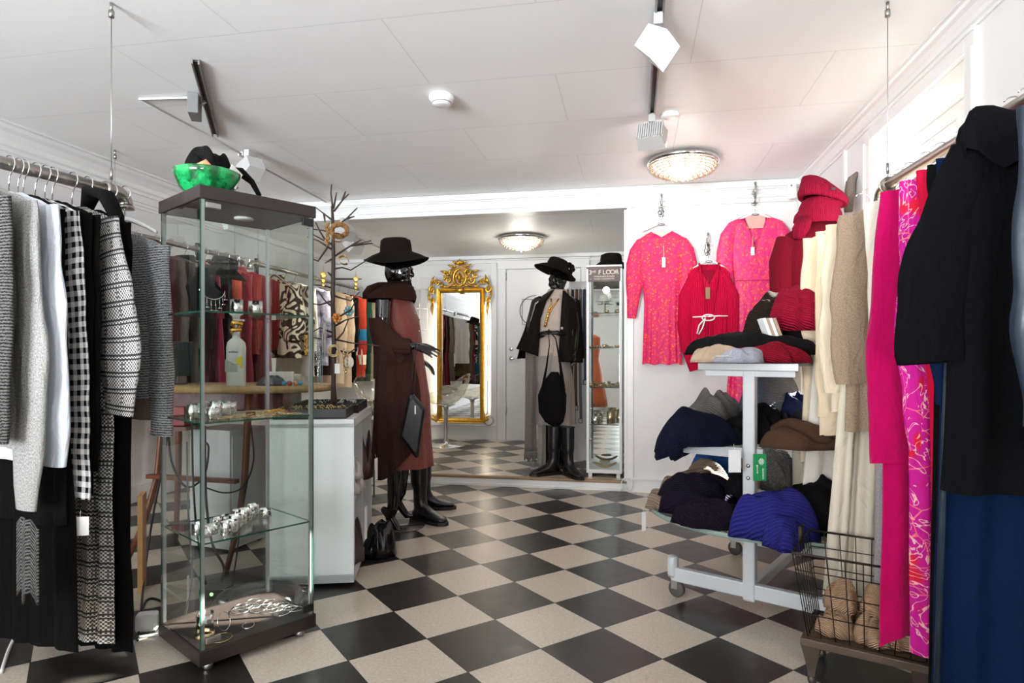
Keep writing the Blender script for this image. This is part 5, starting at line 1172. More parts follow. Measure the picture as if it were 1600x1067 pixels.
wall_tag('white price tag hanging at the neck of the short pink dress', 1037, 402, .025, .075, paper)
wall_tag('gold-brown tassel tag hanging in the red cardigan opening', 1106, 449, .032, .085, plain('bronze_card', '8b6b4c', .5, .3), dy=-.17)
wall_tag('white price tag in the neckline of the long pink dress', 1176, 386, .025, .06, paper)
# ================================================================ round display trolley
tw = plain('trolley_white', 'c6c8c8', .35, var=.03)
t = thing('display_trolley', 'white three-tier display trolley on castors, heaped with knitwear', 'display trolley', (.652, 3.068, 0), R(-27.5))
# local x runs along each end frame, local y from the near frame to the far frame
FY = .377
for s in (-1, 1):
    MB().box((0, s*FY, .54), (.05, .045, .96)).build('post', tw, t, bevel=.008)
    m = MB().box((0, s*FY, .102), (.68, .035, .062)); m.build('base_bar', tw, t, bevel=.006)
    for k in (-1, 1):
        MB().lathe([(.022, .092), (.024, .096), (.024, .172), (.02, .178), (.001, .178)], (k*.335, s*FY, 0), 16).build('bar_end', tw, t)
        c = MB().lathe([(.001, .084), (.02, .084), (.024, .088), (.02, .092)], (k*.335, s*FY, 0), 14)
        for q in (-.014, .014): c.box((k*.335+.012, s*FY+q, .062), (.03, .004, .05))
        cf_ = c.build('castor', steel, t, bevel=.002)
        m = MB(); m.T = Matrix.Translation((k*.335+.018, s*FY, .037)) @ Matrix.Rotation(R(90), 4, 'X'); m.lathe([(.012, -.012), (.03, -.011), (.0365, -.006), (.0365, .006), (.03, .011), (.012, .012)], n=20); m.build('castor_wheel', plain('grey_rubber', '4b463f', .6), cf_)
    MB().box((0, s*FY, 1.0), (.36, .04, .045)).build('top_bracket', tw, t, bevel=.003)
    MB().box((-.12 if s < 0 else 0, s*(FY-.02 if s < 0 else FY), .66), (.34, .03, .045)).build('middle_bracket', tw, t, bevel=.003)
for z in (.615, .565):
    o = MB().ball((0, 0, 0), (.008, .005, .008), 10, 6).build('bolt', steel, t); o.location = (-.0, -FY-.025, z)
MB().box((0, 0, .10), (.03, FY*2, .045)).build('spine_bar', tw, t, bevel=.004)
MB().box((0, -.0, 1.028), (.40, .86, .012)).box((0, -.425, 1.018), (.40, .012, .03)).build('top_tray', plain('tray_grey_metal', '9a9a98', .3, .5), t, bevel=.002)
MB().box((-.08, 0, .688), (.56, .78, .01)).build('middle_shelf', gl, t)
gt = [glass('tray_glass', (.84, .9, .86)), plain('sea_glass_edge', '8a9d92', .15, var=.05)]
m = MB(); k = 72; zz = .36; rr = .575
for z, sg in ((zz-.006, -1), (zz+.014, 1)): m.add([(rr*math.cos(2*PI*j/k), rr*math.sin(2*PI*j/k), z) for j in range(k)], [tuple(range(k)) if sg > 0 else tuple(range(k-1, -1, -1))], sm=False, mi=0)
m.rings([[(r*math.cos(2*PI*j/k), r*math.sin(2*PI*j/k), z) for j in range(k)] for r, z in ((rr, zz-.006), (rr+.004, zz-.003), (rr+.004, zz+.011), (rr, zz+.014))], False, False, mi=1)
m.build('glass_tray', gt, t)
TRM = Matrix.Translation((.652, 3.068, 0)) @ Matrix.Rotation(R(-27.5), 4, 'Z')
def tr(x, y, z): return TRM @ Vector((x, y, z))
GT, MS, TT = zz+.0145, .694, 1.0345
nav_rib = c_('aubergine_rib_knit', '1b1526', None, 'rib', per=28); blue_rib = c_('royal_blue_rib_knit', '2b2a78', None, 'rib', per=24); blackk = c_('black_angora', '0b0a0c', '141316', 'fleck'); navyk = c_('navy_fine_knit', '14162c', None, 'rib', per=60)
tanrib = c_('tan_rib_knit', '94806f', None, 'rib', per=30); greyrib = c_('slate_grey_rib', '5c5f68', None, 'rib', per=34); brownk = c_('brown_jersey', '4a362a', None, 'plain'); wine = c_('wine_knit', '7a1232', None, 'rib', per=34); bluek = c_('cobalt_knit', '1d4c86'); creamk = c_('oat_knit', 'b5a898', None, 'plain'); charc = c_('charcoal_knit', '2c2d31', '1f2023', 'heather')
red_rib = c_('raspberry_rib_knit', '980f30', None, 'rib', per=42); red_knit = c_('crimson_rib_knit', '8a0e26', None, 'rib', per=50); jeans = c_('grey_twill', '9a9ba3', '80818a', 'heather'); tanc = c_('camel_twill', 'a5917b')
def at_tray(px, py, d, z):            # a spot on a tray below a picture column
    q = at(px, py, d); return Vector((q.x, q.y, z))
def ov(rx, lip): return lambda x, y: 0
def over_edge(pos, rz, rad, amount):
    """cloth sinks where it reaches past the round tray"""
    c, s = math.cos(rz), math.sin(rz)
    def f(x, y):
        w = Vector((pos.x+x*c-y*s-.67, pos.y+x*s+y*c-3.06)).length; e = max(0, w-rad)
        return amount*e
    return f
G3, G2, G1 = 'knitwear heaped on the round bottom tray', 'knitwear heaped on the middle shelf', 'knitwear heaped on the top tray'
def knit(name, label, px, d, z, rz, mat, rx, ry, h, g, edge=None, **k):
    p = at_tray(px, 700, d, z)
    if edge: k['droop'] = over_edge(p, rz+TH, edge[0], edge[1])
    return heap(name, label, 'knitwear', p, rz+TH, mat, rx, ry, h, g, **k)
knit('ribbed_sweater', 'aubergine ribbed sweater filling the left of the round tray', 1092, 2.84, GT, .25, nav_rib, .20, .155, .15, G3, seed=21, nf=3, fold=.10, ang=1.1)
knit('ribbed_sweater', 'aubergine sweater at the front edge of the round tray', 1112, 2.58, GT, -.1, c_('plum_knit', '1e1524', None, 'rib', per=40), .15, .085, .10, G3, seed=22, fold=.08)
knit('ribbed_sweater', 'royal blue ribbed sweater lying in the middle of the round tray', 1214, 2.43, GT, .2, blue_rib, .17, .115, .17, G3, seed=23, nf=4, fold=.10, ang=1.2)
knit('ribbed_sleeve', 'royal blue rolled sleeve hanging over the front of the round tray', 1224, 2.30, GT-.005, 1.3, blue_rib, .075, .07, .11, G3, seed=24, nf=3, fold=.06, ang=0)
knit('angora_sweater', 'black angora sweater on the right of the round tray', 1290, 2.54, GT, -.4, blackk, .18, .17, .19, G3, seed=25, fold=.05)
knit('folded_sweater', 'tan ribbed sweater at the back left of the round tray', 1092, 3.02, GT, .1, tanrib, .18, .11, .17, G3, seed=26, fold=.06, ang=1.4)
knit('folded_sweater', 'tan sweater corner at the far left rim of the round tray', 1035, 2.88, GT, .3, tanrib, .075, .08, .07, G3, seed=27)
knit('folded_sweater', 'cobalt blue sweater behind the tan one on the round tray', 1120, 3.18, GT, 0, bluek, .14, .09, .21, G3, seed=28, fold=.04)
knit('folded_sweater', 'oat-coloured sweater behind the cobalt one on the round tray', 1140, 3.30, GT, 0, creamk, .16, .08, .235, G3, seed=29, fold=.05)
knit('wine_sweater', 'wine red sweater at the very back of the round tray', 1118, 3.44, GT, .1, wine, .13, .07, .28, G3, seed=30)
knit('black_sock', 'black knitted cuff standing up by the near post', 1153, 2.68, GT+.10, .1, blackk, .045, .045, .11, G3, seed=31, fold=.04)
knit('grey_fur_scarf', 'grey fluffy scarf far back on the round tray', 1215, 3.28, GT, .2, c_('grey_mohair', '6d6e70', '3d3e40', 'heather'), .12, .08, .16, G3, seed=32, fold=.25)
# middle shelf
knit('navy_sweater', 'navy sweater spilling over the left end of the middle shelf', 1086, 2.72, MS+.005, .05, navyk, .19, .13, .11, G2, seed=41, nf=4, fold=.14, ang=1.2, droop=lambda x, y: .9*max(0, -x-.07)**1.25)
knit('navy_sweater', 'second navy sweater hanging below the middle bracket', 1103, 2.98, MS, .1, navyk, .16, .1, .10, G2, seed=42, droop=lambda x, y: .9*max(0, -x-.02)**1.1)
knit('grey_sweater', 'grey ribbed sweater folded at the back left of the middle shelf', 1118, 3.02, MS+.06, .1, c_('grey_rib', '6b6864', None, 'rib', per=34), .15, .12, .13, G2, seed=43, nf=4)
knit('slate_sweater', 'slate grey ribbed sweater crowning the middle shelf', 1205, 2.94, MS+.055, .6, greyrib, .16, .13, .20, G2, seed=44, nf=3, fold=.1, ang=.9)
knit('brown_jersey_top', 'brown jersey top folded at the front right of the middle shelf', 1252, 2.55, MS, -.3, brownk, .165, .11, .085, G2, seed=45, nf=5, fold=.2, ang=1.5)
knit('black_sweater', 'black sweater in the middle of the middle shelf', 1190, 2.72, MS, 0, blackk, .17, .10, .13, G2, seed=46)
knit('dark_blue_top', 'dark blue top behind the brown jersey on the middle shelf', 1245, 2.85, MS+.05, -.2, c_('dark_blue_jersey', '161d38'), .15, .13, .13, G2, seed=47, fold=.2)
knit('charcoal_top', 'charcoal top beside the brown jersey on the middle shelf', 1252, 2.72, MS, -.3, charc, .13, .08, .12, G2, seed=48)
# top tray
knit('black_sweater', 'black sweater stretched along the front of the top tray', 1165, 2.62, TT+.03, -.35, blackk, .25, .09, .10, G1, seed=51, fold=.06, nf=3)
knit('raspberry_sleeve', 'raspberry ribbed sleeve lying across the front of the top tray', 1190, 2.50, TT+.0, -.5, red_knit, .165, .045, .075, G1, seed=52, fold=.05, nf=3, ang=1.5)
knit('folded_trousers', 'camel folded trousers on the left front of the top tray', 1125, 2.58, TT, .05, tanc, .115, .085, .07, G1, seed=53, fold=.14, ang=1.5, nf=4)
knit('folded_trousers', 'grey folded trousers on the front edge of the top tray', 1160, 2.47, TT, 0, jeans, .10, .06, .055, G1, seed=54, fold=.16, ang=1.3, nf=4)
knit('brown_sweater', 'dark brown sweater heaped at the back of the top tray', 1222, 2.92, TT, .3, c_('dark_brown_knit', '2a201c', None, 'rib', per=45), .19, .15, .29, G1, seed=55, fold=.06)
knit('black_jersey', 'black top under the raspberry sweater on the top tray', 1238, 2.72, TT, .1, blackk, .13, .10, .2, G1, seed=56)
knit('raspberry_sweater', 'raspberry ribbed sweater hanging down over the top heap', 1250, 2.66, TT+.13, .4, red_rib, .09, .13, .19, G1, seed=57, fold=.03, ang=0, nf=3)
def stand_tag(label, p, rz, sx, sz, mat, tilt=0, cat='tag', group=None):
    o = MB().box((0, 0, -sz/2), (sx, .0018, sz)).tube([(0, 0, -.004), (0, .012, .022)], .0009, 4).build('price_tag', mat, bevel=.002); return place(tag(o, label, cat, group), p, rot=(tilt, 0, rz))
stand_tag('white printed tag hanging from the middle bracket of the trolley', at(1148, 703, 2.545), TH, .05, .09, paper)
# its print, and the green tag with white writing
gt_ = thing('green_tag', 'green hang tag with white writing on the near trolley post', 'tag', at(1187, 709, 2.485), TH)
MB().box((0, 0, -.053), (.052, .002, .106)).build('tag_card', plain('bright_green_card', '1c8a4e', .5), gt_, bevel=.004); tc_ = gt_.children[0]
wink = plain('white_ink', 'f4f6f2', .6)
text_mesh('ecovero', .0125, 'tag_print', wink, tc_, (.010, -.0016, -.078), (R(90), R(90), 0)); text_mesh('genuine', .011, 'tag_print', wink, tc_, (-.012, -.0016, -.06), (R(90), R(90), 0))
m = MB()
for k in range(4): m.tube([(.006+.009*math.cos(a)*.7+.004*math.cos(k*1.57), -.0016, -.03+.009*math.sin(a)+.004*math.sin(k*1.57)) for a in [j*.524 for j in range(12)]], .0007, 4, closed=True)
m.build('tag_emblem', wink, tc_)
wt = bpy.data.objects['price_tag']
stand_tag('narrow white tag hanging at the left rim of the round tray', at(1006, 800, 2.86), TH+.4, .022, .085, paper)
stand_tag('white tag lying on the front edge of the top tray', at(1140, 556, 2.44), TH+.1, .11, .03, paper, 1.2)
for k, (px, lb) in enumerate(((1196, 'leftmost'), (1201, 'second from left'), (1206, 'second from right'), (1212, 'rightmost'))):
    p = at(px, 512, 2.60); o = MB().box((0, 0, -.01), (.012, .06, .10), rot=Matrix.Rotation(-.35, 3, 'Y')).build('paper_label', (paper, plain('kraft_paper', 'a58f7c', .7))[k % 2]); place(tag(o, 'paper label standing among the sweaters on the top tray, '+lb+' of four', 'label', 'paper labels on the top tray'), p, TH)
# wire cart with knitted hats under the right rail
WC = Vector(on_z(1345, 1020, .12)); wq = at(1356, 1000, 2.06); t = thing('wire_cart', 'dark wire basket on a wooden base with legs, under the cream skirt', 'basket', (wq.x, wq.y, 0), R(-23)); wire_dark = plain('dark_wire', '2a221c', .5, .6)
bw, bd, tw_, td_ = .16, .12, .20, .16; zb, zt = .155, .43
def wpt(u, v, f):   # rectangle around the basket, f up
    return (lerp(bw, tw_, f)*u, lerp(bd, td_, f)*v, lerp(zb, zt, f))
for f, r in ((0, .003), (.28, .002), (.55, .002), (.8, .002), (1, .004)): MB().tube([wpt(*c, f) for c in ((-1, -1), (1, -1), (1, 1), (-1, 1))], r, 6, closed=True).build('wire_ring', wire_dark, t)
m = MB()
for k in range(9):
    s = -1+2*k/8
    for a, b in (((s, -1), 0), ((s, 1), 0), ((-1, s), 0), ((1, s), 0)): m.tube([wpt(*a, 0), wpt(*a, 1)], .0017, 5)
m.build('wire_uprights', wire_dark, t)['kind'] = 'stuff'
MB().box((0, 0, .142), (.36, .28, .025)).build('wooden_base', plain('dark_oak', '4a3a2c', .5, var=.3), t, bevel=.003)
for x, y in ((-.15, -.11), (.15, -.11), (-.15, .11), (.15, .11)): MB().rings([[(x+a*c, y+a*s, z) for c, s in ((-1, -1), (1, -1), (1, 1), (-1, 1))] for z, a in ((.13, .028), (.05, .012), (.03, .01))], sm=False).ball((x, y, .016), (.014, .014, .016), 10, 6).build('leg', plain('iron', '5a5048', .5, .7), t)
MB().tube([(-.2, -.02, .42), (-.2, -.02, .48), (-.2, .02, .48), (-.2, .02, .42)], .006, 8).build('handle', wire_dark, t)
beige_hat = c_('sand_rib_knit', 'c8a383', None, 'rib', per=60)
WM = Matrix.Translation((wq.x, wq.y, 0)) @ Matrix.Rotation(R(-23), 4, 'Z')
for k, (x, y, z, a) in enumerate(((-.085, -.045, .157, .2), (.02, -.05, .157, 1.1), (.10, -.03, .157, .6), (-.06, .05, .157, 2), (.06, .05, .157, .9), (-.075, -.02, .235, 1.4), (.03, .0, .235, .3))):
    heap('knitted_hat', 'sand-coloured knitted hat in the wire basket, '+('at the left front', 'in the middle of the front', 'at the right front', 'at the back left', 'at the back right', 'on top at the left', 'on top in the middle')[k], 'hat', WM @ Vector((x, y, z)), a, beige_hat, .06, .052, .08, 'knitted hats in the wire basket', seed=70+k, fold=.17, nf=4)
stand_tag('white tag standing in the wire basket among the hats', WM @ Vector((.135, -.10, .29)), R(-23), .035, .12, paper)
# ================================================================ mannequins
def frame_at(px, d, z=0.0):
    q = at(px, 600, d); return Vector((q.x, q.y, z))
def shell(rows, n=40, closed=True):
    """cloth body from rows of (z, cx, cy, rx, ry)"""
    return [[(cx+rx*(abs(math.cos(q))**.9)*(1 if math.cos(q) > 0 else -1), cy+ry*math.sin(q), z) for q in [2*PI*j/n for j in range(n)]] for z, cx, cy, rx, ry in rows]
def folded(rs, amp, nf, seed=0, start=.2):
    n = len(rs); out = []
    for i, r in enumerate(rs):
        f = max(0, (i/(n-1)-start)/(1-start)); c = sum((Vector(p) for p in r), Vector())/len(r); o = []
        for j, p in enumerate(r):
            q = 2*PI*j/len(r); d = Vector(p)-c; k = 1+amp*f*(math.sin(nf*q+seed+f)+.5*math.sin(nf*1.9*q+seed*2)); o.append(c+Vector((d.x*k, d.y*k, d.z)))
        out.append(o)
    return out
def densify(rows, n):
    out = []
    for a, b in zip(rows, rows[1:]):
        for k in range(n): out.append(tuple(lerp(x, y, smooth(k/n)*.5+k/n*.5) for x, y in zip(a, b)))
    out.append(rows[-1]); return out
def head(m, c, yaw, tilt=0.0, s=1.0):
    """a faced mannequin head turned by yaw (0 looks along -y)"""
    M = Matrix.Rotation(yaw, 3, 'Z') @ Matrix.Rotation(tilt, 3, 'X'); c = Vector(c)
    def P(x, y, z): return c + M @ Vector((x*s, y*s, z*s))
    m.ball(c, (.072*s, .092*s, .105*s), 20, 14, rot=M); m.ball(P(0, -.035, -.06), (.05*s, .055*s, .06*s), 16, 10, rot=M)
    m.tube([P(0, -.088, .018), P(0, -.106, -.02), P(0, -.098, -.028)], [.008*s, .013*s, .01*s], 8); m.ball(P(0, -.104, -.024), .014*s, 8, 6)
    for q in (-1, 1):
        m.ball(P(q*.03, -.083, .022), (.018*s, .010*s, .008*s), 10, 6, rot=M); m.ball(P(q*.03, -.082, .004), (.015*s, .009*s, .010*s), 10, 6, rot=M)
        m.ball(P(q*.074, .005, -.005), (.010*s, .022*s, .032*s), 10, 8, rot=M); m.ball(P(q*.036, -.062, -.03), (.024*s, .022*s, .022*s), 10, 8, rot=M)
    m.ball(P(0, -.088, -.056), (.023*s, .010*s, .006*s), 10, 6, rot=M); m.ball(P(0, -.087, -.066), (.019*s, .010*s, .007*s), 10, 6, rot=M); m.ball(P(0, -.078, -.095), (.02*s, .018*s, .016*s), 10, 8, rot=M)
def hand(m, w, d, up, s=1.0, curl=.25, side=1, spread=.16):
    """wrist point, finger direction, back-of-hand normal; side = thumb side"""
    w = Vector(w); d = Vector(d).normalized(); up = (Vector(up)-d*Vector(up).dot(d)).normalized(); x = d.cross(up)*side
    m.rings([[w+d*l+x*(a*math.cos(q))+up*(b*math.sin(q)) for q in [2*PI*j/16 for j in range(16)]] for l, a, b in ((-.01*s, .024*s, .019*s), (.02*s, .03*s, .017*s), (.06*s, .039*s, .015*s), (.088*s, .037*s, .012*s))])
    for k, (o, L) in enumerate(((.030, .072), (.010, .082), (-.011, .076), (-.030, .058))):
        b = w+d*.082*s+x*o*s; dd = (d+x*(o*spread*28)).normalized(); P = [b]
        for j in range(3):
            L_ = L*s*(.45, .32, .23)[j]; a = curl*(j+.6); v = dd*math.cos(a)-up*math.sin(a); P.append(P[-1]+v*L_)
        m.limb(P, [.0092*s, .0086*s, .0076*s, .006*s], 8)
    b = w+d*.02*s+x*.026*s; v = (d*.62+x*.72-up*.25).normalized(); v2 = (d*.85+x*.35-up*.3).normalized(); m.limb([b, b+v*.04*s, b+v*.04*s+v2*.03*s, b+v*.04*s+v2*.055*s], [.013*s, .0105*s, .0092*s, .007*s], 8)
def body_mesh(j, name, mat, parent, vox=.007):
    m = MB()
    for P, rad in j['limbs']: m.limb(P, rad, 16)
    for c, r in j['balls']: m.ball(c, r, 20, 12)
    head(m, *j['head'])
    for h in j['hands']: hand(m, **h)
    return m.build(name, mat, parent, remesh=vox)
rust = c_('rust_satin', '79362d', None, 'plain', rough=.55, sheen=.15); brownwool = c_('brown_fleck_wool', '2c1b17', '4a302a', 'heather'); brownrib = c_('brown_rib_wool', '40271e', None, 'rib', per=40); felt2 = c_('dark_brown_felt', '1d1713', '262019', 'fleck')
# ---- mannequin 1: profile to the right, brown wrap over a rust dress
D1 = 3.93; o1 = frame_at(635, D1); S1 = D1/F
def X1(px): return (px-635)*S1
def Z1_(py): return EYE-(py-HY)*S1
t = thing('mannequin', 'black mannequin in a brown wrap, rust dress and wide-brimmed hat', 'mannequin', o1, TH); mq1 = t
J = dict(head=((X1(622), .0, Z1_(424)), R(75), 0.05, .95), balls=[((X1(622), .01, Z1_(500)), (.095, .125, .16)), ((X1(634), -.01, Z1_(500)), (.07, .11, .08)), ((X1(624), .0, Z1_(575)), (.10, .14, .12))],
 limbs=[([(X1(620), .0, Z1_(436)), (X1(617), .0, Z1_(462))], [.05, .055]), ([(X1(612), -.12, Z1_(467)), (X1(615), .12, Z1_(467))], [.05, .05]),
  ([(X1(608), -.165, Z1_(470)), (X1(608), -.18, Z1_(500)), (X1(607), -.18, Z1_(530)), (X1(634), -.20, Z1_(542)), (X1(652), -.19, Z1_(541))], [.05, .047, .04, .035, .025]),
  ([(X1(617), .17, Z1_(458)), (X1(615), .2, Z1_(500)), (X1(622), .19, Z1_(545)), (X1(648), .16, Z1_(560))], [.05, .046, .038, .027]),
  ([(X1(620), -.07, Z1_(590)), (X1(622), -.07, Z1_(690)), (X1(617), -.06, Z1_(790)), (X1(612), -.06, Z1_(803))], [.085, .058, .035, .03]), ([(X1(613), -.06, Z1_(806)), (X1(626), -.07, Z1_(824)), (X1(634), -.075, Z1_(823))], [.03, .022, .014]), ([(X1(610), -.06, Z1_(800)), (X1(603), -.055, Z1_(793))], [.026, .022]),
  ([(X1(626), .08, Z1_(590)), (X1(628), .08, Z1_(690)), (X1(622), .09, Z1_(775)), (X1(617), .09, Z1_(785))], [.085, .058, .034, .03]), ([(X1(617), .09, Z1_(790)), (X1(632), .095, Z1_(812)), (X1(640), .098, Z1_(812))], [.028, .02, .013])],
 hands=[dict(w=(X1(655), -.19, Z1_(541)), d=(.93, -.22, -.28), up=(.1, -.55, .8), side=-1, curl=.16, s=1.0, spread=.25), dict(w=(X1(650), .16, Z1_(561)), d=(.8, 0, -.6), up=(.4, .3, .8), side=1, curl=.3, s=.9)])
body_mesh(J, 'body', black_gloss, t, .0052)
MB().lathe([(.001, 0), (.15, 0), (.15, .006), (.001, .008)], (X1(625), .02, 0), 36).build('base_plate', plain('smoked_glass_plate', '585650', .1, .3), t)
rows = densify([(Z1_(448), X1(620), 0, .052, .06), (Z1_(466), X1(621), 0, .085, .15), (Z1_(500), X1(626), 0, .115, .155), (Z1_(530), X1(632), 0, .105, .145), (Z1_(560), X1(634), 0, .11, .15), (Z1_(620), X1(637), .0, .132, .155), (Z1_(690), X1(637), .0, .14, .165), (Z1_(727), X1(639), .0, .145, .17)], 5)
MB().rings(folded(shell(rows), .06, 7, 1, .45), False, False).build('rust_dress', rust, t); dr_ = bpy.data.objects['rust_dress']
m = MB()    # buttons down the front
for k in range(9): m.ball((X1(655)+.008*math.sin(k*.6)-(.02 if k < 2 else 0)-(.025 if k == 0 else 0), -.05, Z1_(482+9*k)), .006, 8, 6)
m.build('button_row', brass, dr_)
# wrap: from the shoulder blade over the forearm and down to below the knee
def wrap(u, v):
    a = lerp(R(160), R(322), u); f = v
    zt = lerp(Z1_(492), Z1_(538), smooth(u*1.0)); zb = lerp(Z1_(742), Z1_(690), smooth(abs(u-.45)*1.6)); z = lerp(zt, zb, f)
    fx = .115+.045*f+.05*math.sin(f*PI)*smooth(u); fy = .205+.03*math.sin(f*PI); w = .016*math.sin(13*u+f*4)+.009*math.sin(27*u+2)
    fall = smooth((f-.15)/.85)
    cx = lerp(X1(622), X1(626), f); r = 1+w*5*(.25+fall*.8)
    return (cx+(fx*r)*math.cos(a), fy*r*math.sin(a), z+.012*math.sin(u*9+f*5)*(1-f))
MB().grid(wrap, 70, 40, (.95, .95)).build('wrap', brownwool, t, solid=.008)
rows = [(Z1_(500), X1(600), -.175, .055, .06), (Z1_(520), X1(606), -.175, .07, .07), (Z1_(540), X1(618), -.18, .095, .075), (Z1_(560), X1(620), -.17, .10, .075), (Z1_(590), X1(612), -.15, .075, .06)]
MB().rings(folded(shell(densify(rows, 4)), .07, 5, 3, .0), False, False).tube([(X1(607), -.18, Z1_(528)), (X1(632), -.2, Z1_(543)), (X1(650), -.195, Z1_(542))], [.07, .06, .045], 18, cap=False).build('wrap_fold', brownwool, t)
rows = [(Z1_(446), X1(625), 0, .068, .072), (Z1_(441), X1(624), 0, .074, .078), (Z1_(447), X1(622), -.01, .09, .11), (Z1_(455), X1(618), -.015, .125, .17), (Z1_(464), X1(614), -.02, .15, .215), (Z1_(471), X1(613), -.02, .15, .215)]
MB().rings(folded(shell(rows), .05, 4, 2, .1), False, False).rings(folded(shell([(Z1_(442), X1(600), .02, .05, .07), (Z1_(448), X1(592), .02, .075, .11), (Z1_(458), X1(584), .02, .07, .12), (Z1_(466), X1(580), .02, .055, .11), (Z1_(468), X1(585), .02, .03, .06)]), .05, 4, 2, .1)).build('cowl_collar', brownrib, t)
hat('brown_felt_hat', 'wide-brimmed dark brown felt hat worn by the mannequin beside the cube shelf', Vector((o1.x, o1.y, 0))+Vector((X1(619)*CT, X1(619)*ST, Z1_(397))), felt2, (.2, .185), (.098, .092, .098), (.06, -.04, TH), .045, brimup=.4)
# bag hanging from the mannequin's hand
t = thing('leather_pouch', 'black leather triangular pouch bag hanging from the hatted mannequin', 'handbag', o1, TH)
m = MB(); out = [(X1(650), Z1_(611)), (X1(657), Z1_(611)), (X1(674), Z1_(632)), (X1(664), Z1_(703)), (X1(660), Z1_(706)), (X1(636), Z1_(674))]
cxm = sum(p[0] for p in out)/6; czm = sum(p[1] for p in out)/6
m.rings([[(cxm+(x-cxm)*k, y, czm+(z-czm)*k) for x, z in out] for k, y in ((.8, -.285), (.97, -.275), (1, -.262), (.97, -.249), (.8, -.24))], sm=False); m.build('pouch', black_leather, t, bevel=.006)
m = MB().tube([(X1(652), -.262, Z1_(614)), (X1(655), -.262, Z1_(580)), (X1(657), -.262, Z1_(550)), (X1(660), -.25, Z1_(538))], .007, 8, flat=(1, .35)).tube([(X1(656), -.262, Z1_(614)), (X1(659), -.262, Z1_(580)), (X1(660), -.262, Z1_(550)), (X1(661), -.25, Z1_(538))], .007, 8, flat=(1, .35)); m.build('hang_strap', black_leather, t)
MB().box((X1(660), -.292, Z1_(634)), (.008, .001, .05)).build('tag_strip', paper, bpy.data.objects['pouch'])
def boot(m, x, y, yaw, h, r0=.062, s=1.0, z0=0.0):
    c, sn = math.cos(yaw), math.sin(yaw)
    def P(f, l, z): return Vector((x+(f*c-l*sn)*s, y+(f*sn+l*c)*s, z0+z*s))
    rs = []
    for z, a, b, o in ((h, r0, r0*.85, -.01), (h*.8, r0, r0*.86, -.01), (h*.55, r0*.93, r0*.8, -.006), (.19, r0*.74, r0*.66, 0), (.13, r0*.74, r0*.64, .002), (.09, r0*.86, r0*.66, .012), (.05, r0*.98, r0*.64, .02), (.02, r0*1.0, r0*.62, .02)):
        rs.append([P(o+a*math.cos(q), b*math.sin(q), z) for q in [2*PI*j/24 for j in range(24)]])
    m.rings(rs)
    rs = []
    for f, b, zt in ((-.045, .03, .06), (0, .04, .12), (.05, .043, .105), (.10, .047, .075), (.15, .048, .058), (.19, .04, .045), (.215, .022, .032)):
        rs.append([P(f, b*math.cos(q), .018+(zt-.018)*(.5+.5*math.sin(q))) for q in [2*PI*j/20 for j in range(20)]])
    m.rings(rs)
def sole(m, x, y, yaw, s=1.0, z0=0.0):
    c, sn = math.cos(yaw), math.sin(yaw); o = [(-.06, .02), (-.05, .036), (0, .038), (.06, .042), (.13, .05), (.19, .042), (.225, .016)]
    P = [(x+(f*c-l*sn)*s, y+(f*sn+l*c)*s) for f, l in o+[(f, -l) for f, l in reversed(o)]]
    m.prism(P, z0+.0, z0+.022, axis='z'); m.prism([(x+(f*c-l*sn)*s, y+(f*sn+l*c)*s) for f, l in ((-.062, .03), (-.005, .036), (-.005, -.036), (-.062, -.03))], z0+.0, z0+.026, axis='z')
def boot_thing(label, loc, rz, h, r0, s, group):
    t = thing('tall_boot', label, 'boot', loc, rz, group); m = MB(); boot(m, 0, 0, 0, h, r0); m.build('boot_shaft', black_leather, t, remesh=.007); m = MB(); sole(m, 0, 0, 0); m.build('sole', black_plastic, t, bevel=.002)
    m = MB().tube([((-.01+(r0+.002)*math.cos(q)), (r0*.85+.002)*math.sin(q), h-.004) for q in [k*PI/12 for k in range(24)]], .004, 6, closed=True); m.build('top_binding', black_plastic, t); t.scale = (s, s, s); return t
q = on_z(656, 813); boot_thing('tall black boot standing at the hatted mannequin\'s front foot, nearer of the pair', (q.x, q.y, 0), TH-.62, .42, .06, 1.03, 'tall boots beside the hatted mannequin')
q = on_z(662, 796); boot_thing('tall black boot standing at the hatted mannequin\'s feet, further of the pair', (q.x, q.y, 0), TH+.1, .40, .064, 1.0, 'tall boots beside the hatted mannequin')
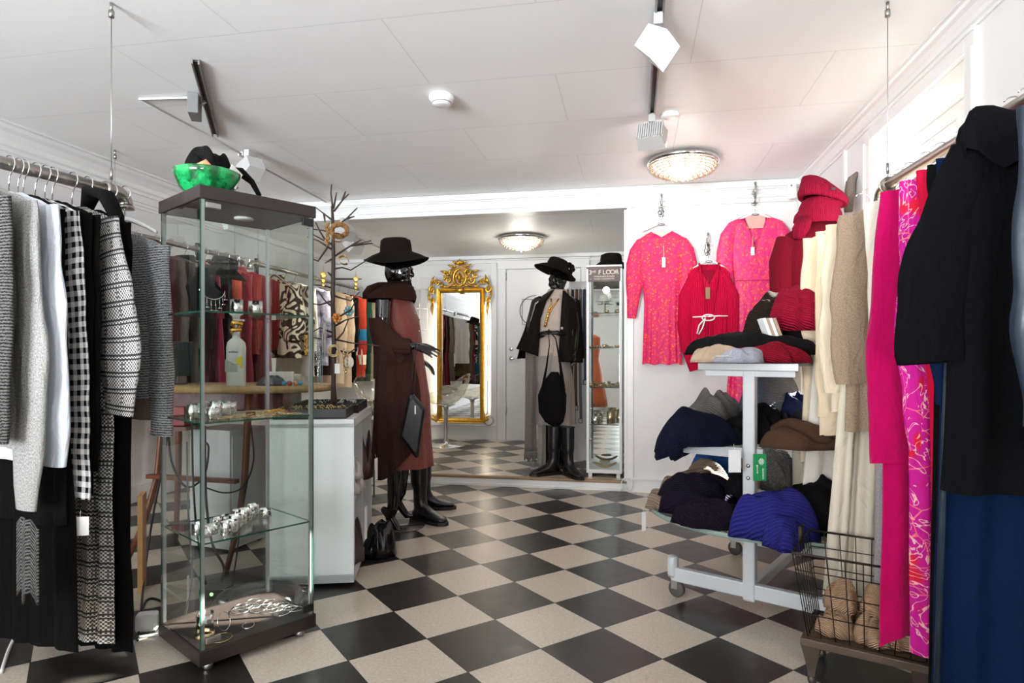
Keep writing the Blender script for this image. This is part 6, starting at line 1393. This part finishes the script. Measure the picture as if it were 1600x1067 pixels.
# ---- mannequin 2 on the platform
D2 = 5.46; o2 = frame_at(866, D2, STEP); S2 = D2/F
def X2(px): return (px-866)*S2
def Z2_(py): return EYE-(py-HY)*S2-STEP
t = thing('mannequin', 'black mannequin on the platform in a beige shirt with a dark jacket over the shoulders', 'mannequin', o2, TH); mq2 = t
J = dict(head=((X2(871), .0, Z2_(438)), R(-32), .15, 1.0), balls=[((X2(864), 0, Z2_(487)), (.15, .10, .13)), ((X2(862), 0, Z2_(545)), (.14, .105, .12))],
 limbs=[([(X2(872), .0, Z2_(450)), (X2(868), .0, Z2_(466))], [.048, .055]), ([(X2(842), 0, Z2_(472)), (X2(890), 0, Z2_(472))], [.055, .055]),
  ([(X2(838), .0, Z2_(474)), (X2(830), -.01, Z2_(505)), (X2(828), -.03, Z2_(528)), (X2(846), -.13, Z2_(524))], [.048, .043, .036, .026]), ([(X2(893), .0, Z2_(474)), (X2(899), 0, Z2_(510)), (X2(897), -.04, Z2_(545))], [.048, .042, .03]),
  ([(X2(855), 0, Z2_(560)), (X2(853), 0, Z2_(640)), (X2(853), .03, Z2_(728))], [.085, .055, .035]), ([(X2(876), 0, Z2_(560)), (X2(878), 0, Z2_(640)), (X2(878), .03, Z2_(728))], [.085, .055, .035])],
 hands=[dict(w=(X2(868), -.165, Z2_(521)), d=(-1, -.1, .05), up=(0, -.4, .9), side=1, curl=.35, s=.95), dict(w=(X2(897), -.045, Z2_(548)), d=(0, -.1, -1), up=(.9, -.3, 0), side=1, curl=.3, s=.9)])
J['limbs'].append(([(X2(893), .0, Z2_(480)), (X2(888), -.08, Z2_(525)), (X2(868), -.155, Z2_(521))], [.04, .035, .024]))
body_mesh(J, 'body', black_gloss, t)
shirt_b = c_('beige_crepe', 'c4b2a4', None, 'plain', .8); skirt_b = c_('grey_beige_crepe', 'a69a93', None, 'plain', .75); jacket_b = c_('black_brown_wool', '1b1613', '2a211b', 'fleck')
rows = densify([(Z2_(456), X2(870), 0, .06, .06), (Z2_(465), X2(867), 0, .13, .085), (Z2_(480), X2(864), 0, .165, .11), (Z2_(515), X2(861), 0, .15, .115), (Z2_(540), X2(860), 0, .145, .115), (Z2_(556), X2(860), 0, .155, .12)], 4); MB().rings(folded(shell(rows), .03, 6, 1, .3), False, False).build('beige_shirt', shirt_b, t)
m = MB(); m.rings(shell([(Z2_(462), X2(869), -.005, .085, .075), (Z2_(452), X2(870), -.005, .07, .066), (Z2_(455), X2(870), -.008, .08, .075), (Z2_(468), X2(868), -.012, .115, .098)]), False, False); m.build('shirt_collar', shirt_b, bpy.data.objects['beige_shirt'])
rows = densify([(Z2_(538), X2(862), 0, .135, .108), (Z2_(560), X2(863), 0, .15, .12), (Z2_(610), X2(867), 0, .165, .13), (Z2_(662), X2(867), 0, .17, .14)], 6); MB().rings(folded(shell(rows), .07, 8, 2, .25), False, False).build('beige_skirt', skirt_b, t)
# jacket hung over the shoulders: two fronts and a back
jk = MB()
def front(P, y0, y1):    # quad strip between outer and inner edges, bulging forward
    nv = len(P)
    def fn(u, v):
        k = min(int(v*(nv-1)), nv-2); f = v*(nv-1)-k; a, b = P[k], P[k+1]
        xo = lerp(a[0], b[0], f); xi = lerp(a[1], b[1], f); zo = lerp(a[2], b[2], f); zi = lerp(a[3], b[3], f)
        return (lerp(X2(xo), X2(xi), u), lerp(y0, y1, u)-.05*math.sin(u*PI)-.012*math.sin(u*9+v*3), lerp(Z2_(zo), Z2_(zi), u))
    jk.grid(fn, 14, 24, (.3, .6))
front([(848, 864, 462, 455), (834, 852, 478, 472), (824, 843, 505, 500), (814, 842, 530, 530), (807, 840, 545, 557)], .02, -.13)
front([(890, 878, 463, 456), (905, 876, 472, 475), (910, 874, 500, 505), (911, 872, 535, 540), (911, 871, 567, 565)], .04, -.13)
def back(u, v): a = lerp(R(185), R(-5), u); return (X2(lerp(868, 862, v))+(.2+.075*v)*math.cos(a)+(.01 if u > .5 else -.02*v), .0+(.10+.05*v)*math.sin(a), lerp(Z2_(458)-.03*abs(math.cos(a))**2*2, Z2_(560), v))
jk.grid(back, 24, 20, (.6, .6)); jk.build('draped_jacket', jacket_b, t, solid=.008)
m = MB(); m.ball((X2(876), -.148, Z2_(514)), (.012, .004, .012), 12, 6); m.build('jacket_button', plain('horn', '9a938a', .3), bpy.data.objects['draped_jacket'])
m = MB(); rnd = random.Random(5)
for s in (-1, 1): m.tube([(X2(868)+s*.045, -.07, Z2_(462)), (X2(864)+s*.02, -.115, Z2_(474)), (X2(857), -.13, Z2_(490)), (X2(850)+s*.004, -.135, Z2_(512))], .006, 6)
for k in range(7): m.ball((X2(857)-.006*k, -.137, Z2_(484+4*k)), (.010, .007, .015), 8, 6)
m.build('gold_necklace', gold, t)
for px, w, y0, py0, py1, mt, nm in ((829, .085, -.02, 548, 705, c_('grey_fleck_scarf', '9a948a', '6a645b', 'tweed'), 'grey_scarf'), (846, .06, -.05, 556, 728, c_('pale_fleck_scarf', 'bdb6ad', '8d867d', 'tweed'), 'pale_scarf')):
    m = MB(); m.grid(lambda u, v: (X2(px)+(u-.5)*w*(1+.2*v), y0+.012*math.sin(u*7+v*2), lerp(Z2_(py0), Z2_(py1), v)), 12, 20, (.15, .9))
    for k in range(12): x = X2(px)+(k/11-.5)*w*1.2; m.tube([(x, y0+.012*math.sin(k/11*7+2), Z2_(py1)), (x+.004*math.sin(k*3), y0, Z2_(py1)-.07-.015*math.sin(k*5))], .0032, 5)
    m.build(nm, mt, t, solid=.007)
MB().box((X2(843), .02, .06), (.09, .012, .12)).box((X2(843), .0, .005), (.16, .1, .01)).build('clear_foot', acrylic, t)
hat('black_flower_hat', 'black felt hat with a felt flower worn by the platform mannequin', o2+Vector((X2(868)*CT+.01, X2(868)*ST, Z2_(419))), felt, (.19, .18), (.094, .09, .08), (-.06, .36, TH), .04, bow=True)
t = thing('hobo_bag', 'big black slouchy bag hanging from the platform mannequin\'s hand', 'handbag', o2, TH)
rows = densify([(Z2_(580), X2(864), -.22, .03, .02), (Z2_(595), X2(861), -.22, .08, .035), (Z2_(615), X2(860), -.22, .118, .05), (Z2_(640), X2(860), -.22, .112, .05), (Z2_(655), X2(863), -.22, .075, .042), (Z2_(661), X2(865), -.22, .03, .025)], 4); MB().rings(folded(shell(rows), .03, 5, 1, .0)).build('bag_body', c_('black_canvas', '0f0d0d'), t)
MB().tube([(X2(845), -.22, Z2_(612)), (X2(852), -.225, Z2_(570)), (X2(856), -.225, Z2_(540)), (X2(855), -.2, Z2_(516)), (X2(866), -.19, Z2_(530)), (X2(872), -.215, Z2_(565)), (X2(877), -.22, Z2_(608))], [.04, .02, .009, .008, .009, .018, .035], 10, flat=(1, .4)).build('hang_strap', c_('black_canvas', '0f0d0d'), t)
for px, py, rz, lb in ((866, 741, 3.6, 'tall black riding boot on the platform edge, left of the pair'), (888, 743, -1.15, 'tall black riding boot on the platform edge, right of the pair')):
    q = on_z(px, py, STEP); boot_thing(lb, (q.x, max(q.y, WF+.08), STEP), TH+rz, .40, .062, 1.0, 'riding boots on the platform edge')
# ---- red bust behind the trolley
q = at(1279, 600, 3.44); BX = Vector((q.x, q.y, 0)); SB = 3.44/F
t = thing('dress_form', 'torso form in a crimson sweater standing behind the trolley', 'dress form', BX, TH)
def XB(px): return (px-1283)*SB
def ZB(py): return EYE-(py-HY)*SB
MB().lathe([(.001, 0), (.15, 0), (.15, .012), (.02, .02), (.014, .03), (.014, .75)], n=28).build('stand_foot', plain('black_stand', '1a1a1b', .4), t)
m = MB(); m.rings(shell(densify([(ZB(640), 0, 0, .15, .10), (ZB(560), 0, 0, .14, .10), (ZB(480), 0, 0, .16, .11), (ZB(400), 0, 0, .19, .11), (ZB(365), 0, 0, .16, .08), (ZB(348), 0, 0, .06, .055), (ZB(330), 0, 0, .05, .05)], 4))); m.build('torso', plain('cream_linen', 'c9bfae', .8), t)
red_sw = c_('crimson_sweater_knit', '7e0d24', None, 'rib', per=60)
rows = densify([(ZB(345), 0, 0, .068, .062), (ZB(352), 0, 0, .10, .075), (ZB(366), 0, 0, .175, .10), (ZB(395), 0, 0, .205, .122), (ZB(460), 0, 0, .185, .13), (ZB(520), 0, 0, .175, .13), (ZB(575), 0, 0, .18, .135)], 4)
MB().rings(folded(shell(rows), .03, 5, 4, .3), False, False).build('sweater_body', red_sw, t)
for s in (-1, 1): MB().tube([(s*.165, 0, ZB(375)), (s*.2, 0, ZB(410)), (s*.205, -.01, ZB(470)), (s*.2, -.03, ZB(540))], [.062, .066, .058, .045], 18, cap=False).build('sleeve', red_sw, t)
for k, (z0, z1, a) in enumerate(((348, 336, .08), (336, 322, .085), (322, 308, .078))): pass
rsp = c_('raspberry_scarf_rib', '9c1036', None, 'rib', per=36)
t2 = thing('knitted_scarf', 'raspberry ribbed scarf wound around the neck of the crimson torso', 'scarf', BX, TH)
rows = [(ZB(352), .0, -.01, .11, .10), (ZB(345), -.01, -.01, .125, .112), (ZB(335), -.005, 0, .12, .108), (ZB(328), .0, 0, .105, .098), (ZB(322), .01, 0, .112, .10), (ZB(314), .01, 0, .10, .09), (ZB(310), .008, 0, .075, .07)]
MB().rings(folded(shell(rows), .06, 3, 1, -.5), False, True).build('neck_coil', rsp, t2)
MB().tube([(-.10, -.06, ZB(345)), (-.135, -.085, ZB(362)), (-.15, -.09, ZB(378))], [.045, .05, .03], 14, flat=(1, .5)).build('scarf_end', rsp, t2)
t2 = thing('knitted_hat', 'raspberry ribbed knitted hat set on top of the scarf', 'hat', BX+Vector((0, 0, ZB(312)-.002)), TH)
M_ = MB(); M_.T = Matrix.Rotation(.25, 4, 'Y'); M_.rings(folded(shell([(0, .02, 0, .10, .09), (-.004, .02, 0, .125, .11), (.02, .015, 0, .13, .115), (.05, .0, 0, .115, .10), (.075, -.025, 0, .09, .08), (.10, -.05, 0, .065, .06), (.115, -.06, 0, .03, .03)]), .05, 3, 3, -.3), False, True); M_.build('hat_knit', rsp, t2)
MB().box((.02, -.118, .03), (.022, .003, .012)).build('hat_label', black_plastic, t2)
p = on_u(1340, 295, UR); t = tag(MB().tube([(0, 0, .09), (-.03, .0, .06), (-.045, -.01, -.04), (-.05, -.01, -.13)], [.012, .022, .024, .02], 10).tube([(0, .03, .09), (-.03, .04, .05), (-.04, .045, -.05), (-.04, .045, -.12)], [.012, .02, .022, .018], 10).build('striped_scarf', c_('grey_striped_wool', '8d857c', '5f564e', 'heather')), 'grey-brown scarf hanging on the window wall behind the crimson torso', 'scarf'); t.location = p
# ================================================================ back room: mirror, chairs, display case, wire shelf
MX0, MX1 = on_w(682, 550, WB-.1)[0], on_w(756, 550, WB-.1)[0]; MC = (MX0+MX1)/2; MW = MX1-MX0
mz = lambda py: EYE-(py-HY)/F*7.28
t = thing('gilt_mirror', 'tall gilt mirror with a carved crest, lit from behind, on the back wall', 'mirror', (MC, WB-.075, mz(662)), 0)
gilt = NT('gilt_carving'); v = gilt.coord('Object'); gilt.set(Base_Color=gilt.mix(gilt.noise(v, 25, 3), hexc('b98420'), hexc('f0c453')), Metallic=.85, Roughness=.28); gilt = gilt.m
MH = mz(448)-mz(662)
MB().box((0, .02, MH/2), (MW-.06, .004, MH-.06)).build('mirror_glass', plain('silvered_glass', 'f2f4f3', .0, 1, var=0), t)
MB().box((0, .035, MH/2), (MW-.02, .02, MH-.02)).build('backing', dark_wood, t)
fw = .055
prof = [(-.5, .0), (-.42, -.03), (-.2, -.022), (0, -.036), (.2, -.03), (.42, -.012), (.5, .01), (.5, .03), (-.5, .03)]
m = MB(); cs = [(-1, -1), (1, -1), (1, 1), (-1, 1), (-1, -1)]; rs = []
for cxs, czs in cs: rs.append([(cxs*(MW/2-fw/2-p*fw), y, MH/2+czs*(MH/2-fw/2-p*fw)) for p, y in prof])
m.rings(rs, False, False, sm=False); m.build('frame', gilt, t)
def scroll(m, c, r, turns, a0, dirn=1, w=.014, y=-.03):
    P = []; n = int(turns*14)
    for k in range(n+1): f = k/n; a = a0+dirn*f*turns*2*PI; q = r*(1-.85*f); P.append((c[0]+q*math.cos(a), y-.012*f, c[1]+q*math.sin(a)))
    m.tube(P, [w*(1-.5*k/n) for k in range(n+1)], 7); m.ball(P[-1], w*.9, 8, 6)
def leaf(m, a, b, w, y=-.03):
    a = Vector((a[0], y, a[1])); b = Vector((b[0], y-.01, b[1])); m.tube([a, a.lerp(b, .35)+Vector((0, -.015, 0)), a.lerp(b, .7)+Vector((0, -.018, 0)), b], [w*.5, w, w*.7, w*.15], 8)
K = 7.2/F
def cr(px, py): return ((px-719)*K*1.0, mz(py)-mz(662))
for s in (-1, 1):
    m = MB()
    M2 = lambda dx, py: (s*dx*K, mz(py)-mz(662))
    scroll(m, M2(46, 451), .045, 1.3, PI/2, -s, .017); scroll(m, M2(38, 440), .04, 1.2, 0 if s > 0 else PI, s, .015); scroll(m, M2(47, 468), .032, 1.2, PI/2, s, .014)
    leaf(m, M2(48, 445), M2(42, 428), .02); leaf(m, M2(46, 470), M2(45, 492), .02); leaf(m, M2(52, 455), M2(50, 470), .016)
    scroll(m, M2(20, 436), .05, 1.2, PI, s, .016); scroll(m, M2(14, 424), .05, 1.3, -PI/2, -s, .016); scroll(m, M2(24, 428), .035, 1.1, 0, -s, .013)
    leaf(m, M2(18, 424), M2(33, 421), .018); leaf(m, M2(10, 416), M2(20, 411), .016); leaf(m, M2(6, 410), M2(12, 405), .015); leaf(m, M2(30, 440), M2(40, 436), .016); leaf(m, M2(26, 442), M2(33, 447), .016)
    leaf(m, M2(3, 443), M2(16, 446), .018); leaf(m, M2(16, 446), M2(34, 447), .016); leaf(m, M2(12, 418), M2(4, 410), .015)
    m.build('carved_scrolls', gilt, t); m = MB(); scroll(m, M2(45, 655), .028, 1.2, PI/2, s, .011); leaf(m, M2(38, 661), M2(48, 652), .014); m.build('foot_scroll', gilt, t)
m = MB()
m.tube([((719-719)*K+.075*math.cos(a), -.04, cr(719, 432)[1]+.095*math.sin(a)) for a in [k*.3 for k in range(21)]], .012, 8, closed=True)
for k in range(5): leaf(m, cr(719, 412), cr(711+4*k, 402+abs(k-2)*2), .013)
scroll(m, cr(716, 432), .035, 1.1, 0, 1, .011, -.045); scroll(m, cr(723, 436), .03, 1.1, PI, -1, .010, -.045); leaf(m, cr(719, 440), cr(719, 424), .02, -.045); m.ball((0, -.045, cr(0, 452)[1]), (.05, .03, .035), 12, 8)
m.build('carved_crest', gilt, t)
MB().prism([cr(699, 447), cr(739, 447), cr(736, 430), cr(728, 416), cr(719, 410), cr(710, 416), cr(702, 430)], -.02, .0).build('crest_panel', plain('aged_gilt_panel', '9a7446', .4, .5), t)
ledw = glow('warm_led_strip', 'fff0d6', 28)
m = MB()
for s in (-1, 1): MB().box((s*(MW/2-.006), .058, MH*.48), (.012, .014, MH*.8)).build('light_strip', ledw, t)
MB().tube([(MW/2+.05+.055*math.cos(a), -.0, .03+.055*math.sin(a)) for a in [k*.3 for k in range(21)]], .008, 8, closed=True).build('corner_ring', plain('grey_silver_ring', '9c9a98', .3, .8), t)
# clear acrylic swivel chairs
def acrylic_chair(label, loc, rz):
    t = thing('swivel_chair', label, 'chair', loc, rz, 'clear acrylic swivel chairs')
    MB().lathe([(.001, 0), (.20, 0), (.205, .006), (.19, .012), (.06, .02), (.03, .035), (.024, .06), (.022, .38), (.03, .42), (.05, .435), (.001, .436)], n=40).build('pedestal', chrome, t)
    m = MB(); n = 40; rs = []
    for k in range(9):
        f = k/8; a = f*PI*.46; rr = .27*math.sin(a)/math.sin(PI*.46)
        rs.append([(rr*math.cos(2*PI*j/n), rr*.95*math.sin(2*PI*j/n), .445+.17*(1-math.cos(a))*(1.0+1.25*max(0, math.cos(2*PI*j/n-PI/2))**1.3-.45*max(0, -math.cos(2*PI*j/n-PI/2)))) for j in range(n)])
    m.rings(rs, True, False); m.build('seat_shell', acrylic, t, solid=.008)
    MB().tube([(q[0], q[1], q[2]+.003) for q in rs[-1]], .0055, 6, closed=True).build('shell_rim', acrylic, t)
    m = MB()
    for k in range(6): m.tube([(.03*math.cos(k*1.047), .03*math.sin(k*1.047), .43), (.10*math.cos(k*1.047), .1*math.sin(k*1.047), .455)], .006, 6)
    m.build('seat_support', chrome, t); return t
q = on_z(697, 697, STEP); acrylic_chair('clear acrylic swivel chair before the gilt mirror', (q.x, q.y, STEP), R(-60))
q = on_z(594, 704, STEP); acrylic_chair('clear acrylic swivel chair half hidden behind the rust dress', (q.x, q.y, STEP), R(60))
# white glass display case at the platform edge
q0 = on_w(916, 742, WF+.10); q1 = on_w(976, 742, WF+.10); cx0, cx1 = q0[0], q1[0]-.02; cw = cx1-cx0; ch = on_w(916, 414, WF+.10)[2]-STEP; cd = .30
t = thing('display_case', 'narrow white glass display case with a brown sign, at the platform edge', 'display cabinet', ((cx0+cx1)/2, WF+.115+cd/2, STEP), 0); CS = t
cb = .05
m = MB().box((0, 0, cb), (cw, cd, .03)); m.build('case_base', white_paint, t, bevel=.002)
MB().box((0, 0, ch-.015), (cw, cd, .03)).build('case_top', white_paint, t, bevel=.002)
for x in (-1, 1):
    for y in (-1, 1):
        MB().box((x*(cw/2-.011), y*(cd/2-.011), (ch+cb)/2), (.022, .022, ch-cb-.03)).build('corner_post', white_paint, t, bevel=.002); MB().box((x*(cw/2-.03), y*(cd/2-.03), .018), (.03, .03, .036)).build('case_foot', steel, t)
pane(MB(), (0, -cd/2+.006, (ch+cb)/2), (cw-.044, .004, ch-cb-.04)).build('glass_door', gl, t)
for s in (-1, 1): pane(MB(), (s*(cw/2-.008), 0, (ch+cb)/2), (.004, cd-.044, ch-cb-.04)).build('glass_side', gl, t)
MB().box((0, cd/2-.008, (ch+cb)/2), (cw-.044, .006, ch-cb-.04)).build('mirror_back', plain('silvered_glass', 'f2f4f3', .0, 1, var=0), t)
czs = [EYE-(py-HY)/F*5.2-STEP for py in (490, 544, 605, 662)]
for z in czs: pane(MB(), (0, 0, z), (cw-.05, cd-.05, .006)).build('glass_shelf', gl, t)
sb = plain('dark_brown_sign', '4a3223', .4, var=.06)
sz0 = EYE-(441-HY)/F*5.15-STEP; sz1 = EYE-(418-HY)/F*5.15-STEP
MB().box((0, -cd/2-.003, (sz0+sz1)/2), (cw-.03, .006, sz1-sz0)).build('sign_board', sb, t, bevel=.001); sbo = bpy.data.objects['sign_board']
ink = plain('sign_cream_ink', 'eadfd4', .6); sy = -cd/2-.0066; sc_ = (sz1-sz0)
text_mesh('3', sc_*.43, 'sign_lettering', ink, sbo, (-cw*.385, sy, sz1-sc_*.52), (R(90), 0, 0)); text_mesh('rd', sc_*.26, 'sign_lettering', ink, sbo, (-cw*.29, sy, sz1-sc_*.40), (R(90), 0, 0))
for ch_, x in zip('FLOOR', (-.13, .0, .125, .255, .385)): text_mesh(ch_, sc_*.43, 'sign_lettering', ink, sbo, (x*cw*.93, sy, sz1-sc_*.52), (R(90), 0, 0))
text_mesh('HÅNDLAGEDE SMYKKER', sc_*.125, 'sign_lettering', ink, sbo, (0, sy, sz1-sc_*.70), (R(90), 0, 0)); text_mesh('FRA EGET SMYKKEVERKSTED', sc_*.105, 'sign_lettering', ink, sbo, (.0, sy, sz1-sc_*.86), (R(90), 0, 0))
for z in (ch-.12, .3, .55): MB().lathe([(.001, 0), (.012, 0), (.012, .01), (.001, .012)], n=14).build('door_knob' if z == .55 else 'door_hinge', chrome, t).location = (-cw/2+.035, -cd/2+.0, z)
light('POINT', 'case_lamp', ((cx0+cx1)/2, WF+.115+cd/2, STEP+ch-.16), .15, color=(1, .95, .88), shadow_soft_size=.03)
MB().lathe([(.001, 0), (.02, 0), (.02, .012), (.001, .012)], (0, 0, ch-.045), 20).build('case_downlight', lamp_white, t)
base = Vector(((cx0+cx1)/2, WF+.115+cd/2, STEP)); proto = None
# jewellery in the case: gold bits along each shelf
grp = 'gold bracelets in the white display case'
for k, (x, y, zi) in enumerate([(-.08, -.06, 0), (.02, -.07, 0), (.1, -.05, 0), (-.11, -.08, 1), (-.06, -.05, 1), (0, -.08, 1), (.05, -.05, 1), (.1, -.08, 1), (-.11, -.07, 2), (-.07, -.09, 2), (-.03, -.06, 2), (.02, -.08, 2), (.06, -.05, 2), (.1, -.08, 2), (.115, -.03, 2)]):
    lab = 'small gold bracelet standing on a glass shelf of the white display case'; L = base+Vector((x, y, czs[zi]+.0035))
    if proto is None: proto = cuff('gold_bracelet', lab, grp, L, .021, .022, k, brass); o = proto
    else: o = copy_thing(proto, L, k*1.3)
    o.scale = (.9, .9, (.6, 1, 1.3)[k % 3])
cuff('wide_bangle', 'spiral silver bangle on the lowest glass shelf of the white case', None, base+Vector((-.07, -.05, czs[3]+.0035)), .045, .06, 1, silver); cuff('wide_bangle', 'tall gold cuff, left of two, on the lowest glass shelf of the white case', None, base+Vector((.05, -.03, czs[3]+.0035)), .035, .10, .5, brass); cuff('wide_bangle', 'tall gold cuff, right of two, on the lowest glass shelf of the white case', None, base+Vector((.115, .0, czs[3]+.0035)), .03, .09, 2, brass)
t = thing('display_hat', 'tiny pale display hat on the top glass shelf of the white case', 'hat', base+Vector((-.01, -.02, czs[0]+.11))); t.scale = (.4, .4, .4)
MB().lathe([(.0, .1), (.08, .1), (.09, .0), (.18, -.02)], n=28).lathe([(.05, -.27), (.05, -.26), (.01, -.25), (.01, .0)], n=12).build('hat_on_stand', plain('pale_straw', 'c9c6bd', .6), t)
o = MB().tube([(.09*math.cos(a), .03*math.sin(a), .02+.016*math.cos(2*a)) for a in [k*.262 for k in range(24)]], .007, 8, closed=True).tube([(.04*math.cos(a), .03*math.sin(a), .045) for a in [k*.5 for k in range(13)]], .006, 8).build('rope_belt', plain('tan_rope', '9a8463', .7, var=.3, nsc=90)); place(tag(o, 'tan rope belt coiled on the base of the white display case', 'belt'), base+Vector((0, -.03, cb+.018)))
o = MB().tube([(0, 0, 0), (.01, 0, .05), (.045, 0, .03), (.06, 0, .005)], .004, 6).tube([(.045+.045*math.cos(a), 0, .055+.05*math.sin(a)) for a in [k*.3 for k in range(21)]], .004, 6, closed=True).build('looped_cable', white_plastic); q = on_z(971, 764); place(tag(o, 'loop of white cord on the floor at the step corner', 'cable'), (q.x, WF-.045, .012))
# belts and scarves hanging behind the platform mannequin
beltm = [plain('tan_belt', '9a6a3e', .5), plain('black_belt', '151312', .4), plain('brown_belt', '5a3b28', .5), plain('grey_belt', '6c6a68', .5), plain('navy_belt', '2b3550', .5), plain('rust_belt', '8b4226', .5)]
t = thing('belt_hook_rail', 'small chrome hook rail on the back room partition holding belts', 'hook rail', on_w(904, 452, 5.95), 0)
MB().box((0, .012, 0), (.24, .014, .03)).build('rail_plate', white_paint, t)
for k in range(6): MB().tube([(-.1+.04*k, .004, 0), (-.1+.04*k, -.03, -.006), (-.1+.04*k, -.035, .012)], .003, 6).build('hook', chrome, t)
q = on_w(904, 452, 5.95)
for k in range(6):
    L = .85+.12*((k*5) % 4); m = MB(); x = -.1+.04*k; m.grid(lambda u, v: (x+(u-.5)*.026+.006*math.sin(v*4+k), -.018+.006*math.sin(v*6+k*2), -.002-L*v), 2, 16, (.03, 1)); m.tube([(x-.016, -.018, -L), (x+.016, -.018, -L), (x+.016, -.018, -L-.04), (x-.016, -.018, -L-.04)], .003, 6, closed=True)
    place(tag(m.build('hanging_belt', beltm[k], solid=.004), ('tan', 'black', 'brown', 'grey', 'navy', 'rust')[k]+' belt hanging on the hook rail behind the platform mannequin', 'belt', 'belts on the hook rail'), q)
# panel the hook rail is fixed to
struct('trim_11', MB().box((q.x+.16, 5.99, .92), (.5, .03, 1.68)), plaster)
hat('black_felt_hat', 'black felt hat lying on top of the white display case', base+Vector((.05, .02, ch+.035)), felt, (.15, .13), (.09, .085, .08), (0, 0, .3), .03)
# ring and square wire ornament on the door
q = on_w(835, 485, WB-.045); t = thing('wire_ornament', 'thin black ring and square ornament hanging on the white door', 'wall ornament', q)
MB().tube([(.17*math.cos(a), 0, .17*math.sin(a)) for a in [k*PI/24 for k in range(48)]], .004, 6, closed=True).build('ring', black_plastic, t); MB().tube([(-.14, -.0, .13), (.16, 0, .13), (.16, 0, -.16), (-.14, 0, -.16)], .003, 6, closed=True).build('square', black_plastic, t); MB().tube([(0, 0, .17), (0, .03, .19)], .002, 5).build('hang_nail', steel, t)
# wire wall shelf with scarves left of the mirror
q = on_w(640, 490, WB-.02); t = thing('wire_wall_rack', 'white wire rack on the back wall left of the gilt mirror', 'wall rack', q)
m = MB()
for z in (.28, .05, -.2, -.45): m.tube([(-.22, 0, z), (.22, 0, z)], .003, 5).tube([(-.22, -.16, z), (.22, -.16, z)], .003, 5)
for k in range(6): m.tube([(-.22+.088*k, 0, .3), (-.22+.088*k, 0, -.48)], .003, 5)
for z in (.28, .05, -.2): 
    for k in range(6): m.tube([(-.22+.088*k, 0, z), (-.22+.088*k, -.16, z)], .0025, 5)
m.build('wire_mesh', white_paint, t)['kind'] = 'stuff'
for k, (x, L, mt) in enumerate(((-.1, .42, gold), (-.06, .5, brass), (-.02, .46, gold), (.06, .34, plain('olive_leather', '3f3a22', .4)), (.1, .44, plain('brown_leather', '4a3028', .4, var=.3)))):
    m = MB(); m.tube([(x, -.16, .3), (x+.012, -.175, .25), (x+.006, -.17, .3-L*.6), (x-.004, -.17, .3-L)], .009 if k < 3 else .02, 8, flat=(1, .5)); place(tag(m.build('hanging_necklace' if k < 3 else 'hanging_scarf', mt), ('long gold chain nearest the mannequin on the white wire rack', 'pale gold chain in the middle of the white wire rack', 'long gold chain next to the scarves on the wire rack', 'olive scarf hanging on the white wire rack', 'brown scarf hanging at the right of the wire rack')[k], 'necklace' if k < 3 else 'scarf'), q)

# ---- clothes along the near left wall and a gown by the shop windows: the mirrors show them
A5, B5 = (-3.27, .55, 1.86), (-3.262, 2.85, 1.86)
pipe_rail('hanging_rail', 'pipe rail on the left wall hidden behind the near rail, seen in the gilt mirror', [A5, B5], .019)
script = c_('black_cream_script_knit', '1a1614', 'd9cdb4', 'graphic')
L5 = [('white_shirt', 'white shirt seen in the gilt mirror', 'shirt', 2.75, c_('white_cotton', 'e2dfd8'), .85), ('olive_coat', 'olive coat seen in the gilt mirror', 'coat', 2.6, c_('olive_wool', '5f5238'), 1.1), ('brown_coat', 'brown coat seen in the gilt mirror', 'coat', 2.45, c_('tobacco_wool', '6a5138'), 1.1),
 ('maroon_dress', 'maroon dress seen in the gilt mirror', 'dress', 2.3, burg, 1.2), ('script_poncho', 'black poncho with cream script pattern seen in the gilt mirror', 'poncho', 2.1, script, .85), ('teal_coat', 'teal coat seen in the gilt mirror', 'coat', 1.9, c_('teal_wool', '2a5566'), 1.1), ('white_coat', 'white coat seen in the gilt mirror', 'coat', 1.7, cream_k, 1.0), ('black_gown', 'black gown seen in the gilt mirror', 'dress', 1.45, blk_wool, 1.3), ('grey_gown', 'grey gown seen in the gilt mirror', 'dress', 1.2, charc, 1.3)]
for i, (nm, lb, ct, w, mt, L) in enumerate(L5):
    p = Vector((-3.266, w, 1.86)); hanger('white hanger under the '+lb, p, y2, 'white hangers on the hidden left rail')
    garment(nm, lb, ct, 'clothes on the hidden left rail', p, y2, mt, L=L, b=.03, bh=.04, hem=.25, seed=90+i, sleeve=(.6, .065, .06, .03, .02, .5), fold=.01)
t = thing('dress_form', 'orange satin gown on a stand behind the camera, seen in the white display case', 'dress form', (-.72, -1.2, 0))
MB().lathe([(.001, 0), (.16, 0), (.16, .012), (.02, .02), (.014, .03), (.014, .6)], n=24).build('stand_foot', black_plastic, t)
MB().rings(folded(shell(densify([(1.45, 0, 0, .05, .05), (1.40, 0, 0, .15, .09), (1.2, 0, 0, .15, .11), (1.0, 0, 0, .12, .09), (.8, 0, 0, .17, .13), (.1, 0, 0, .28, .22)], 4)), .05, 7, 2, .4)).build('gown', c_('orange_satin', 'b3572c', None, 'plain', .4), t)
